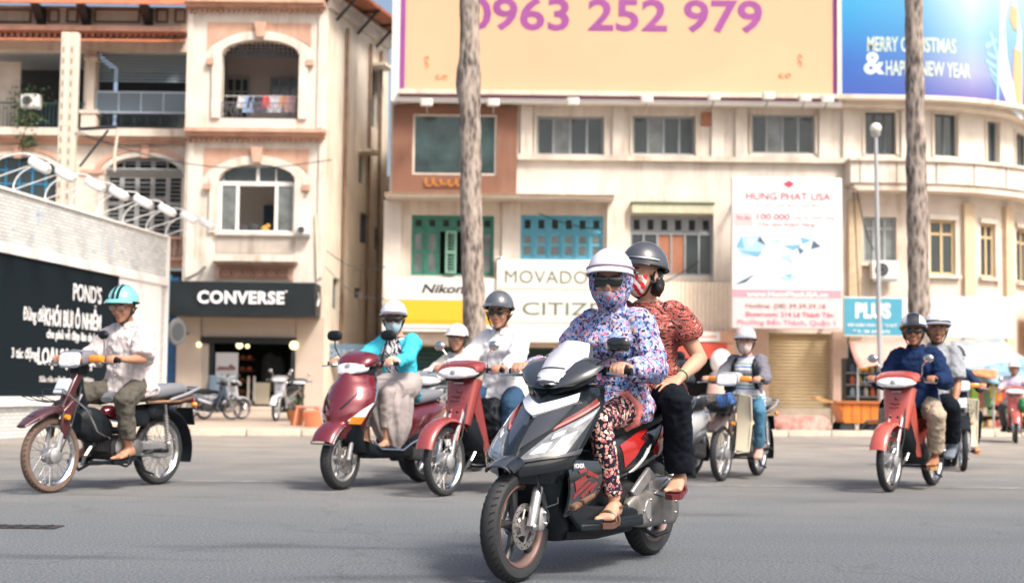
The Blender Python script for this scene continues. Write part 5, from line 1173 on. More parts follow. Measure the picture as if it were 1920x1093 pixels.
def mirr(t, base, joint, head, rx=.055, rz=.038, m=blackp, rod=chrome, rodr=.006, p=2.6, tilt=0, glass=False):
    o = MB().loft([se(V(head) + V((x, 0, 0)), (0, 1, 0), (0, 0, 1), rx * k, rz * k, 18, p) for x, k in ((.024, .45), (.018, .8), (.004, 1), (-.004, 1.0))]).build('mirror', m, t, smooth=True)
    MB().loft([se(V(head) + V((x, 0, 0)), (0, 1, 0), (0, 0, 1), rx * .92, rz * .92, 18, p) for x in (-.0045, -.006)]).build('glass', mirror, o)
    MB().tube([base, joint, head], rodr, 6).build('stalk', rod, o); return o
def controls(t, x, z, hw, gripm=blackp, barm=chrome, sweep=.03, drop=.0, cables=True):
    for s in (-1, 1):
        h = MB().tube([(x + sweep, s * .06, z - drop), (x + sweep * .6, s * (hw - .15), z), (x, s * (hw - .115), z)], .011, 8).build('handlebar', barm, t)
        g = MB().tube([(x, s * (hw - .115), z), (x - .004, s * (hw - .01), z), (x - .005, s * hw, z)], [.0165, .0165, .019], 12).build('grip', gripm, t)
        MB().tube([(x + .02, s * (hw - .13), z - .005), (x + .062, s * (hw - .10), z - .012), (x + .07, s * (hw - .03), z - .02), (x + .075, s * (hw + .01), z - .022)], [.008, .008, .006, .008], 6).build('lever', chrome, t)
        MB().box((x + .008, s * (hw - .135), z), (.04, .035, .045)).build('switch_housing', blackp, t, bevel=.006)
def fork(t, xf, r, top, hw=.075, m=alloy, low=None, boot=None):
    for s in (-1, 1):
        MB().tube([(xf + .0, s * hw, r), (xf - .045, s * hw, r + .17)], .02, 10).build('fork_leg', low or m, t)
        MB().tube([(xf - .045, s * hw, r + .17), (top[0], s * hw * .95, top[1])], .014, 8).build('fork_tube', m, t)
def shock(t, a, b, m=chrome, spring=True, r=.026):
    a, b = V(a), V(b); o = MB().tube([a, a.lerp(b, .35), a.lerp(b, .36), b], [.011, .011, r * .55, r * .55], 8).build('rear_shock', m, t)
    if spring:
        d = b - a; e, f = frame(d); n = 90
        MB().tube([a.lerp(b, .06 + .72 * i / n) + e * r * cos(i * .75) + f * r * sin(i * .75) for i in range(n + 1)], .0045, 5).build('coil_spring', m, o)
def foot_peg(t, x, y, z): 
    for s in (-1, 1): MB().tube([(x, s * .08, z), (x, s * y, z)], .014, 7).build('foot_peg', rubber, t)
def place(px, py, adeg, wb):
    g_ = gnd(px, py); a = radians(adeg); f = V((-sin(a), -cos(a), 0)); return g_ - f * wb, atan2(f.y, f.x)

def underbone(px, py, adeg, label, name='motorbike', wb=1.22, r=.278, body=pink, fend=None, seat=seatm, cowl=None, scale=1, shield=None, basket=False, style='modern', low=True, group=None, tyre=rubber, shieldm=None, loc=None, rz=None, engine=engd, rack=True, coverm=None, mirrors=(1, 1)):
    if loc is None: loc, rz = place(px, py, adeg, wb * scale)
    t = thing(name, label, 'motorbike', loc, rz, group); t.scale = (scale,) * 3
    fend = fend or body; cowl = cowl or body
    w = wheel(t, wb, r, .062, 'wire', tyrem=tyre); wheel(t, 0, r, .068, 'wire', tyrem=rubber)
    hx, hz = wb - .34, 1.0
    fork(t, wb, r, (wb - .24, .74), .062, alloy, low=chrome if style == 'modern' else alloy)
    MB().lathe([(.0, .03), (.055, .035), (.062, .065), (.03, .085), (0, .085)], (wb, 0, r), n=20).build('brake_drum', alloy, t)
    MB().tube([(wb - .02, .085, r + .03), (wb - .10, .10, r + .2), (wb - .22, .08, .8)], .006, 5).build('brake_cable', blackp, t)
    # front mudguard
    if style == 'modern':
        fender(t, 'front_fender', fend, wb, r, r + .035, 18, 132, .072, .03)
        qpatch(MB(), lambda u, v: (wb - .04 - .19 * u, .085 * sin(v * 1.5), r + .16 + .42 * u + .02 * cos(v * 1.5)), [(0.02, -1), (.9, -1), (.9, 1), (0.02, 1)], 8, 8, .045, .006).build('fork_cover', fend, t, smooth=True)
    else:
        f = fender(t, 'front_fender', fend, wb, r, r + .045, 55, 118, .075, .03)
        hull([(wb + .30, r + .22, .045, .012, 3), (wb + .22, r + .265, .07, .022, 3), (wb + .05, r + .335, .08, .03, 3), (wb - .1, r + .345, .078, .03, 3)]).build('fender_nose', fend, t, smooth=True)
        for s in (-1, 1): MB().prism([(wb - .13, .70), (wb - .03, .62), (wb - .015, .50), (wb - .06, .40), (wb - .10, .42), (wb - .12, .56), (wb - .19, .70)], s * .062, s * .09).build('fork_cover', fend, t, bevel=.01)
        for s in (-1, 1): MB().tube([(wb - .05, s * .095, .57), (wb - .05, s * .125, .57)], [.022, .02], 8).build('side_reflector', amber, t)
    # steering column and front cover
    cm = coverm or body
    if style == 'modern':
        cov = MB().loft([se((wb - .20 - .10 * f, 0, .56 + .36 * f), (0, 1, 0), (.93, 0, .3), .105 + .045 * f, .05 + .02 * f, 16, 4) for f in (0, .25, .5, .8, 1)]).build('front_cover', cm, t, smooth=True)
        e = V((.95, 0, .27)).normalized()
        for k in range(2): MB().tube([V((wb - .142 - .028 * k, s * .045, .75 + .035 * k)) + e * .003 + V((0, 0, -.006 * (abs(s) < .5))) for s in (-1, -.5, 0, .5, 1)], .005, 6).build('vent_slot', blackp, cov)
        for s in (-1, 1): MB().ball((wb - .128, s * .035, .665), (.008, .013, .013), 8, 6).build('bolt', blackp, cov)
        MB().ball((wb - .183, 0, .83), (.008, .015, .014), 8, 6).build('emblem', gloss, cov)
        MB().box((wb - .198, 0, .895), (.004, .09, .012), Matrix.Rotation(-.27, 3, 'Y')).build('badge', whiteg, cov)
    else:
        cov = MB().prism([(wb - .13, .60), (wb - .055, .62), (wb - .235, .93), (wb - .30, .92)], -.035, .035).build('front_cover', cm, t, bevel=.012)
        MB().box((wb - .10, 0, .80), (.03, .12, .13), Matrix.Rotation(-.5, 3, 'Y')).build('front_plate', mat('pale_plate', (.45, .50, .55), .4), cov, bevel=.005)
    if basket:
        bk = thing_wire(t, wb)
    elif style == 'old':
        fr = MB()
        for s in (-.09, -.03, .03, .09): fr.tube([(wb - .02, s, .68), (wb + .12, s * 1.2, .70), (wb + .2, s * 1.2, .725)], .004, 5)
        fr.tube([(wb + .2, -.11, .725), (wb + .2, .11, .725)], .004, 5).tube([(wb - .02, -.10, .68), (wb - .02, .1, .68)], .004, 5).tube([(wb + .0, -.1, .68), (wb + .0, -.1, .78), (wb, .1, .78), (wb, .1, .68)], .004, 5).tube([(wb + .1, .1, .7), (wb - .06, .09, .60), (wb - .1, .09, .5)], .004, 5)
        fr.build('front_rack', iron, t)
    # handlebar cowl and headlight
    if style == 'modern':
        MB().loft([se((x, 0, z), (0, 1, 0), (-.1, 0, 1), a, b, 20, 2.5) for x, z, a, b in ((hx - .03, 1.035, .10, .03), (hx + .03, 1.03, .19, .06), (hx + .10, 1.015, .205, .068), (hx + .17, .995, .18, .055))]).build('handlebar_cover', cowl, t, smooth=True)
        MB().loft([se((x, 0, z), (0, 1, 0), (-.2, 0, 1), a, b, 22, 2.3) for x, z, a, b in ((hx + .13, .985, .185, .052), (hx + .185, .975, .175, .048), (hx + .225, .968, .14, .036), (hx + .24, .965, .08, .018))]).build('headlight', lens, t, smooth=True)
        MB().ball((hx + .19, 0, .972), (.055, .06, .034), 16, 8).build('headlight_bulb', reflm, t, smooth=True)
        MB().loft([se((x, 0, z), (0, 1, 0), (-.1, 0, 1), a, b, 18, 2.5) for x, z, a, b in ((hx - .05, .985, .12, .03), (hx + .1, .955, .165, .03), (hx + .19, .932, .10, .018))]).build('cowl_underside', blackp, t, smooth=True)
    else:
        MB().loft([se((x, 0, z), (0, 1, 0), (-.1, 0, 1), a, b, 20, 4) for x, z, a, b in ((hx - .05, 1.03, .08, .03), (hx + .02, 1.03, .12, .055), (hx + .10, 1.02, .115, .062), (hx + .16, 1.01, .105, .06))]).build('handlebar_cover', cowl, t, smooth=True)
        MB().loft([se((hx + .16 + q, 0, 1.008), (0, 1, 0), (-.12, 0, 1), a, b, 24, 5) for q, a, b in ((0, .103, .058), (.02, .10, .055), (.032, .09, .048))]).build('headlight', lens, t, smooth=True)
        MB().loft([se((hx + .15 + q, 0, 1.008), (0, 1, 0), (-.12, 0, 1), .109, .065, 24, 5) for q in (0, .022)]).build('headlight_ring', chrome, t, smooth=True)
        for s in (-1, 1): MB().loft([se((hx + .06, s * y, 1.015), (1, 0, 0), (0, 0, 1), a, b, 12, 4) for y, a, b in ((.12, .035, .03), (.21, .035, .028), (.225, .025, .02))]).build('indicator', amber, t, smooth=True)
        MB().box((hx + .07, 0, .935), (.1, .1, .08)).build('cowl_underside', blackp, t, bevel=.01)
    controls(t, hx, hz, .335)
    for s, on in zip((1, -1), mirrors):
        if on: mirr(t, (hx + .01, s * .19, hz + .01), (hx + .02, s * .20, hz + .13), (hx + .03, s * (.26 if on == 1 else .2), hz + .2), .05, .04 if style == 'modern' else .035, m=blackp if style == 'old' else chrome, p=2)
    # frame, engine, leg shields
    MB().tube([(wb - .26, 0, .86), (wb - .34, 0, .60), (wb - .52, 0, .46), (.42, 0, .45), (.30, 0, .62), (-.1, 0, .66)], .034, 10).build('frame', body if style == 'modern' else blackp, t, smooth=True)
    if style == 'modern':
        for s in (-1, 1):
            sh = qpatch(MB(), lambda u, v: (wb - .25 - .22 * u - .05 * v, s * (.095 + .04 * sin(min(1, v) * pi / 2) * (1 - .25 * u)), .76 - .46 * u + .08 * v * (1 - u)), [(0, 0), (1, 0), (1, 1), (0, 1)], 8, 5, 0, .01)
            sh.build('leg_shield', body, t, smooth=True)
            MB().loft([se((x, s * y, z), (0, 1, 0), (0, 0, 1), a, b, 12, 3) for x, y, z, a, b in ((.72, .07, .44, .02, .05), (.52, .085, .47, .035, .07), (.32, .09, .54, .045, .09), (.1, .09, .60, .04, .08), (-.2, .06, .68, .02, .035))]).build('side_panel', body, t, smooth=True)
            MB().loft([se((x, s * y, z), (0, 1, 0), (.3, 0, 1), a, b, 10, 3) for x, y, z, a, b in ((.60, .125, .44, .004, .02), (.40, .138, .50, .005, .03), (.22, .137, .56, .004, .02))]).build('decal', whiteg, t)
    if style == 'modern':
        MB().loft([se((x, 0, z), (0, 1, 0), (0, 0, 1), a, b, 16, 3) for x, z, a, b in ((.97, .60, .06, .10), (.88, .54, .10, .14), (.78, .46, .11, .14), (.66, .42, .10, .10))]).build('inner_cover', blackp, t, smooth=True)
    if style == 'old' and not shieldm:
        o = MB().loft([se((x, 0, z), (0, 1, 0), (0, 0, 1), a, b, 16, 3) for x, z, a, b in ((.94, .52, .05, .08), (.88, .52, .10, .13), (.78, .50, .12, .14), (.68, .47, .10, .11), (.60, .46, .06, .07))]).build('front_cowl', blackp, t, smooth=True)
        o.modifiers.new('r', 'REMESH').voxel_size = .012; o.modifiers['r'].mode = 'VOXEL'
        MB().loft([se((x, 0, z), (0, 1, 0), (0, 0, 1), a, b, 16, 2.5) for x, z, a, b in ((.66, .60, .03, .03), (.60, .60, .08, .055), (.50, .58, .09, .06), (.42, .57, .05, .03))]).build('side_cover', maroon, t, smooth=True)
        for q in ((.30, .56, .16, .08), (.08, .60, .14, .06)): MB().loft([se((q[0] + x, 0, q[1]), (0, 1, 0), (0, 0, 1), a, q[3], 14, 3) for x, a in ((-.12, .06), (-.08, .09), (.08, .10), (.12, .06))]).build('battery_cover', blackp, t, smooth=True)
        MB().tube([(wb - .05, .06, .78), (.95, .12, .62), (.86, .14, .46), (.70, .12, .40)], .008, 5).build('cable', chrome, t); MB().tube([(.86, -.1, .22), (.90, 0, .16), (.86, .1, .22), (.6, .13, .20)], .013, 6).build('crash_bar', blackp, t)
    if shieldm:
        for s in (-1, 1):
            fn = lambda u, v: (wb - .30 - .05 * sin(u * pi) - .10 * v * 0 + .02 * u, s * (.05 + .16 * v * (1 - .12 * u)), .86 - .58 * u + .02 * (1 - v))
            qpatch(MB(), fn, [(0.02, 0), (1, 0), (1, 1), (.02, 1)], 12, 6, 0, .012).build('leg_shield', shieldm, t, smooth=True, bevel=.004)
            MB().tube([(wb - .30, s * .212, .84), (wb - .35, s * .205, .58), (wb - .29, s * .19, .29), (wb - .28, s * .07, .27)], .010, 6).build('shield_rim', shieldm, t)
    eg = MB().loft([se((x, 0, z), (0, 1, 0), (-.2, 0, 1), a, b, 16, 4) for x, z, a, b in ((.80, .38, .05, .05), (.70, .37, .06, .062), (.64, .36, .075, .07))]).build('cylinder_head', engine, t, smooth=True)
    fin = MB()
    for k in range(6): fin.box((.655 + k * .022, 0, .365 + .003 * k), (.006, .17 - .004 * k, .15))
    fin.build('cooling_fins', engine, eg, kind='stuff')
    cc = MB().loft([se((.50, y, .32), (1, 0, 0), (0, 0, 1), a, b, 20, 3) for y, a, b in ((-.14, .10, .07), (-.13, .15, .10), (.10, .16, .10), (.12, .14, .085))]).build('engine_case', engine, t, smooth=True)
    MB().lathe([(0, .12), (.085, .12), (.09, .135), (.06, .15), (0, .155)], (.56, 0, .33), n=20).build('magneto_cover', alloy if style == 'old' else engm, cc)
    MB().lathe([(0, .12), (.06, .12), (.065, .14), (.03, .15), (0, .15)], (.40, 0, .32), n=18).build('sprocket_cover', engm, cc)
    MB().tube([(.80, .03, .34), (.86, .03, .28), (.78, -.08, .20), (.55, -.13, .19), (.2, -.14, .22)], .016, 7).build('exhaust_pipe', chrome, t)
    MB().tube([(.26, -.14, .22), (.2, -.15, .225), (-.28, -.15, .30), (-.30, -.15, .305)], [.02, .036, .042, .03], 12).build('silencer', chrome, t, smooth=True)
    MB().tube([(.62, -.18, .21), (.62, .18, .21)], .010, 6).tube([(.62, .1, .21), (.46, .08, .17), (.40, .08, .2)], .009, 6).build('peg_bar', blackp, t)
    for s in (-1, 1):
        MB().tube([(.62, s * .14, .215), (.62, s * .25, .22)], .016, 8).build('foot_peg', rubber, t)
        MB().tube([(.28, s * .1, .27), (.20, s * .13, .29), (.20, s * .22, .30)], .013, 7).build('passenger_peg', rubber, t)
    MB().tube([(.44, .15, .30), (.58, .165, .24), (.66, .17, .25)], .007, 5).build('gear_pedal', chrome, t)
    MB().tube([(.45, .12, .29), (.30, .13, .13), (.22, .16, .10)], .010, 6).build('side_stand', blackp, t)
    MB().prism([(.42, .26), (.42, .38), (.02, .34), (-.06, .30), (-.06, .245), (.02, .22)], .075, .105).build('chain_case', blackp if style == 'modern' else alloy, t, bevel=.012)
    MB().tube([(.36, .10, .29), (0, .105, r)], .016, 6).tube([(.36, -.10, .29), (0, -.105, r)], .016, 6).build('swingarm', blackp, t, kind=None)
    for s in (-1, 1): shock(t, (0, s * .115, r + .02), (.06, s * .115, .66), chrome)
    fender(t, 'rear_fender', blackp, 0, r, r + .05, 70, 198, .078, .02)
    # seat and tail
    sw = .125
    MB().loft([se((x, 0, z), (0, 1, 0), (0, 0, 1), a, b, 20, 3) for x, z, a, b in ((.62, .70, .06, .02), (.56, .715, .10, .045), (.42, .73, sw, .055), (.22, .745, sw + .01, .06), (.0, .775, sw + .005, .06), (-.2, .79, .10, .05), (-.27, .79, .07, .025))]).build('seat', seat, t, smooth=True)
    for s in (-1, 1):
        MB().tube([(.30, s * .13, .68), (-.1, s * .125, .69), (-.32, s * .08, .72)], .013, 6).build('seat_rail', seatedge if style == 'old' else body, t)
    MB().loft([se((x, 0, z), (0, 1, 0), (0, 0, 1), a, b, 14, 3) for x, z, a, b in ((-.18, .69, .09, .035), (-.34, .715, .075, .03), (-.37, .72, .05, .02))]).build('tail', body if style == 'modern' else blackp, t, smooth=True)
    MB().loft([se((x, 0, z), (0, 1, 0), (0, 0, 1), a, b, 12, 4) for x, z, a, b in ((-.37, .70, .055, .03), (-.405, .695, .045, .022))]).build('tail_light', redl, t, smooth=True)
    MB().tube([(.02, .135, .70), (-.16, .15, .745), (-.36, .12, .80), (-.40, .0, .81), (-.36, -.12, .80), (-.16, -.15, .745), (.02, -.135, .70)], .013, 8).build('grab_rail', alloy if style != 'old' else silverp, t, smooth=True)
    MB().box((-.34, 0, .56), (.012, .17, .15), Matrix.Rotation(.25, 3, 'Y')).build('mud_flap', blackp, t, bevel=.004)
    for s in (-1, 1): MB().ball((-.30, s * .125, .66), (.03, .028, .022), 10, 7).build('rear_indicator', amber, t)
    return t
def thing_wire(t, wb):
    fr = MB(); x0, x1, y, z0, z1 = wb - .10, wb + .16, .15, .68, .86
    ring = lambda z, k: fr.tube([(x0 + .0, -y * k, z), (x1 * 1 - (1 - k) * .1, -y * k, z), (x1 - (1 - k) * .1, y * k, z), (x0, y * k, z)], .0045, 5, closed=True)
    ring(z1, 1); ring(z0, .8); ring((z0 + z1) / 2, .9)
    for i in range(9):
        f = -1 + 2 * i / 8; fr.tube([(x1, y * f, z1), (x1 - .02, y * f * .8, z0)], .0025, 4).tube([(x0, y * f, z1), (x0, y * f * .8, z0)], .0025, 4)
    for i in range(7):
        x = x0 + (x1 - x0) * i / 6
        for s in (-1, 1): fr.tube([(x, s * y, z1), (x - .01, s * y * .8, z0)], .0025, 4)
        fr.tube([(x - .01, -y * .8, z0), (x - .01, y * .8, z0)], .0025, 4)
    return fr.build('wire_basket', mat('basket_wire', (.05, .05, .055), .4, .5), t)

def scooter(px, py, adeg, label, wb=1.25, r=.235, body=maroon, trim=chrome, seat=greyseat, scale=1, loc=None, rz=None, group=None, low=blackp, name='motor_scooter', lensm=lens):
    if loc is None: loc, rz = place(px, py, adeg, wb * scale)
    t = thing(name, label, 'scooter', loc, rz, group); t.scale = (scale,) * 3
    wheel(t, wb, r, .09, alloy, rimm=alloy, disc=True, nsp=5); wheel(t, 0, r, .095, alloy, rimm=alloy, nsp=5)
    fork(t, wb, r, (wb - .12, .56), .08, alloy)
    MB().box((wb - .09, .075, r + .0), (.05, .03, .08)).build('brake_caliper', engm, t, bevel=.008)
    f = fender(t, 'front_fender', body, wb, r, r + .05, 28, 122, .105, .04)
    MB().tube([(wb + (r + .05) * cos(radians(28 + 94 * i / 12)), .108, r + (r + .05) * sin(radians(28 + 94 * i / 12)) - .004) for i in range(9)], .007, 6).build('chrome_trim', trim, f)
    MB().tube([(wb + (r + .05) * cos(radians(28)), s * .108, r + (r + .05) * sin(radians(28)) - .004) for s in (-1, -.5, 0, .5, 1)], .007, 6).build('chrome_trim', trim, f)
    # nose shield: parametric skin over height and width
    W_ = [(.42, .12, .10), (.52, .15, .17), (.62, .14, .215), (.72, .10, .235), (.82, .05, .22), (.92, -.01, .16), (.97, -.05, .11)]
    def prof(z):
        for a, b in zip(W_, W_[1:]):
            if z <= b[0] or b is W_[-1]:
                f_ = max(0, min(1, (z - a[0]) / (b[0] - a[0]))); f_ = f_ * f_ * (3 - 2 * f_) * .5 + f_ * .5; return a[1] + (b[1] - a[1]) * f_, a[2] + (b[2] - a[2]) * f_
    def nose(u, z):
        xf, w = prof(z); a = min(1.15, abs(u)); return (wb + xf - .02 - .21 * a ** 1.9, math.copysign(w * sin(a * 1.35) / sin(1.35), u), z)
    sh = qpatch(MB(), nose, [(-1, .42), (1, .42), (1, .97), (-1, .97)], 26, 22, 0, .012).build('front_shield', body, t, smooth=True)
    for s in (-1, 1):
        qpatch(MB(), nose, [(s * .16, .66), (s * .22, .655), (s * .52, .775), (s * .50, .79)], 6, 4, .004, .003).build('air_slit', blackp, sh)
        l = qpatch(MB(), nose, [(s * .46, .565), (s * .86, .56), (s * .98, .71), (s * .78, .66)], 8, 6, .012, .014).build('indicator', whiteg, sh, smooth=True)
        qpatch(MB(), nose, [(s * .50, .545), (s * .86, .54), (s * .88, .60), (s * .54, .60)], 8, 4, .017, .006).build('amber_lens', amber, l, smooth=True)
        MB().tube([V(nose(s * 1.02, .42 + .55 * i / 10)) + V((-.008, 0, 0)) for i in range(11)] , .009, 6).build('chrome_trim', trim, sh, smooth=True)
    bk = MB().loft([se((wb + prof(z)[0] - .235, 0, z), (0, 1, 0), (1, 0, 0), prof(z)[1] * .98, .03, 16, 4) for z in (.36, .45, .55, .65, .75, .85, .93)]).build('inner_shield', low, t, smooth=True)
    MB().loft([se((wb + x, 0, z), (0, 1, 0), (1, 0, 0), a, b, 16, 3) for z, x, a, b in ((.30, -.20, .11, .07), (.42, -.08, .13, .12), (.53, -.06, .17, .13))]).build('lower_cowl', low, t, smooth=True)
    # headset
    hx, hz = wb - .30, 1.04
    MB().loft([se((x, 0, z), (0, 1, 0), (-.25, 0, 1), a, b, 22, 2.4) for x, z, a, b in ((hx - .06, 1.05, .09, .035), (hx + .0, 1.065, .17, .065), (hx + .08, 1.06, .185, .08), (hx + .16, 1.03, .15, .07), (hx + .2, 1.01, .10, .04))]).build('handlebar_cover', body, t, smooth=True)
    MB().loft([se((x, 0, z), (0, 1, 0), (-.35, 0, 1), a, b, 22, 3) for x, z, a, b in ((hx + .12, 1.01, .15, .062), (hx + .185, .995, .135, .055), (hx + .225, .985, .10, .04), (hx + .235, .982, .05, .02))]).build('headlight', lensm, t, smooth=True)
    MB().ball((hx + .195, 0, .995), (.04, .06, .035), 16, 8).build('headlight_bulb', reflm, t)
    MB().loft([se((x, 0, z), (0, 1, 0), (0, 0, 1), a, b, 16, 3) for x, z, a, b in ((hx - .04, .985, .12, .035), (hx + .06, .965, .15, .04), (hx + .17, .945, .10, .02))]).build('cowl_underside', blackp, t, smooth=True)
    MB().tube([(hx + .06, 0, .97), (wb - .15, 0, .88)], .05, 10).build('steering_column', blackp, t)
    controls(t, hx, hz - .005, .35)
    for s in (-1, 1): mirr(t, (hx + .02, s * .2, hz + .02), (hx + .05, s * .25, hz + .13), (hx + .03, s * .27, hz + .23), .075, .045, m=blackp, rod=blackp, rodr=.007)
    # floor, tunnel and tail body
    MB().loft([se((x, 0, z), (0, 1, 0), (0, 0, 1), a, b, 16, 5) for x, z, a, b in ((wb - .22, .34, .14, .06), (wb - .32, .30, .17, .055), (.55, .29, .18, .055), (.38, .30, .16, .07))]).build('floorboard', low, t, smooth=True)
    for s in (-1, 1): MB().tube([(wb - .25, s * .15, .40), (wb - .33, s * .186, .325), (.60, s * .195, .31), (.45, s * .18, .36), (.2, s * .2, .44), (-.1, s * .17, .52)], .009, 6).build('chrome_trim', trim, t, smooth=True)
    MB().loft([se((x, 0, z), (0, 1, 0), (0, 0, 1), a, b, 18, 3) for x, z, a, b in ((.58, .46, .10, .12), (.50, .50, .16, .17), (.30, .54, .185, .15), (.05, .59, .18, .12), (-.2, .65, .13, .085), (-.33, .69, .07, .04))]).build('rear_body', body, t, smooth=True)
    MB().loft([se((x, 0, z), (0, 1, 0), (0, 0, 1), a, b, 18, 3) for x, z, a, b in ((.55, .36, .12, .08), (.35, .38, .17, .08), (.1, .42, .17, .07), (-.1, .48, .13, .05))]).build('lower_body', low, t, smooth=True)
    MB().loft([se((x, 0, z), (0, 1, 0), (0, 0, 1), a, b, 20, 3) for x, z, a, b in ((.56, .67, .08, .03), (.48, .71, .13, .05), (.28, .735, .155, .06), (.0, .77, .15, .06), (-.22, .785, .10, .045), (-.28, .785, .06, .02))]).build('seat', seat, t, smooth=True)
    MB().loft([se((x, 0, z), (0, 1, 0), (0, 0, 1), a, b, 12, 3) for x, z, a, b in ((-.28, .66, .10, .04), (-.36, .67, .07, .03))]).build('tail_light', redl, t, smooth=True)
    MB().tube([(-.06, .15, .74), (-.26, .14, .80), (-.38, .09, .84), (-.40, 0, .85), (-.38, -.09, .84), (-.26, -.14, .80), (-.06, -.15, .74)], .015, 8).build('grab_rail', trim if trim is not chrome else alloy, t, smooth=True)
    MB().loft([se((x, .10, z), (0, 1, 0), (0, 0, 1), a, b, 14, 4) for x, z, a, b in ((.42, .30, .035, .05), (.30, .29, .05, .08), (.05, .26, .05, .085), (-.05, .25, .04, .07))]).build('transmission_case', engm, t, smooth=True)
    MB().tube([(.25, -.14, .22), (.15, -.16, .23), (-.25, -.17, .30)], [.03, .045, .045], 12).build('silencer', blackp, t, smooth=True)
    for s in (-1, 1): shock(t, (-.02, s * .13, r + .06), (.02, s * .13, .56), alloy, r=.03)
    fender(t, 'rear_fender', blackp, 0, r, r + .04, 90, 200, .08, .02)
    MB().box((-.33, 0, .52), (.01, .18, .13), Matrix.Rotation(.3, 3, 'Y')).build('plate', mat('plate_white', (.6, .6, .6), .4), t)
    return t

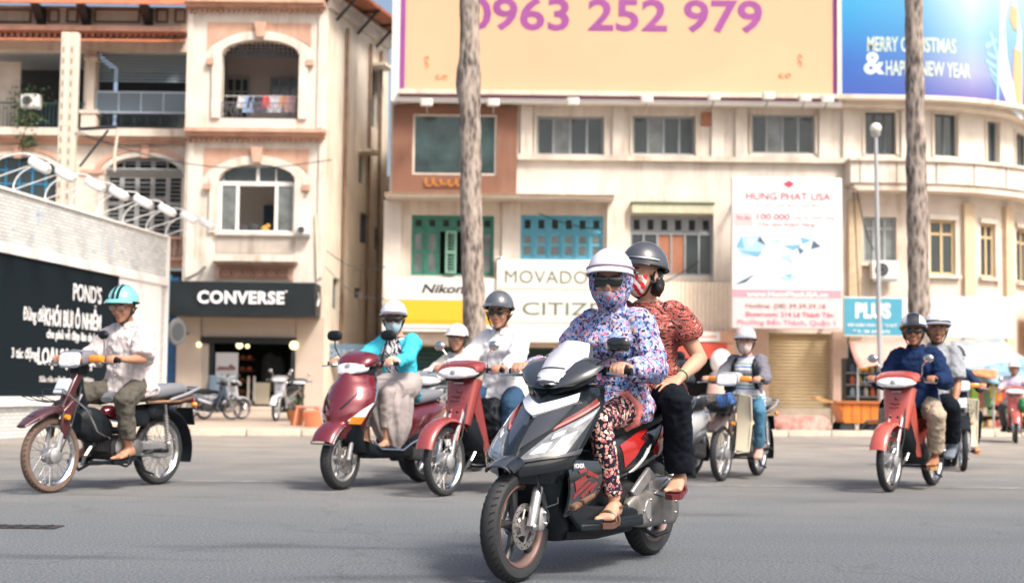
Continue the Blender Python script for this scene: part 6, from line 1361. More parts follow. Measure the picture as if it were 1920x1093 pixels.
# ---------- the big black scooter in front
def sport_scooter(px, py, adeg, label, wb=1.40, r=.262):
    loc, rz = place(px, py, adeg, wb); t = thing('motor_scooter', label, 'scooter', loc, rz)
    wf = wheel(t, wb, r, .088, darkalloy, rimm=mat('dusty_rim', (.16, .11, .10), .5, .4, var=.2), disc=True, nsp=5)
    MB().lathe([(r - .0740, .034), (r - .071, .036), (r - .071, .04), (r - .0740, .0385)], n=48, closed=True).build('rim_stripe', mat('worn_rim_red', (.16, .06, .05), .7), wf)
    wheel(t, 0, r, .10, darkalloy, rimm=mat('dusty_rim', (.16, .11, .10)), tyrem=rubber, nsp=5)
    for s in (-1, 1):
        MB().tube([(wb, s * .085, r), (wb - .07, s * .085, r + .20), (wb - .075, s * .085, r + .21)], [.022, .026, .018], 12).build('fork_leg', alloy, t, smooth=True)
        MB().tube([(wb - .07, s * .083, r + .2), (wb - .17, s * .078, .66)], .016, 10).build('fork_tube', chrome, t)
        MB().ball((wb, s * .108, r), (.02, .012, .02), 10, 8).build('axle_nut', chrome, t)
    cal = MB().loft([se((wb - .085, y, r + .035), (1, 0, 0), (-.2, 0, 1), a, b, 12, 4) for y, a, b in ((.062, .025, .05), (.075, .032, .058), (.10, .032, .055), (.108, .02, .04))]).build('brake_caliper', alloy, t, smooth=True)
    MB().ball((wb - .08, .112, r + .06), .011, 8, 6).build('bolt', chrome, cal); MB().ball((wb - .09, .112, r + .01), .011, 8, 6).build('bolt', chrome, cal)
    MB().tube([(wb - .09, .10, r + .08), (wb - .17, .13, r + .10), (wb - .20, .11, .48), (wb - .16, .09, .62)], .006, 6).build('brake_hose', blackp, t)
    f = fender(t, 'front_fender', satin, wb, r, r + .03, 60, 150, .072, .035, th=.008)
    qpatch(MB(), lambda u, v: (wb - .02 - .12 * u + .02 * v, .098 + .004 * v, r + .30 - .26 * u * (1 - .1 * v) - .06 * v), [(0, 0), (1, 0), (1, 1), (0, 1)], 6, 4, 0, .008).build('fender_side', greyb, f, smooth=True)
    qpatch(MB(), lambda u, v: (wb - .02 - .12 * u + .02 * v, -.098 - .004 * v, r + .30 - .26 * u * (1 - .1 * v) - .06 * v), [(0, 0), (1, 0), (1, 1), (0, 1)], 6, 4, 0, .008).build('fender_side', greyb, f, smooth=True)
    fender(t, 'fender_edge', greyb, wb, r, r + .036, 58, 84, .060, .034, th=.006)
    # nose skin
    W_ = [(.46, .06, .15), (.54, .075, .21), (.61, .03, .235), (.70, -.07, .235), (.80, -.19, .225), (.87, -.27, .20), (.94, -.34, .15)]
    def prof(z):
        z = max(W_[0][0], min(W_[-1][0], z))
        for i in range(len(W_) - 1):
            a, b = W_[i], W_[i + 1]
            if z <= b[0]:
                p0 = W_[max(0, i - 1)]; p3 = W_[min(len(W_) - 1, i + 2)]; f_ = (z - a[0]) / (b[0] - a[0]); out = []
                for k in (1, 2):
                    m0 = (b[k] - p0[k]) * .5; m1 = (p3[k] - a[k]) * .5
                    out.append((2 * f_ ** 3 - 3 * f_ ** 2 + 1) * a[k] + (f_ ** 3 - 2 * f_ ** 2 + f_) * m0 + (-2 * f_ ** 3 + 3 * f_ ** 2) * b[k] + (f_ ** 3 - f_ ** 2) * m1)
                return out
    def nose(u, z):
        xf, w = prof(z); a = min(1.2, abs(u)); ridge = .018 * max(0, 1 - a / .35)
        return (wb + xf - .02 - .17 * a ** 1.6 + ridge, math.copysign(w * sin(a * 1.3) / sin(1.3), u), z)
    sk = qpatch(MB(), nose, [(-1, .46), (1, .46), (1, .915), (-1, .915)], 36, 26, 0, .012).build('front_shield', satin, t, smooth=True)
    Q = lambda nm, m, cor, off=.005, th=.006, par=None, n=10, k=8: qpatch(MB(), nose, cor, n, k, off, th).build(nm, m, par or sk, smooth=True)
    for s in (-1, 1):
        S_ = lambda c: [(s * a, z) for a, z in c]; o = .010; th = .012
        h = Q('headlight', mat('headlight_lens', (.16, .175, .19), .06, coat=.8, var=.5, scale=22), S_([(.13, .565), (.80, .60), (1.02, .82), (.40, .69)]), o, th, t, 14, 8)
        Q('bezel', gloss, S_([(.12, .553), (.80, .588), (.80, .60), (.13, .565)]), o * 1.3, th, h)
        Q('reflector', reflm, S_([(.26, .592), (.46, .60), (.50, .650), (.36, .640)]), o + .002, .002, h); Q('reflector', reflm, S_([(.54, .61), (.72, .628), (.80, .70), (.60, .67)]), o + .002, .002, h); Q('reflector', whiteg, S_([(.46, .66), (.60, .685), (.60, .705), (.46, .685)]), o + .002, .002, h)
        Q('position_light', whiteg, S_([(.70, .715), (.92, .77), (.97, .80), (.70, .735)]), o + .002, .002, h)
        Q('upper_panel', greyb, S_([(.03, .60), (.36, .71), (.60, .89), (.06, .83)]), o * .8, th, sk)
        Q('red_stripe', mat('dim_red', (.16, .03, .03), .25, coat=1), S_([(.42, .715), (.96, .835), (.90, .858), (.48, .755)]), o * .9, th, sk)
        Q('rose_edge', mat('rose_graphic', (.55, .16, .14), .25, coat=1), S_([(.40, .705), (.98, .828), (.97, .84), (.43, .725)]), o * 1.0, th, sk)
        Q('chin_wing', gloss, S_([(.20, .50), (1.02, .545), (1.0, .59), (.16, .545)]), .018, .018, sk)
        Q('wing_trim', greyb, S_([(.62, .575), (1.05, .60), (1.04, .625), (.82, .60)]), .022, .01, sk)  # silver trim on the chin wing, its own metallic colour
    Q('nose_ridge', satin, [(-.10, .56), (.10, .56), (.05, .72), (-.05, .72)], .016, .016)
    for s in (-1, 1): Q('silver_vee', whiteg, [(0, .765), (0, .818), (s * .56, .875), (s * .56, .835)], .018, .018)
    # inner shield and belly
    MB().loft([se((wb + prof(z)[0] - .24, 0, z), (0, 1, 0), (1, 0, 0), prof(z)[1] * .96, .05, 18, 4) for z in (.46, .55, .64, .74, .84, .93)]).build('inner_shield', blackp, t, smooth=True)
    MB().loft([se((wb + x, 0, z), (0, 1, 0), (1, 0, 0), a, b, 18, 3) for z, x, a, b in ((.17, -.36, .07, .08), (.26, -.32, .12, .12), (.38, -.24, .13, .15), (.50, -.17, .16, .19), (.56, -.15, .17, .17))]).build('radiator_cowl', blackp, t, smooth=True)
    # side cowl with tribal graphics
    for s in (-1, 1):
        sc = lambda u, v, s=s: (wb - .17 - .34 * u, s * (.135 + .065 * sin(pi * min(1, max(0, .2 + .6 * v))) - .03 * u * (1 - v)), .30 + .27 * v * (1 - .25 * u) + .05 * u)
        c_ = qpatch(MB(), sc, [(0, 0), (1, 0), (1, 1), (0, 1)], 12, 8, 0, .012).build('side_cowl', gloss, t, smooth=True)
        for k, (a, b, c, d) in enumerate((((.16, .42), (.50, .62), (.46, .70), (.12, .60)), ((.10, .30), (.62, .52), (.60, .58), (.12, .38)), ((.40, .24), (.72, .46), (.70, .52), (.34, .30)), ((.52, .70), (.86, .60), (.84, .68), (.56, .80)), ((.30, .74), (.52, .78), (.50, .86), (.26, .80)), ((.66, .30), (.84, .50), (.80, .54), (.62, .36)))):
            qpatch(MB(), sc, [a, b, c, d], 6, 3, .004 * s, .005 * s).build('tribal_flash', mat('dark_red_graphic', (.20, .018, .016), .3, coat=.6), c_)
        qpatch(MB(), sc, [(.12, .80), (.44, .84), (.44, .93), (.12, .90)], 6, 3, .005 * s, .004 * s).build('badge_plate', gloss, c_)
        if s > 0:
            o = text('HONDA', .022, whiteg, c_, width=.10, bold=.03, depth=.002, fn=lambda x, y, z: V(sc(.28 + x / .34 * -1 * -1, .84, 1)) + V((0, .007 - y, z + .004))); 
        # fix reading direction: letters run from front to rear on the left side
    # floor boards and tunnel
    MB().loft([se((x, 0, z), (0, 1, 0), (0, 0, 1), a, b, 16, 3.5) for x, z, a, b in ((wb - .28, .42, .10, .16), (.86, .40, .10, .16), (.62, .44, .11, .18))]).build('centre_tunnel', blackp, t, smooth=True)
    for s in (-1, 1):
        fb_ = MB().prism([(1.06, s * .08), (1.06, s * .17), (.95, s * .215), (.52, s * .23), (.44, s * .18), (.44, s * .08)], .215, .255, 'z').build('footboard', blackp, t, bevel=.01)
        MB().prism([(1.02, s * .150), (.95, s * .20), (.52, s * .215), (.52, s * .225), (.95, s * .2155), (1.06, s * .165)], .255, .272, 'z').build('board_lip', satin, fb_)
        for k in range(5): MB().box((.60 + k * .07, s * .15, .2575), (.018, .09, .005)).build('foot_ridge', rubber, fb_)
        MB().prism([(1.16, .30), (1.05, .215), (.50, .20), (.34, .26), (.5, .30), (1.0, .34), (1.05, .47), (1.10, .47)], s * .135, s * .165).build('lower_fairing', blackp, t, bevel=.012)
    MB().loft([se((x, 0, z), (0, 1, 0), (0, 0, 1), a, b, 14, 4) for x, z, a, b in ((1.08, .20, .10, .03), (.8, .185, .13, .03), (.45, .20, .13, .035))]).build('belly', blackp, t, smooth=True)
    # rear body
    RB = [(.74, .50, .08, .10), (.64, .54, .13, .14), (.45, .585, .165, .145), (.22, .63, .175, .13), (-.02, .685, .15, .105), (-.22, .73, .10, .07), (-.36, .765, .05, .035)]
    MB().loft([se((x, 0, z), (0, 1, 0), (0, 0, 1), a, b, 22, 2.8) for x, z, a, b in RB]).build('rear_body', satin, t, smooth=True)
    def rb(u, v, s):
        x = .64 - .95 * u; st = sorted(RB, key=lambda q: -q[0]); 
        for a, b in zip(st, st[1:]):
            if x >= b[0]: break
        f_ = max(0, min(1, (a[0] - x) / (a[0] - b[0]))); zc, hw, hh = [a[k] + (b[k] - a[k]) * f_ for k in (1, 2, 3)]; an = v * pi / 2
        cx, sx_ = abs(cos(an)) ** (2 / 2.8), math.copysign(abs(sin(an)) ** (2 / 2.8), sin(an)); return (x, s * hw * cx, zc + hh * sx_)
    for s in (-1, 1):
        for m, nm, cor in ((redg, 'red_panel', [(.04, .25), (.34, .46), (.30, .14), (.08, -.15)]), (gloss, 'black_flash', [(.22, .2), (.52, .62), (.50, .40), (.30, .0)]), (redg, 'red_flash', [(.36, -.1), (.62, .60), (.60, .34), (.44, -.3)]), (redg, 'red_flash', [(.50, -.15), (.80, .45), (.78, .20), (.56, -.35)]), (whiteg, 'white_flash', [(.30, .0), (.34, .02), (.18, -.38), (.14, -.36)]), (whiteg, 'white_flash', [(.56, .42), (.60, .44), (.50, .0), (.47, .0)])):
            qpatch(MB(), lambda u, v: rb(u, v, s), cor, 10, 5, .004 * s, .006 * s).build(nm, m, t, smooth=True)
    MB().loft([se((x, 0, z), (0, 1, 0), (0, 0, 1), a, b, 22, 3) for x, z, a, b in ((.76, .64, .05, .02), (.68, .675, .09, .04), (.50, .705, .14, .055), (.32, .72, .155, .06), (.18, .745, .15, .065), (.14, .775, .148, .065), (-.05, .80, .14, .06), (-.25, .825, .09, .04), (-.32, .83, .05, .02))]).build('seat', seatm, t, smooth=True)
    MB().tube([(-.05, .15, .76), (-.24, .15, .82), (-.38, .10, .86), (-.41, 0, .87), (-.38, -.10, .86), (-.24, -.15, .82), (-.05, -.15, .76)], .016, 8).build('grab_rail', satin, t, smooth=True)
    MB().loft([se((x, 0, z), (0, 1, 0), (0, 0, 1), a, b, 14, 3) for x, z, a, b in ((-.34, .72, .09, .035), (-.43, .73, .06, .025))]).build('tail_light', redl, t, smooth=True)
    MB().prism([(-.36, .70), (-.30, .72), (-.38, .42), (-.44, .40)], -.09, .09).build('rear_mudguard', blackp, t, bevel=.01)
    # drive unit
    tr = MB().loft([se((x, .125, z), (0, 1, 0), (0, 0, 1), a, b, 18, 3.5) for x, z, a, b in ((.52, .27, .02, .05), (.46, .28, .04, .085), (.30, .28, .052, .10), (.10, .27, .05, .085), (.0, .262, .048, .085), (-.06, .262, .03, .06))]).build('transmission_case', mat('case_alloy', (.22, .21, .20), .45, .6, var=.3, scale=14), t, smooth=True)
    for k in range(7): a = k * .9; MB().ball((.2 + .2 * cos(a), .172, .275 + .07 * sin(a)), .009, 8, 5).build('bolt', chrome, tr)
    MB().lathe([(0, .175), (.055, .175), (.06, .165)], (.33, 0, .28), n=20).build('case_badge', alloy, tr)
    MB().loft([se((x, .12, z), (0, 1, 0), (0, 0, 1), a, b, 14, 4) for x, z, a, b in ((.30, .40, .03, .03), (.22, .40, .045, .05), (.02, .39, .045, .05), (-.04, .38, .03, .03))]).build('air_filter', alloy, t, smooth=True)
    MB().loft([se((x, 0, z), (0, 1, 0), (0, 0, 1), a, b, 14, 3) for x, z, a, b in ((.60, .36, .07, .07), (.45, .36, .10, .10), (.30, .33, .10, .09))]).build('engine_case', engd, t, smooth=True)
    for k in range(5): MB().box((.56 + .02 * k, 0, .36), (.007, .2, .15)).build('cooling_fin', engd, t)
    shock(t, (-.0, .155, .33), (.10, .15, .64), alloy, r=.032)
    MB().prism([(.50, .38), (.30, .50), (.10, .37), (.14, .33), (.28, .43), (.44, .34)], .13, .155).build('grab_bracket', alloy, t, bevel=.008)
    MB().prism([(.28, .36), (.12, .43), (.06, .41), (.14, .33)], .156, .18).build('peg_bracket', alloy, t, bevel=.008)
    for s in (-1, 1): MB().tube([(.14, s * .15, .37), (.16, s * .27, .385)], .016, 8).build('passenger_peg', rubber, t)
    MB().tube([(.36, .10, .20), (.22, .15, .13), (.12, .17, .15)], .012, 6).tube([(.36, -.10, .20), (.36, .12, .19)], .014, 6).build('centre_stand', blackp, t)
    MB().tube([(.30, -.14, .22), (.2, -.17, .24), (.0, -.18, .30), (-.32, -.19, .38)], [.03, .05, .055, .045], 14).build('silencer', blackp, t, smooth=True)
    fender(t, 'rear_fender', blackp, 0, r, r + .03, 60, 170, .07, .02)
    # handlebar cowl with pale windshield
    hx, hz = wb - .44, 1.03
    MB().loft([se((x, 0, z), (0, 1, 0), (-.35, 0, 1), a, b, 24, 2.6) for x, z, a, b in ((hx - .12, 1.03, .10, .02), (hx - .07, 1.035, .18, .035), (hx - .01, 1.02, .225, .048), (hx + .06, .985, .21, .052), (hx + .12, .95, .15, .045), (hx + .16, .93, .09, .025))]).build('handlebar_cover', greyb, t, smooth=True)
    MB().loft([se((x, 0, z), (0, 1, 0), (-.2, 0, 1), a, b, 20, 3) for x, z, a, b in ((hx - .10, .985, .12, .03), (hx + .0, .965, .19, .035), (hx + .08, .93, .15, .035), (hx + .14, .90, .08, .02))]).build('cowl_underside', blackp, t, smooth=True)
    ws = lambda u, v: (hx + .200 - .265 * v - .08 * abs(u) ** 2, u * (.06 + .075 * sin(pi * min(1, v * .72 + .12))), .95 + .20 * v - .02 * u * u)
    s_ = qpatch(MB(), ws, [(-1, 0), (1, 0), (.85, 1), (-.85, 1)], 14, 12, .0, .014).build('windshield', mat('smoky_windshield', (.52, .53, .57), .18, coat=1, var=.12, scale=9), t, smooth=True)
    qpatch(MB(), ws, [(-1.14, -.06), (1.14, -.06), (.98, 1.03), (-.98, 1.03)], 14, 12, -.012, .012).build('windshield_frame', greyb, t, smooth=True)
    qpatch(MB(), ws, [(-.55, .28), (.55, .28), (.5, .31), (-.5, .31)], 8, 2, .003, .003).build('crease', greyb, s_)
    for s in (-1, 1): qpatch(MB(), ws, [(s * .2, .05), (s * .8, .12), (s * .6, .22), (s * .2, .16)], 5, 3, .004, .003).build('lamp', lens, s_)
    controls(t, hx - .06, hz - .035, .35, sweep=.02)
    mirr(t, (hx + .02, .20, hz), (hx - .02, .26, hz + .04), (hx - .03, .29, hz + .095), .062, .036, m=gloss, rod=blackp, p=5)
    MB().tube([(hx + .02, 0, 1.0), (wb - .36, 0, .82)], .075, 12).build('steering_column', blackp, t)
    return t

B_main = sport_scooter(965, 1091, 32, 'large glossy black scooter with red flashes and pale windshield, nearest to the camera')
B_left = underbone(92, 924, 27, 'old dark maroon motorbike with spoked dusty front wheel ridden past the black hoarding', wb=1.20, r=.283, body=brownred, style='old', tyre=dusty, seat=greyseat, scale=1.10, cowl=mat('grey_lilac', (.16, .16, .19), .4), mirrors=(2, 0), engine=engd)
B_mar = scooter(637, 918, 28, 'glossy maroon scooter with chrome trim ridden by the woman in the turquoise cardigan', wb=1.25, r=.245, scale=1.08)
B_pink = underbone(832, 930, 30, 'faded red motorbike with silver spoked wheel ridden by the man in the white shirt', wb=1.22, body=pink, scale=1.06, seat=seatm)
B_back = underbone(1352, 902, 27, 'dark motorbike with cream leg shields and a wire basket, ridden before the yellow shutter', wb=1.2, body=blackp, fend=mat('dark_brown_paint', (.05, .035, .035), .3, coat=.6), style='old', shieldm=creamp, basket=True, seat=greyseat, scale=1.02, engine=engm, cowl=mat('silver_cowl', (.4, .42, .44), .35), mirrors=(0, 0))
B_right = underbone(1668, 922, 34, 'coral red motorbike carrying two men at the right of the road', wb=1.22, body=pink2, scale=1.03)
B_sil = underbone(775, 893, 30, 'silver headlight motorbike half hidden behind the maroon scooter and the red motorbike', wb=1.22, body=whitepl, cowl=silverp, scale=1.0, seat=greyseat, mirrors=(1, 1))
_l, _r = place(1205, 899, 30, 1.25)
B_white = scooter(1205, 899, 31, 'white scooter whose tail shows behind the passenger in black trousers', wb=1.25, r=.235, body=whitepl, trim=silverp, seat=seatm, low=mat('grey_lower_body', (.3, .31, .33), .5))
B_cub = underbone(1806, 883, 12, 'small dark motorbike with cream leg shields, mostly hidden behind the coral red one', wb=1.2, body=blackp, style='old', shieldm=creamp, seat=seatm, scale=1.0, mirrors=(0, 1))
B_far = underbone(1905, 831, 18, 'far red motorbike cut by the right edge of the frame', wb=1.2, body=pink2, scale=1.0)
# parked machines before the shop
for px, py, a, body, lb in ((517, 800, 8, silverp, 'silver and black motorbike parked facing the road before the shop steps'), ):
    underbone(px, py, a, lb, body=body, fend=whitepl, scale=.95, group='motorbikes parked by the shop')
underbone(560, 797, -10, 'dark motorbike parked right of the silver one before the shop', body=satin, fend=satin, scale=.9, group='motorbikes parked by the shop')
for px, py, body, lb, a in ((382, 796, whitepl, 'white motorbike parked side on at the left of the shop entrance', 215), (352, 797, mat('slate_blue_paint', (.06, .09, .14), .3, coat=.8), 'slate blue motorbike parked behind the tail of the maroon one, left of the shop', 200)):
    g_ = gnd(px, py); underbone(0, 0, 0, lb, loc=V((g_.x, g_.y, .12)), rz=radians(a - 180 + 10), body=body, fend=body, scale=.85, group='motorbikes parked by the shop')
for o in [x for x in C.objects if x.get('group') == 'motorbikes parked by the shop']: o.location.z = .125

# ============================================================ PEOPLE
_ct = {}
def clouds(sz):
    if sz not in _ct:
        t = bpy.data.textures.new('fold_%d' % int(sz * 1000), 'CLOUDS'); t.noise_scale = sz; t.noise_depth = 2; _ct[sz] = t
    return _ct[sz]
def remesh(o, vox, smooth=4, folds=0, fs=.09):
    m = o.modifiers.new('r', 'REMESH'); m.mode = 'VOXEL'; m.voxel_size = vox; m.use_smooth_shade = True
    if smooth: s = o.modifiers.new('s', 'SMOOTH'); s.iterations = smooth; s.factor = .5
    if folds:
        d = o.modifiers.new('d', 'DISPLACE'); d.texture = clouds(fs); d.strength = folds * 1.5; d.mid_level = .5; d.texture_coords = 'LOCAL'
        d2 = o.modifiers.new('d2', 'DISPLACE'); d2.texture = clouds(fs * .4); d2.strength = folds * .5; d2.mid_level = .5; d2.texture_coords = 'LOCAL'
    return o
def skinmat(n, c): return mat('skin_' + n, c, .5, var=.10, scale=9, spec=.4)
skinA = skinmat('warm', (.42, .215, .135)); skinB = skinmat('tan', (.33, .16, .09)); skinC = skinmat('light', (.50, .28, .19))
def fabric(name, stops, scale=26, kind='cells', rough=.8, stretch=(1, 1, 1), base=None):
    if name in _mc: return _mc[name]
    m = bpy.data.materials.new(name); m.use_nodes = True; N, L = nt(m); b = N['Principled BSDF']; b.inputs['Roughness'].default_value = rough; b.inputs['Specular IOR Level'].default_value = .25
    tc = N.new('ShaderNodeTexCoord'); mp = N.new('ShaderNodeMapping'); mp.inputs['Scale'].default_value = stretch; L.new(tc.outputs['Object'], mp.inputs[0]); src = mp.outputs[0]
    wn_ = N.new('ShaderNodeTexNoise'); wn_.inputs['Scale'].default_value = scale * 1.1; L.new(src, wn_.inputs[0])
    vm = N.new('ShaderNodeVectorMath'); vm.operation = 'MULTIPLY_ADD'; L.new(wn_.outputs[1], vm.inputs[0]); vm.inputs[1].default_value = (.03, .03, .03) if kind != 'stripes' else (.05, .05, .05); L.new(src, vm.inputs[2]); src = vm.outputs[0]
    if kind == 'stripes':
        w = N.new('ShaderNodeTexWave'); w.inputs['Scale'].default_value = scale; w.inputs['Distortion'].default_value = 6; w.inputs['Detail'].default_value = 3; w.bands_direction = 'DIAGONAL'; L.new(src, w.inputs[0])
        n2 = N.new('ShaderNodeTexNoise'); n2.inputs['Scale'].default_value = scale * 1.2; L.new(src, n2.inputs[0]); ad = N.new('ShaderNodeMath'); ad.operation = 'MULTIPLY_ADD'; ad.inputs[1].default_value = .55; L.new(w.outputs[1], ad.inputs[0])
        s2 = N.new('ShaderNodeMath'); s2.operation = 'SUBTRACT'; s2.inputs[1].default_value = .25; L.new(n2.outputs[0], s2.inputs[0]); L.new(s2.outputs[0], ad.inputs[2]); L.new(ramp(N, L, ad.outputs[0], stops, True), b.inputs[0])
    elif kind == 'floral':
        v = N.new('ShaderNodeTexVoronoi'); v.inputs['Scale'].default_value = scale; L.new(src, v.inputs[0]); sp = N.new('ShaderNodeSeparateColor'); L.new(v.outputs[1], sp.inputs[0]); petals = ramp(N, L, sp.outputs[0], stops, True)
        v2 = N.new('ShaderNodeTexVoronoi'); v2.inputs['Scale'].default_value = scale * 2.3; L.new(src, v2.inputs[0]); sp2 = N.new('ShaderNodeSeparateColor'); L.new(v2.outputs[1], sp2.inputs[0])
        bgc = ramp(N, L, sp2.outputs[1], base, True); d = N.new('ShaderNodeMath'); d.operation = 'LESS_THAN'; d.inputs[1].default_value = .46; L.new(v.outputs[0], d.inputs[0])
        mx = N.new('ShaderNodeMix'); mx.data_type = 'RGBA'; L.new(d.outputs[0], mx.inputs[0]); L.new(bgc, mx.inputs[6]); L.new(petals, mx.inputs[7])
        d3 = N.new('ShaderNodeMath'); d3.operation = 'LESS_THAN'; d3.inputs[1].default_value = .16; L.new(v.outputs[0], d3.inputs[0]); mx2 = N.new('ShaderNodeMix'); mx2.data_type = 'RGBA'; L.new(d3.outputs[0], mx2.inputs[0]); L.new(mx.outputs[2], mx2.inputs[6]); mx2.inputs[7].default_value = (*stops[-1][1], 1); L.new(mx2.outputs[2], b.inputs[0])
    elif kind == 'lines':
        sp = N.new('ShaderNodeSeparateXYZ'); L.new(src, sp.inputs[0]); w = N.new('ShaderNodeMath'); w.operation = 'MULTIPLY'; w.inputs[1].default_value = scale; L.new(sp.outputs[2], w.inputs[0]); f = N.new('ShaderNodeMath'); f.operation = 'FRACT'; L.new(w.outputs[0], f.inputs[0]); L.new(ramp(N, L, f.outputs[0], stops, True), b.inputs[0])
    bn = N.new('ShaderNodeTexNoise'); bn.inputs['Scale'].default_value = 14; bn.inputs['Detail'].default_value = 4; L.new(tc.outputs['Object'], bn.inputs[0]); bp = N.new('ShaderNodeBump'); bp.inputs['Strength'].default_value = .35; bp.inputs['Distance'].default_value = .02; L.new(bn.outputs[0], bp.inputs['Height']); L.new(bp.outputs[0], b.inputs['Normal'])
    _mc[name] = m; return m
def cloth(name, c, rough=.9, **k): return mat(name, c, rough, var=.10, scale=8, bump=.9, bscale=14, spec=.12, **k)
floral = fabric('floral_cotton', [(0, (.20, .30, .55)), (.28, (.50, .26, .36)), (.46, (.58, .52, .62)), (.62, (.52, .12, .22)), (.76, (.12, .24, .55)), (.9, (.60, .40, .30))], 40, 'floral', base=[(0, (.012, .018, .05)), (.24, (.22, .32, .58)), (.46, (.40, .43, .60)), (.62, (.04, .07, .20)), (.82, (.45, .28, .38))])
leggings = fabric('floral_leggings', [(0, (.62, .24, .22)), (.4, (.70, .45, .38)), (.7, (.75, .66, .56)), (.88, (.45, .10, .14))], 46, 'floral', base=[(0, (.012, .010, .022)), (.82, (.35, .2, .2)), (.9, (.01, .01, .02))])
redblouse = fabric('red_print', [(0, (.012, .012, .018)), (.33, (.30, .045, .03)), (.42, (.42, .09, .06)), (.55, (.02, .02, .025)), (.64, (.50, .42, .38)), (.69, (.34, .05, .035)), (.84, (.03, .02, .03))], 19, 'stripes', stretch=(1, 1, 1.6))
usmask = fabric('striped_mask', [(0, (.60, .03, .04)), (.5, (.75, .73, .72))], 24, 'lines', stretch=(1, 1, 1)); usmask.node_tree.nodes['Mapping'].inputs['Rotation'].default_value = (radians(62), 0, 0)
stripetop = fabric('striped_top', [(0, (.55, .55, .57)), (.35, (.08, .16, .42)), (.5, (.55, .55, .57)), (.65, (.12, .28, .25)), (.8, (.55, .55, .57))], 9, 'lines')
printtop = fabric('black_white_print', [(0, (.02, .02, .03)), (.5, (.6, .58, .6))], 16, 'stripes')
pinstripe = fabric('pinstripe', [(0, (.66, .56, .56)), (.86, (.52, .40, .42))], 60, 'cells')
ps = _mc['pinstripe']; N, L = nt(ps); tc = N.new('ShaderNodeTexCoord'); wv = N.new('ShaderNodeTexWave'); wv.inputs['Scale'].default_value = 9; wv.bands_direction = 'Y'; wv.inputs['Distortion'].default_value = .05; L.new(tc.outputs['Object'], wv.inputs[0]); L.new(ramp(N, L, wv.outputs[1], [(0, (.52, .45, .46)), (.2, (.60, .55, .55)), (1, (.62, .57, .56))]), N['Principled BSDF'].inputs[0])
hairm = mat('black_hair', (.012, .010, .010), .45, var=.3, scale=40)
blacklens = mat('sunglass_lens', (.008, .008, .010), .06, coat=1)

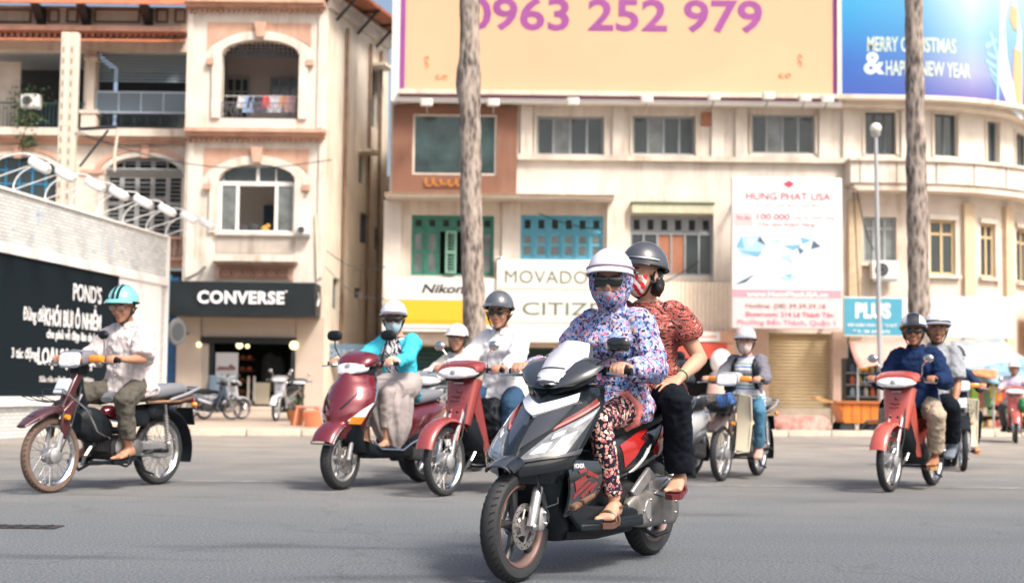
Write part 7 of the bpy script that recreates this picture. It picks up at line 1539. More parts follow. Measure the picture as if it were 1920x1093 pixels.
def ik(a, c, l1, l2, pole):
    a, c, pole = V(a), V(c), V(pole); d = c - a; L_ = min(d.length, (l1 + l2) * .998); dn = d.normalized(); x = (l1 * l1 - l2 * l2 + L_ * L_) / (2 * L_); h = sqrt(max(0, l1 * l1 - x * x)); p = pole - a; p = (p - dn * p.dot(dn)).normalized(); return a + dn * x + p * h, a + dn * L_
TOR = [(-.09, .135, .105), (-.03, .168, .122), (.06, .160, .118), (.15, .138, .105), (.25, .142, .105), (.35, .160, .110), (.42, .150, .096), (.465, .100, .072), (.495, .060, .058)]
def person(label, bike, P, name='person'):
    """rider posed in the frame of the machine; body is one skin, clothes, hair and helmet are children"""
    s = P.get('s', 1); rz = bike.rotation_euler.z; bs = bike.scale[0]
    t = thing(name, label, 'person', bike.location, rz); t.scale = (bs,) * 3
    if P.get('group'): t['group'] = P['group']
    H = V(P['hip']); ln = radians(P.get('lean', 8)); tw = radians(P.get('twist', 0)); fem = P.get('fem', False); vox = P.get('vox', .009)
    def spine(h):     # curved back: leans more towards the shoulders
        f = h / .48; a = ln * (.35 + .65 * f); q = H + V((sin(ln * .5) * h * .5 + sin(a) * h * .5, P.get('side', 0) * f * f, cos(a * .8) * h)) * 1
        return H + (q - H) * s
    def axes(h):
        f = max(0, min(1, h / .48)); a = tw * f; u = (spine(h + .02) - spine(h - .02)).normalized(); yv = V((-sin(a), cos(a), 0)); fw = yv.cross(u).normalized(); return yv, fw, u
    def torso(mb, grow=0, lo=-.09, hi=.495, hem=0, belly=P.get('belly', 0), top=0):
        secs = []
        for h, w, d in TOR:
            if h < lo - 1e-6 or h > hi + 1e-6: continue
            w *= (.93 if fem and h > .1 else 1) * P.get('build', 1); y, fw, u = axes(h); c = spine(h) + fw * (.012 if .05 < h < .4 else 0) * s + fw * (belly * max(0, 1 - abs(h - .14) / .2)) * s
            if fem and .27 < h < .4: c = c + fw * .015 * s; d = d * 1.12
            e = grow + (hem if h < .02 else 0); e = e * (.4 if h > .45 else 1) + (top if h > .45 else 0)
            secs.append(se(c, y, fw, (w + e) * s, (d + e + belly * .3 * (1 if h < .3 else 0)) * s, 20, 2.3))
        return mb.loft(secs)
    body = MB(); torso(body)
    yS, fS_, uS = axes(.43); sh = {}
    for sd in (1, -1): sh[sd] = spine(.425) + yS * (sd * (.147 if fem else .158) * s * P.get('build', 1)) - fS_ * .005 * s
    arms = {}; legs = {}
    for sd, key in ((1, 'handL'), (-1, 'handR')):
        hd_ = P[key]; G = V(hd_['pos']); mode = hd_.get('mode', 'grip')
        if mode == 'grip': W_ = G + V((-.088, -.006 * sd, .014)) * 1.0
        else: W_ = G
        pole = sh[sd] + V(hd_.get('pole', (-.25, sd * .35, -.6)))
        E, W_ = ik(sh[sd], W_, .285 * s, .25 * s, pole); arms[sd] = (sh[sd], E, W_)
        S0 = sh[sd]; k = P.get('arm', 1)
        body.ball(S0, .055 * s * k, 14, 10); body.tube([S0, S0.lerp(E, .35), S0.lerp(E, .8), E], [.050 * s * k, .047 * s * k, .039 * s * k, .036 * s * k], 14); body.ball(E, .037 * s * k, 12, 8)
        body.tube([E, E.lerp(W_, .3), E.lerp(W_, .8), W_], [.036 * s * k, .039 * s * k, .028 * s * k, .024 * s * k], 14)
        # hand
        if mode == 'grip':
            K = G + V((-.008, 0, .036)); body.loft([se(W_.lerp(K, f), (0, 1, 0), (K - W_).cross(V((0, 1, 0))).normalized(), a * s, b * s, 14, 2.6) for f, a, b in ((-.1, .024, .02), (.25, .032, .019), (.7, .040, .017), (1.02, .040, .013))])
            for i, yo in enumerate((-.031, -.0105, .0105, .031)):
                dl = (0, .006, .005, -.004)[i] if sd < 0 else (-.004, .005, .006, 0)[i]
                body.tube([K + V((-.012, yo, -.004)), K + V((.022 + dl * .5, yo * 1.02, .002)), G + V((.036 + dl, yo * 1.04, .010)), G + V((.036 + dl, yo * 1.02, -.014)), G + V((.018, yo, -.026))], [.0105, .0105, .0098, .0092, .0078], 8)
            yi = -sd; body.tube([W_ + V((.02, yi * .02, -.004)), G + V((-.030, yi * .044, .004)), G + V((-.006, yi * .050, -.020)), G + V((.018, yi * .040, -.028))], [.013, .0125, .011, .009], 8)
        else:
            D = V(hd_['dir']).normalized(); Nn = V(hd_['nrm']); Nn = (Nn - D * Nn.dot(D)).normalized(); Sd = D.cross(Nn).normalized() * sd   # Sd: towards the thumb
            K = W_ + D * .088 * s; body.loft([se(W_ + D * f * s, Sd, Nn, a * s, b * s, 14, 2.8) for f, a, b in ((-.01, .026, .021), (.03, .034, .018), (.07, .042, .015), (.09, .041, .012))])
            for i, (yo, ln_) in enumerate(((.033, .068), (.012, .078), (-.010, .072), (-.031, .056))):
                sp = Sd * (yo * 1.0); fan = (D + Sd * yo * hd_.get('fan', 7)).normalized(); b0 = K + sp - D * .012
                body.tube([b0, b0 + fan * ln_ * .45 + Nn * .006, b0 + fan * ln_ * .8 - Nn * .004, b0 + fan * ln_ * 1.05 - Nn * .016], [.0102, .0095, .0085, .0070], 8)
            body.tube([W_ + D * .02 + Sd * .02, W_ + D * .05 + Sd * .05 - Nn * .006, W_ + D * .078 + Sd * .068 - Nn * .012, W_ + D * .10 + Sd * .074 - Nn * .018], [.014, .012, .0105, .008], 8)
    for sd, key in ((1, 'footL'), (-1, 'footR')):
        ft = P[key]; A = V(ft['pos']); hipj = H + V((0, sd * .085 * s, -.02 * s)); pole = hipj + V(ft.get('pole', (.6, sd * .25, .5)))
        K, A = ik(hipj, A, .415 * s, .40 * s, pole); legs[sd] = (hipj, K, A)
        body.ball(hipj, .085 * s, 14, 10); body.tube([hipj, hipj.lerp(K, .3), hipj.lerp(K, .75), K], [.086 * s, .080 * s, .060 * s, .054 * s], 16); body.ball(K, .054 * s, 14, 10)
        body.tube([K, K.lerp(A, .28), K.lerp(A, .7), A], [.052 * s, .055 * s, .038 * s, .033 * s], 14)
        d = V(ft.get('dir', (1, sd * .15, -.05))).normalized(); y = V((-d.y, d.x, 0)).normalized(); u = d.cross(y) * 1; u = u if u.z > 0 else -u; s_ = s * P.get('foot', 1)
        body.loft([se(A + d * f * s_ + u * z * s_, y, u, a * s_, b * s_, 14, 2.4) for f, z, a, b in ((-.06, -.05, .022, .028), (-.045, -.045, .031, .038), (0, -.038, .034, .046), (.05, -.05, .036, .034), (.10, -.060, .042, .024), (.15, -.067, .045, .017), (.165, -.069, .042, .014))])
        for i, yo in enumerate((-.036, -.019, -.002, .015, .032)):
            big = (i == 0) == (sd > 0) if i in (0, 4) else False; r = .0125 if big else .0085; q = A + d * (.17 + (.014 if big else .0) - .006 * abs(i - (0 if sd > 0 else 4))) * s_ + y * yo * s_ - u * .069 * s_
            body.tube([q - d * .03, q, q + d * .012], [r, r, r * .8], 8)
        legs[sd] += (d, y, u)
    # neck and head
    yaw, pit, roll_ = [radians(a) for a in P.get('head', (0, 0, 0))]; nb = spine(.47); Hc = nb + uS * .165 * s + V((cos(0) * P.get('headfwd', .045), 0, 0)) * s
    if 'headpos' in P: Hc = V(P['headpos'])
    hs_ = s * P.get('hs', 1.06); Mh = Matrix.Translation(Hc) @ Matrix.Rotation(yaw, 4, 'Z') @ Matrix.Rotation(pit, 4, 'Y') @ Matrix.Rotation(roll_, 4, 'X') @ Matrix.Scale(hs_, 4)
    body.tube([nb - uS * .03 * s, nb + uS * .03 * s, Mh @ V((-.015, 0, -.05))], [.060 * s, .052 * s, .052 * s], 14)
    hb = MB()
    hb.ball((-.004, 0, .035), (.096, .076, .092), 20, 14).ball((.018, 0, -.025), (.074, .064, .080), 18, 12).ball((.040, 0, -.080), (.040, .040, .034), 14, 10).ball((.062, 0, -.096), (.022, .026, .020), 12, 8)
    hb.tube([(.080, 0, .012), (.096, 0, -.012), (.108, 0, -.032)], [.009, .012, .015], 10).ball((.100, .010, -.038), .009, 8, 6).ball((.100, -.010, -.038), .009, 8, 6)
    hb.ball((.080, .030, .022), (.014, .024, .008), 10, 6).ball((.080, -.030, .022), (.014, .024, .008), 10, 6)
    for sd in (1, -1): hb.ball((.062, sd * .040, -.030), (.026, .022, .024), 10, 8); hb.ball((-.008, sd * .078, -.012), (.020, .008, .031), 10, 8)
    hb.ball((.084, 0, -.062), (.010, .024, .007), 10, 6).ball((.083, 0, -.072), (.010, .020, .007), 10, 6)
    hb.map(lambda p: Mh @ p); body.add(hb.v, hb.f)
    remesh(body.build('body', P['skin'], t), vox, 3)
    def H_(mb, nm, m, par=t, **k): return mb.map(lambda p: Mh @ p).build(nm, m, par, **k)
    if not P.get('maskm'): H_(MB().ball((.0925, 0, -.0665), (.0045, .021, .008), 12, 8), 'lips', mat('lips', (.32, .11, .09), .5))
    for sd in (1, -1):
        if not P.get('glasses'):
            e = H_(MB().ball((.0815, sd * .031, .004), (.012, .014, .0085), 12, 8), 'eye', mat('eye_white', (.6, .58, .55), .2)); H_(MB().ball((.0905, sd * .031, .004), (.005, .0065, .0065), 10, 6), 'iris', mat('iris_dark', (.02, .012, .01), .2), e)
        H_(MB().tube([(.092, sd * .014, .024), (.091, sd * .032, .029), (.080, sd * .050, .023)], [.003, .004, .0025], 6), 'eyebrow', hairm)
    if P.get('glasses'):
        gl = P['glasses']; round_ = gl == 'round'; gf = MB()
        gf.tube([(.104, .012, .008), (.106, 0, .012), (.104, -.012, .008)], .003, 6)
        for sd in (1, -1): gf.tube([(.098, sd * .055, .012), (.05, sd * .080, .012), (-.01, sd * .083, .004)], .0032, 6)
        fr = H_(gf, 'sunglasses' if gl != 'clear' else 'spectacles', gloss)
        for sd in (1, -1):
            a, b = (.024, .022) if round_ else ((.030, .021) if gl != 'wide' else (.034, .026))
            c = V((.101, sd * .033, .004)); yv = V((-sd * .22, 1, 0)).normalized(); n_ = V((1, sd * .22, 0)).normalized()
            H_(MB().loft([se(c + n_ * q, yv, (0, 0, 1), a * k, b * k, 18, 2 if round_ else 3) for q, k in ((-.004, 1), (.001, 1), (.004, .8))]), 'lens', blacklens if gl != 'clear' else mat('clear_spectacle', (.35, .22, .15), .08, coat=1), fr)
    # helmet
    if P.get('helmet'):
        hm, kind = P['helmet'][0], P['helmet'][1]; R_ = (.132, .112, .128); hc = V((-.010, 0, .040))
        def dome(az, f, g=0):
            m_ = radians(82 + 14 * (1 - cos(az)) * .5 * 1.6 + (10 if kind == 'full' else 0) * (1 - cos(az)) * .5); p_ = m_ * f; return hc + V(((R_[0] + g) * sin(p_) * cos(az), (R_[1] + g) * sin(p_) * sin(az), (R_[2] + g) * cos(p_)))
        mb = MB(); n, m_ = 36, 12; top = dome(0, 0); vs = []; fs = []
        for layer, g in ((0, 0), (1, -.012)):
            for j in range(1, m_ + 1):
                for i in range(n): vs.append(dome(2 * pi * i / n, j / m_, g))
        a0 = len(vs); vs += [top, top - V((0, 0, .012))]; B_ = n * m_
        for i in range(n):
            k = (i + 1) % n; fs += [(a0, i, k), (a0 + 1, B_ + k, B_ + i)]
            for j in range(m_ - 1): q = j * n; fs += [(q + i, q + n + i, q + n + k, q + k), (B_ + q + i, B_ + q + k, B_ + q + n + k, B_ + q + n + i)]
            q = (m_ - 1) * n; fs.append((q + i, B_ + q + i, B_ + q + k, q + k))
        he = H_(mb.add(vs, fs), 'helmet', hm, smooth=True)
        H_(MB().tube([dome(2 * pi * i / 28, 1.0) for i in range(28)], .0065, 6, closed=True), 'rim', P.get('rim', blackp), he, smooth=True)
        if kind != 'bare':
            vis = lambda u, v: hc + V(((R_[0] + .004) * cos(u) + .050 * v * (cos(u) ** .7 if cos(u) > 0 else 0), (R_[1] + .004) * sin(u) * (1 + .05 * v), .030 - .020 * v - .05 * (u / 1.3) ** 2 * .4))
            qv = (-1.15, 1.15); H_(qpatch(MB(), vis, [(qv[0], 0), (qv[1], 0), (qv[1], 1), (qv[0], 1)], 18, 4, 0, .006), 'visor', P.get('visor', hm), he, smooth=True)
        for (aa, bb, m2) in P.get('stripes', ()):      # bands running front to back, offset from the centre line
            st_ = lambda u, v: hc + V(((R_[0] + .002) * sin(u) * cos(0), v, 0)) + V((0, 0, (R_[2] + .002) * cos(u) * sqrt(max(0, 1 - (v / R_[1]) ** 2) ) - .0)) if True else None
            H_(qpatch(MB(), st_, [(-1.15, aa), (1.35, aa), (1.35, bb), (-1.15, bb)], 20, 3, 0.001, .004), 'stripe', m2, he, smooth=True)
        if P.get('band'):
            H_(MB().tube([dome(-1.5 + 3.0 * i / 14, .86, .003) for i in range(15)], .006, 6), 'band', P['band'], he, smooth=True)
        for sd in (1, -1):
            H_(MB().tube([(.012, sd * .094, .01), (.018, sd * .076, -.045), (.036, sd * .048, -.102), (.042, 0, -.122)], .0055, 6), 'chin_strap', blackp, he)
            H_(MB().tube([(-.050, sd * .090, -.01), (-.01, sd * .080, -.04), (.018, sd * .076, -.048)], .0055, 6), 'side_strap', blackp, he)
            H_(MB().ball((.018, sd * .078, -.045), (.010, .006, .012), 8, 6), 'buckle', blackp, he)
    # mask
    if P.get('maskm'):
        mk = lambda u, v: V((.020 + .082 * cos(u) * sin(v) * (1 + .20 * max(0, 1 - abs(u) / .5) * max(0, 1 - abs(v - 1.75) / .7)), .074 * sin(u) * sin(v) ** .8, -.028 + .098 * cos(v)))
        H_(qpatch(MB(), mk, P.get('maskc', [(-1.35, 1.35), (1.35, 1.35), (.85, 2.70), (-.85, 2.70)]), 18, 12, .012, .010), 'face_mask', P['maskm'], smooth=True)
    hr = P.get('hair')
    if hr:
        mb = MB().ball((-.030, 0, -.010), (.078, .082, .080), 16, 12)
        if hr == 'tail': mb.ball((-.095, 0, -.03), .03, 10, 8).tube([(-.09, 0, -.02), (-.135, -.01, -.06), (-.15, -.02, -.15), (-.135, -.03, -.24)], [.026, .034, .030, .008], 10)
        if hr == 'bob': mb.ball((-.055, 0, -.055), (.062, .078, .065), 14, 10).tube([(-.02, .075, -.02), (-.03, .078, -.08), (-.045, .065, -.12)], [.02, .024, .008], 8).tube([(-.02, -.075, -.02), (-.03, -.078, -.08), (-.045, -.065, -.12)], [.02, .024, .008], 8)
        o = H_(mb, 'hair', hairm); remesh(o, .008, 2, .008, .03)
    # hood round the head
    if P.get('hood'):
        hd2 = lambda u, v: V((-.012 + .112 * sin(v) * cos(u), .100 * sin(v) * sin(u), .010 + .135 * cos(v)))
        mb = qpatch(MB(), hd2, [(.62, .5), (2 * pi - .62, .5), (2 * pi - .50, 2.75), (.50, 2.75)], 30, 14, .004, .012)
        o = H_(mb, 'hood', P['hood'], smooth=True); remesh(o, .008, 2, .006, .05)
        fm = lambda u, v: V((.018 + .092 * cos(u) * sin(v) * (1 + .12 * max(0, 1 - abs(u) / .5) * max(0, 1 - abs(v - 1.9) / .6)), .086 * sin(u) * sin(v) ** .7, -.028 + .108 * cos(v)))
        H_(qpatch(MB(), fm, [(-1.5, 1.72), (1.5, 1.72), (1.3, 2.85), (-1.3, 2.85)], 20, 10, .014, .012), 'face_cover', P['hood'], smooth=True)
        mb = MB().tube([spine(.44), nb + uS * .02 * s, Mh @ V((-.01, 0, -.08))], [.10 * s, .078 * s, .075 * s], 16); remesh(mb.build('neck_cover', P['hood'], t), .01, 3, .012, .05)
    # ---- clothes
    for c in P['clothes']:
        k = c['k']; m = c['m']; e = c.get('ease', .018); vx = c.get('vox', max(.010, vox * 1.25)); mb = MB()
        if k in ('shirt', 'jacket'):
            torso(mb, e, lo=c.get('lo', -.09), hem=c.get('hem', .02), top=c.get('top', .004))
            for sd in (1, -1):
                S0, E, W_ = arms[sd]; sl = c.get('sleeve', 1.0)   # 0..1 upper arm, 1..2 forearm
                mb.ball(S0 - yS * sd * .012 - uS * .006, (.053 + e) * s, 16, 12); r0 = (.050 + e) * s
                if c.get('puff'): q = S0.lerp(E, sl); mb.tube([S0, S0.lerp(E, sl * .4), S0.lerp(E, sl * .8), q], [r0 + .004, r0 + .020, r0 + .022, r0 + .002], 16)
                elif sl <= 1: q = S0.lerp(E, sl); mb.tube([S0, S0.lerp(E, sl * .5), q], [r0, r0 + .002, r0 + .008 * (1 if sl > .5 else .3)], 16)
                else:
                    q = E.lerp(W_, sl - 1); r1 = (.046 + e * .9) * s; mb.tube([S0, S0.lerp(E, .5), E], [r0, r0 - .003, r1], 16); mb.ball(E, r1, 14, 10); mb.tube([E, E.lerp(q, .5), q], [r1, r1 * .95, (.030 + e * .8) * s], 16)
            if c.get('skirt'):       # loose tail of the shirt over the thighs
                y, fw, u = axes(0); mb.loft([se(H + V((x, 0, z)) * s, (0, 1, 0), (1, 0, 0), a * s, b * s, 20, 2.4) for x, z, a, b in ((.0, .12, .17, .13), (.02, .0, .20, .165), (.03, -.06, .205, .175))])
            o = remesh(mb.build(c.get('n', k), m, t), vx, 4, c.get('folds', .018), c.get('fs', .09))
            if c.get('collar'):
                cb = MB()
                for sd in (1, -1):
                    y, fw, u = axes(.47); base = spine(.478); cb.loft([[base + (y * sd * cos(a) + fw * sin(a)) * r * s + u * h * s for r, h in ((.066, .0), (.072, .045), (.078, .044), (.092, .008 - .012 * (a > .9)))] for a in [-1.4 + 2.65 * i / 10 for i in range(11)]])
                cb.build('collar', m, o, smooth=True)
                pk = MB(); y, fw, u = axes(.28)
                for i in range(5): hh = .10 + .075 * i; y, fw, u = axes(hh); pk.ball(spine(hh) + fw * (.115 + e + .016 + P.get('belly', 0)) * s, .006, 8, 6)
                pk.build('buttons', whiteg if c.get('collar') == 1 else m, o)
        elif k == 'open_jacket':       # jacket left open in front over a top
            torso(mb, e, lo=c.get('lo', -.09), hem=.02, top=.0)
        elif k == 'trousers':
            y, fw, u = axes(0); torso(mb, e, hi=.07, hem=0)
            for sd in (1, -1):
                hj, K, A = legs[sd][:3]; r = c.get('r', (.095, .085, .070, .066, .060)); L1 = c.get('len', .97); mb.ball(hj, (r[0] + .004) * s, 16, 12); q = K.lerp(A, L1)
                mb.tube([hj, hj.lerp(K, .4), hj.lerp(K, .85), K], [r[0] * s, r[1] * s, r[2] * s, r[2] * s * .97], 18); mb.ball(K, r[2] * s, 16, 12); mb.tube([K, K.lerp(q, .4), K.lerp(q, .9), q], [r[2] * s * .97, r[3] * s, r[4] * s, r[4] * s], 18)
                if c.get('flare'): mb.tube([q, q + (A - K).normalized() * .03], [r[4] * s, r[4] * s * 1.15], 16)
            remesh(mb.build(c.get('n', 'trousers'), m, t), vx, 4, c.get('folds', .016), c.get('fs', .08))
        elif k == 'shorts':
            torso(mb, e, hi=.05)
            for sd in (1, -1): hj, K, A = legs[sd][:3]; mb.ball(hj, .108 * s, 16, 12); mb.tube([hj, hj.lerp(K, c.get('len', .35))], [.106 * s, .104 * s], 18)
            remesh(mb.build('shorts', m, t), vx, 4, .01, .06)
        elif k == 'wrap':
            hj, K, A = legs[1][:3]; kx = (K.x + legs[-1][1].x) / 2; kz = (K.z + legs[-1][1].z) / 2
            mb.loft([se(H + V((-.07, 0, .10)), (0, 1, 0), (.3, 0, 1), .19, .08, 24, 2.4), se(H + V((.02, 0, .04)), (0, 1, 0), (.25, 0, 1), .225, .15, 24, 2.4), se(H + V((.16, .01, .01)), (0, 1, 0), (.1, 0, 1), .23, .13, 24, 2.4), se(H + V((.30, .01, .0)), (0, 1, 0), (0, 0, 1), .225, .11, 24, 2.4)])
            mb.loft([[V((x + a_ * cos(th) * (1 + fo * cos(11 * th + 3 * z)), y_ + b_ * sin(th) * (1 + fo * cos(11 * th + 3 * z)), z)) for th in [2 * pi * i / 88 for i in range(88)]] for z, x, y_, a_, b_, fo in ((H.z + .08, .58, .01, .14, .17, 0), (H.z + .02, .58, .02, .20, .20, .02), (.72, .59, .03, .215, .205, .05), (.62, .60, .05, .20, .19, .07), (.52, .61, .07, .165, .17, .09), (.43, .63, .09, .12, .14, .10), (.36, .64, .11, .075, .10, .1), (.30, .65, .13, .03, .05, .1))])
            remesh(mb.build('wrap_skirt', m, t), .009, 2, .012, .15)
    # footwear
    fw_ = P.get('shoes')
    for sd in (1, -1):
        hj, K, A, d, y, u = legs[sd]; s_ = s * P.get('foot', 1)
        if fw_ and fw_[0] == 'sandal':
            c = A - u * .088 * s_; so = MB().loft([[c + d * x * s_ + y * w * q * s_ - u * h for x, w in ((-.075, 0), (-.06, .03), (0, .034), (.08, .040), (.14, .046), (.18, .040), (.20, .0), (.18, -.040), (.14, -.046), (.08, -.040), (0, -.034), (-.06, -.03)) for q in (1,)] for h in (0, .028)]).build('sandal', fw_[1], t)
            for x0, x1 in ((.07, .10), (.125, .145)) if fw_[2] == 'straps' else ((.06, .135),):
                if fw_[2] == 'thong':
                    for e_ in (1, -1): MB().tube([c + d * .145 * s_ + u * .03, c + d * .10 * s_ + y * e_ * .022 + u * .042, c + d * .05 * s_ + y * e_ * .042 + u * .012], .006, 6).build('strap', fw_[1], so)
                else: MB().tube([c + d * x0 * s_ + y * .044 * cos(a) * s_ + u * (.05 * sin(a)) * s_ for a in [pi * i / 8 for i in range(9)]], .009, 6, flat=1).build('strap', fw_[1], so)
            if fw_[2] == 'straps':
                MB().tube([A + d * .0 - u * .03 + (y * cos(a) + d * sin(a)) * .042 * s_ for a in [2 * pi * i / 12 for i in range(12)]], .006, 6, closed=True).build('ankle_strap', fw_[1], so)
        elif fw_:
            mb = MB().loft([se(A + d * f * s_ + u * z * s_, y, u, a * s_, b * s_, 14, 2.4) for f, z, a, b in ((-.075, -.055, .026, .034), (-.05, -.045, .038, .048), (0, -.035, .042, .056), (.05, -.05, .044, .046), (.11, -.062, .050, .034), (.17, -.070, .050, .026), (.205, -.075, .034, .018))])
            if fw_[0] == 'boot': mb.tube([A - u * .05, A + (K - A).normalized() * .14], [.048 * s, .052 * s], 14)
            remesh(mb.build('shoe' if fw_[0] != 'boot' else 'boot', fw_[1], t), .009, 3)
    t['_'] = 0; del t['_']
    return t, dict(arms=arms, legs=legs, spine=spine, axes=axes, Mh=Mh, H=H, s=s)
def grips(wb, scooter_=False, y=.27, hx=None, z=1.0): x = (hx if hx is not None else wb - .34); return dict(handL=dict(pos=(x, y, z)), handR=dict(pos=(x, -y, z)))
helm = lambda n, c, **k: mat('helmet_' + n, c, .22, coat=1, **k)

# --- 1. driver of the big scooter, in floral hood
p1, i1 = person('woman in floral hooded jacket and floral leggings driving the large black scooter', B_main, dict(s=1.02, hip=(.43, .01, .83), lean=13, side=.03, twist=0, skin=skinC, fem=True, vox=.0065, head=(22, 4, 0), headfwd=.03,
    handL=dict(pos=(.90, .285, .995)), handR=dict(pos=(.90, -.285, .995)), footL=dict(pos=(.76, .185, .352), dir=(1, .22, -.04), pole=(.9, .03, .35)), footR=dict(pos=(.80, -.18, .352), dir=(1, -.1, -.04)),
    helmet=(helm('white', (.74, .72, .75)), 'cap'), visor=whiteg, rim=mat('lilac_rim', (.34, .25, .34), .4), band=mat('lilac_rim', (.34, .25, .34), .4), glasses='wide', hood=floral,
    clothes=[dict(k='jacket', m=floral, sleeve=1.93, ease=.030, skirt=True, folds=.028, hem=.02, vox=.008), dict(k='trousers', m=leggings, r=(.088, .080, .064, .060, .046), len=.93, folds=.008, n='leggings', vox=.008), dict(k='shorts', m=mat('coral_cloth', (.72, .22, .19), .8), ease=.02, len=.30)],
    shoes=('sandal', mat('brown_sandal', (.10, .05, .035), .5), 'straps')))
# --- 2. passenger
hp2 = V((-.02, 0, .905))
p2, i2 = person('woman in red printed blouse and grey helmet riding pillion on the black scooter', B_main, dict(s=1.02, hip=tuple(hp2), lean=13, side=.015, twist=10, skin=skinC, fem=True, vox=.0065, head=(-18, 2, 0), arm=1.12, headfwd=.03, build=1.02,
    handL=dict(pos=(.17, .262, .970), mode='flat', dir=(1, -.28, -.50), nrm=(.40, .25, .8), pole=(-.75, .30, -.30), fan=9), handR=dict(pos=(.30, -.24, .95), mode='flat', dir=(1, 0, -.2), nrm=(0, 0, 1)),
    footL=dict(pos=(.17, .265, .475), dir=(1, .25, -.12), pole=(.7, .42, .35)), footR=dict(pos=(.17, -.25, .475), dir=(1, -.1, -.1)),
    helmet=(helm('graphite', (.045, .05, .058)), 'cap'), visor=gloss, band=chrome, maskm=usmask, hair='bob',
    clothes=[dict(k='shirt', n='blouse', m=redblouse, sleeve=.62, puff=True, ease=.022, skirt=True, folds=.012, vox=.008, top=-.004), dict(k='trousers', m=cloth('black_trousers', (.006, .009, .014)), r=(.102, .096, .078, .078, .082), len=.95, folds=.018, vox=.009)],
    shoes=('sandal', mat('dark_red_sandal', (.12, .02, .025), .4), 'bands')))
W_ = i2['arms'][1][2]; E_ = i2['arms'][1][1]; q = W_.lerp(E_, .14); dd = (E_ - W_).normalized(); a_, b_ = frame(dd)
MB().tube([q + (a_ * cos(k * pi / 8) + b_ * sin(k * pi / 8)) * .034 for k in range(16)], .0045, 6, closed=True).build('bracelet', mat('green_bracelet', (.10, .30, .12), .4), p2)
# --- 3. left rider
G_ = grips(1.20, z=1.0, y=.27)
p3, i3 = person('man in pinstriped shirt and teal helmet riding the old maroon motorbike', B_left, dict(s=1.0, hip=(.33, 0, .815), lean=10, skin=skinA, head=(14, 10, 0), belly=.02, **G_,
    footL=dict(pos=(.56, .19, .335), dir=(1, .15, -.1), pole=(.5, .22, .6)), footR=dict(pos=(.62, -.19, .335), dir=(1, 0, -.1), pole=(.5, -.35, .6)),
    helmet=(helm('teal', (.16, .52, .50)), 'cap'), stripes=((-.030, -.008, gloss), (.008, .030, gloss)), glasses='clear', hair='short',
    clothes=[dict(k='shirt', m=pinstripe, sleeve=.98, ease=.040, skirt=True, collar=1, folds=.034, hem=.03), dict(k='trousers', m=cloth('olive_trousers', (.095, .088, .074)), r=(.102, .095, .080, .072, .068), len=.80, folds=.030)],
    shoes=('sandal', blackp, 'bands')))
# --- 4. woman on the maroon scooter
p4, i4 = person('woman in turquoise cardigan, white helmet and pale blue mask on the maroon scooter', B_mar, dict(s=.98, hip=(.36, 0, .81), lean=9, skin=skinC, fem=True, head=(30, 4, 0), **grips(1.25, hx=.95, y=.275, z=1.035),
    footL=dict(pos=(.72, .10, .40), dir=(1, .05, 0), pole=(.6, .08, .5)), footR=dict(pos=(.72, -.10, .40), dir=(1, -.1, 0), pole=(.6, -.08, .5)), helmet=(helm('white', (.74, .72, .75)), 'cap'), visor=mat('smoke_visor', (.12, .12, .14), .2, coat=1), glasses='wide', maskm=mat('pale_blue_mask', (.42, .56, .62), .8), hair='tail',
    clothes=[dict(k='shirt', n='top', m=printtop, sleeve=.2, ease=.012, folds=.008), dict(k='wrap', m=cloth('taupe_wrap', (.36, .32, .315))), dict(k='trousers', m=cloth('taupe_wrap', (.33, .27, .25)), n='underskirt', len=.75)],
    shoes=('sandal', blackp, 'bands')))
def cardigan(t, info, m, gap=.5, ease=.030, lo=-.09, glove=None):
    mb = MB(); s = info['s']; secs = []
    for h, w, d in TOR:
        if h > .47: continue
        y, fw, u = info['axes'](h); c = info['spine'](h); e = ease + (.02 if h < 0 else 0); w = (w * .93 + e) * s; d = (d + e) * s; a0 = gap * (1.1 if h > .3 else .8); out = []; inn = []
        for k in range(25):
            a = pi / 2 + a0 + (2 * pi - 2 * a0) * k / 24; out.append(c + y * w * cos(a) + fw * d * sin(a)); inn.append(c + y * (w - .016) * cos(a) + fw * (d - .016) * sin(a))
        secs.append(out + inn[::-1])
    mb.loft(secs)
    for sd in (1, -1):
        S0, E, W_ = info['arms'][sd]; r0 = (.050 + ease) * s; r1 = (.040 + ease * .8) * s; q = E.lerp(W_, .86); mb.ball(S0, (.056 + ease) * s, 16, 12); mb.tube([S0, S0.lerp(E, .5), E], [r0, r0 - .004, r1], 16); mb.ball(E, r1, 14, 10); mb.tube([E, q], [r1, (.030 + ease * .6) * s], 16)
    return remesh(mb.build('cardigan', m, t), .009, 3, .022, .08)
cardigan(p4, i4, cloth('turquoise_knit', (.055, .46, .60)))
for sd in (1, -1):
    W_ = i4['arms'][sd][2]; E = i4['arms'][sd][1]; G = V((.95, sd * .275, 1.035)); mb = MB().tube([W_.lerp(E, .2), W_, G + V((-.02, 0, .034))], [.034, .034, .040], 12).tube([G + V((-.02, -.04, .03)), G + V((-.02, .04, .03))], .024, 10).tube([G + V((.028, -.04, .0)), G + V((.028, .04, .0))], .019, 10)
    remesh(mb.build('glove', cloth('beige_glove', (.55, .47, .38)), p4), .008, 3)
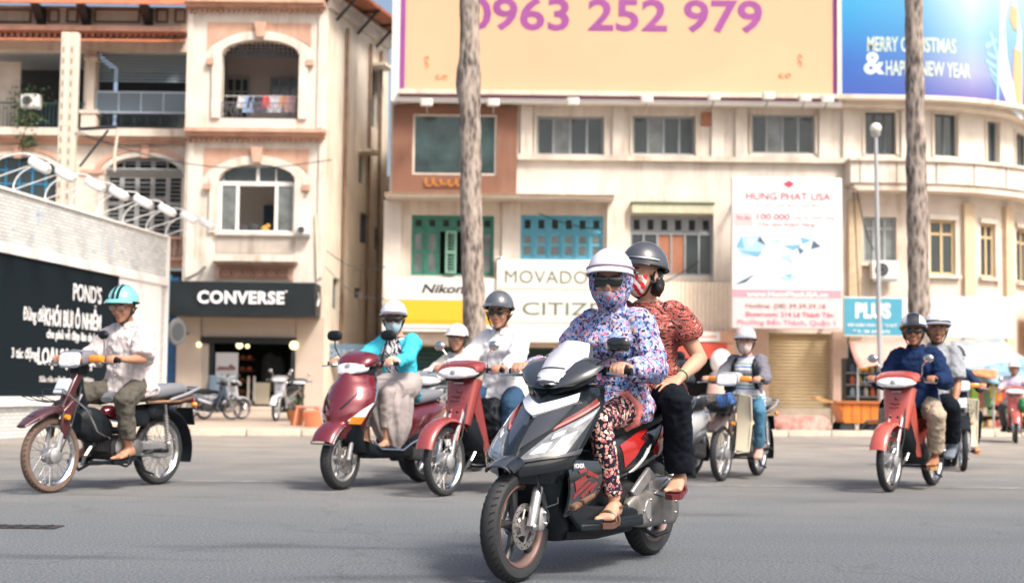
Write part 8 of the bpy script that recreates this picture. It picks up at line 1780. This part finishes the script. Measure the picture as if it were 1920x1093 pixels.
# --- 5. man in white shirt
p5, i5 = person('man in white shirt, round sunglasses and grey helmet on the faded red motorbike', B_pink, dict(s=1.08, hip=(.28, 0, .815), lean=7, skin=skinA, head=(16, 4, 0), **grips(1.22, y=.275),
    footL=dict(pos=(.62, .2, .30), dir=(1, .1, 0), pole=(.6, .4, .6)), footR=dict(pos=(.62, -.2, .30), dir=(1, -.1, 0), pole=(.6, -.2, .6)), helmet=(helm('grey', (.07, .082, .095)), 'cap'), glasses='round', hair='short',
    clothes=[dict(k='shirt', m=cloth('white_cotton', (.70, .70, .72)), sleeve=1.9, ease=.030, skirt=True, collar=1, folds=.028), dict(k='trousers', m=cloth('blue_jeans', (.030, .07, .13)), r=(.10, .092, .078, .07, .066))], shoes=('shoe', blackp)))
o = MB(); 
for z, x, a, b in ((.40, .66, .12, .04), (.48, .68, .20, .08), (.60, .69, .235, .10), (.70, .68, .225, .09), (.76, .66, .17, .05)): pass
o.loft([se((x, 0, z), (0, 1, 0), (1, 0, .15), a, b, 20, 2.8) for z, x, a, b in ((.44, .68, .12, .04), (.50, .70, .20, .08), (.60, .70, .24, .10), (.70, .68, .23, .09), (.77, .66, .17, .05))])
bg_ = o.build('leg_bag', cloth('black_nylon', (.012, .015, .02), .5), loc=B_pink.location); bg_.rotation_euler = B_pink.rotation_euler; bg_.scale = B_pink.scale; remesh(bg_, .012, 3, .04, .08); tag(bg_, 'black nylon bag slung across the front of the faded red motorbike', 'bag')
# --- 6. rider behind
p6, i6 = person('man in cream shirt and white helmet, half hidden behind the white shirted man', B_sil, dict(s=1.0, hip=(.30, 0, .80), lean=8, skin=skinA, head=(10, 4, 0), **grips(1.22, y=.275), vox=.011, footL=dict(pos=(.60, .2, .30)), footR=dict(pos=(.60, -.2, .30)), helmet=(helm('offwhite', (.66, .63, .62)), 'cap'), glasses='clear', hair='short',
    clothes=[dict(k='shirt', m=cloth('cream_shirt', (.56, .54, .50)), sleeve=1.85, ease=.028, skirt=True, vox=.014, folds=.02), dict(k='trousers', m=cloth('grey_trousers', (.10, .10, .11)), vox=.014)], shoes=('shoe', blackp)))
# --- 7. rider of the white scooter
p7, i7 = person('rider in blue jeans and dark shirt hidden behind the passenger in the red blouse', B_white, dict(s=.93, hip=(.42, -.03, .79), lean=12, skin=skinA, head=(0, 4, 0), **grips(1.25, hx=.95, y=.27, z=1.03), vox=.012, footL=dict(pos=(.70, .16, .40)), footR=dict(pos=(.70, -.16, .40)), helmet=(helm('graphite', (.045, .05, .058)), 'cap'), hair='short',
    clothes=[dict(k='shirt', m=cloth('dark_shirt', (.03, .035, .05)), sleeve=1.6, vox=.014), dict(k='trousers', m=cloth('blue_jeans', (.030, .07, .13)), vox=.014)], shoes=('shoe', blackp)))
# --- 8. woman on the cream shielded bike
p8, i8 = person('woman in grey cardigan and striped top riding the bike with a wire basket', B_back, dict(s=.97, hip=(.32, 0, .79), lean=6, skin=skinC, fem=True, head=(12, 4, 0), **grips(1.2, y=.27), vox=.010, footL=dict(pos=(.58, .20, .31), dir=(1, .2, -.1)), footR=dict(pos=(.58, -.19, .31)), helmet=(helm('rose_white', (.66, .50, .47)), 'cap'), visor=mat('grey_visor', (.22, .24, .28), .3), maskm=mat('white_pink_mask', (.68, .56, .54), .8), hair='tail',
    clothes=[dict(k='shirt', n='top', m=stripetop, sleeve=.2, ease=.016, folds=.01, skirt=True, vox=.011), dict(k='trousers', m=cloth('light_jeans', (.075, .20, .31)), r=(.094, .086, .07, .062, .052), vox=.012)], shoes=('shoe', mat('pink_shoe', (.5, .3, .26), .6))))
cardigan(p8, i8, cloth('grey_knit', (.15, .15, .18)), .62)
for sd in (1, -1):
    sp = i8['spine']; y, fw, u = i8['axes'](.35); MB().tube([sp(.44) + y * sd * .10 - fw * .04, sp(.46) + y * sd * .105 + fw * .06, sp(.40) + y * sd * .11 + fw * .135, sp(.28) + y * sd * .115 + fw * .14, sp(.14) + y * sd * .13 + fw * .10], .020, 8, flat=.5).build('bag_strap', blackp, p8)
bb_ = MB().box((0, 0, 0), (.14, .16, .13), Matrix.Rotation(.3, 3, 'X')); o = bb_.build('blue_package', mat('blue_white_pack', (.05, .14, .40), .5, var=.9, scale=12), bevel=.02); o.rotation_euler = B_back.rotation_euler; o.location = B_back.matrix_basis @ V((1.2 + .05, .06, .80)); tag(o, 'blue and white package lying in the wire basket of the bike', 'package')
o = remesh(MB().ball((0, 0, 0), (.11, .12, .05), 14, 10).build('black_pouch', blackp), .01, 2, .03, .05); o.rotation_euler = B_back.rotation_euler; o.location = B_back.matrix_basis @ V((1.2 + .03, -.04, .74)); tag(o, 'black pouch lying at the bottom of the wire basket', 'bag')
# --- 9. driver of the coral bike and 10. his passenger
p9, i9 = person('man in navy shirt, khaki trousers and sunglasses driving the coral red motorbike', B_right, dict(s=1.04, hip=(.42, 0, .80), lean=7, skin=skinB, head=(18, 0, 0), **grips(1.22, y=.28), footL=dict(pos=(.60, .215, .315), dir=(1, .12, -.05), pole=(.6, .30, .6)), footR=dict(pos=(.60, -.17, .315), pole=(.9, -.06, .5)), helmet=(helm('white', (.74, .72, .75)), 'cap'), visor=gloss, stripes=((-.05, .05, gloss),), glasses='dark', hair='short',
    clothes=[dict(k='shirt', m=cloth('navy_cotton', (.010, .024, .075)), sleeve=1.85, ease=.034, skirt=True, collar=2, folds=.030), dict(k='trousers', m=cloth('khaki', (.36, .30, .23)), r=(.105, .098, .084, .078, .074), len=.86, folds=.026)], shoes=('sandal', mat('tan_sandal', (.42, .22, .09), .6), 'bands')))
p10, i10 = person('man in grey short sleeved shirt sitting pillion behind the man in navy', B_right, dict(s=1.05, hip=(.03, .02, .83), lean=2, side=.04, skin=skinB, head=(24, 2, 0), handL=dict(pos=(.20, .27, .76), mode='flat', dir=(.5, .05, -1), nrm=(.3, 1, .2), pole=(-.5, .3, -.6)), handR=dict(pos=(.20, -.25, .8), mode='flat', dir=(.6, 0, -1), nrm=(0, -1, .2)), footL=dict(pos=(.20, .25, .39), dir=(1, .15, -.1), pole=(.6, .25, .5)), footR=dict(pos=(.20, -.25, .39)), helmet=(helm('white', (.74, .72, .75)), 'cap'), visor=mat('grey_visor', (.22, .24, .28)), band=blackp, hair='short',
    clothes=[dict(k='shirt', m=cloth('grey_cotton', (.27, .29, .32)), sleeve=.85, ease=.030, skirt=True, collar=2, folds=.024), dict(k='trousers', m=cloth('black_trousers', (.012, .014, .020)), r=(.102, .095, .082, .080, .080), len=.84)], shoes=('boot', mat('grey_boot', (.12, .15, .19), .6))))
W_ = i10['arms'][1][2]; E_ = i10['arms'][1][1]; q = W_.lerp(E_, .12); dd = (E_ - W_).normalized(); a_, b_ = frame(dd)
MB().tube([q + (a_ * cos(k * pi / 6) + b_ * sin(k * pi / 6)) * .031 for k in range(12)], .007, 6, closed=True).build('wrist_watch', chrome, p10)
# --- 11. rider on the hidden cream shielded bike, 12. far right rider
p11, i11 = person('rider in dark blue clothes on the cream shielded bike, mostly hidden behind others', B_cub, dict(s=.92, hip=(.34, 0, .78), lean=14, skin=skinA, head=(0, 8, 0), **grips(1.2, y=.27), vox=.011, footL=dict(pos=(.58, .2, .30)), footR=dict(pos=(.58, -.2, .30)), helmet=(helm('black', (.02, .02, .022)), 'cap'), hair='short',
    clothes=[dict(k='shirt', m=cloth('dark_navy', (.02, .035, .08)), sleeve=1.2, vox=.014), dict(k='trousers', m=cloth('black_trousers', (.012, .014, .020)), vox=.014)], shoes=('sandal', mat('tan_sandal', (.42, .22, .09)), 'bands')))
p12, i12 = person('rider in pale lilac shirt on the far red motorbike at the right edge', B_far, dict(s=1.0, hip=(.33, 0, .79), lean=6, skin=skinA, head=(0, 4, 0), **grips(1.2, y=.27), vox=.014, footL=dict(pos=(.58, .2, .30)), footR=dict(pos=(.58, -.2, .30)), helmet=(helm('white', (.74, .72, .75)), 'cap'), hair='short',
    clothes=[dict(k='shirt', m=cloth('lilac_shirt', (.50, .46, .56)), sleeve=1.85, vox=.016), dict(k='trousers', m=cloth('grey_trousers', (.10, .10, .11)), vox=.016)], shoes=('shoe', blackp)))
o = remesh(MB().ball((0, 0, 0), (.12, .13, .15), 14, 10).build('green_bag', mat('green_bag', (.02, .22, .08), .6)), .012, 2, .02, .06); o.location = B_far.matrix_basis @ V((1.0, .16, .72)); tag(o, 'green shopping bag hanging from the handlebar of the far red motorbike', 'bag')
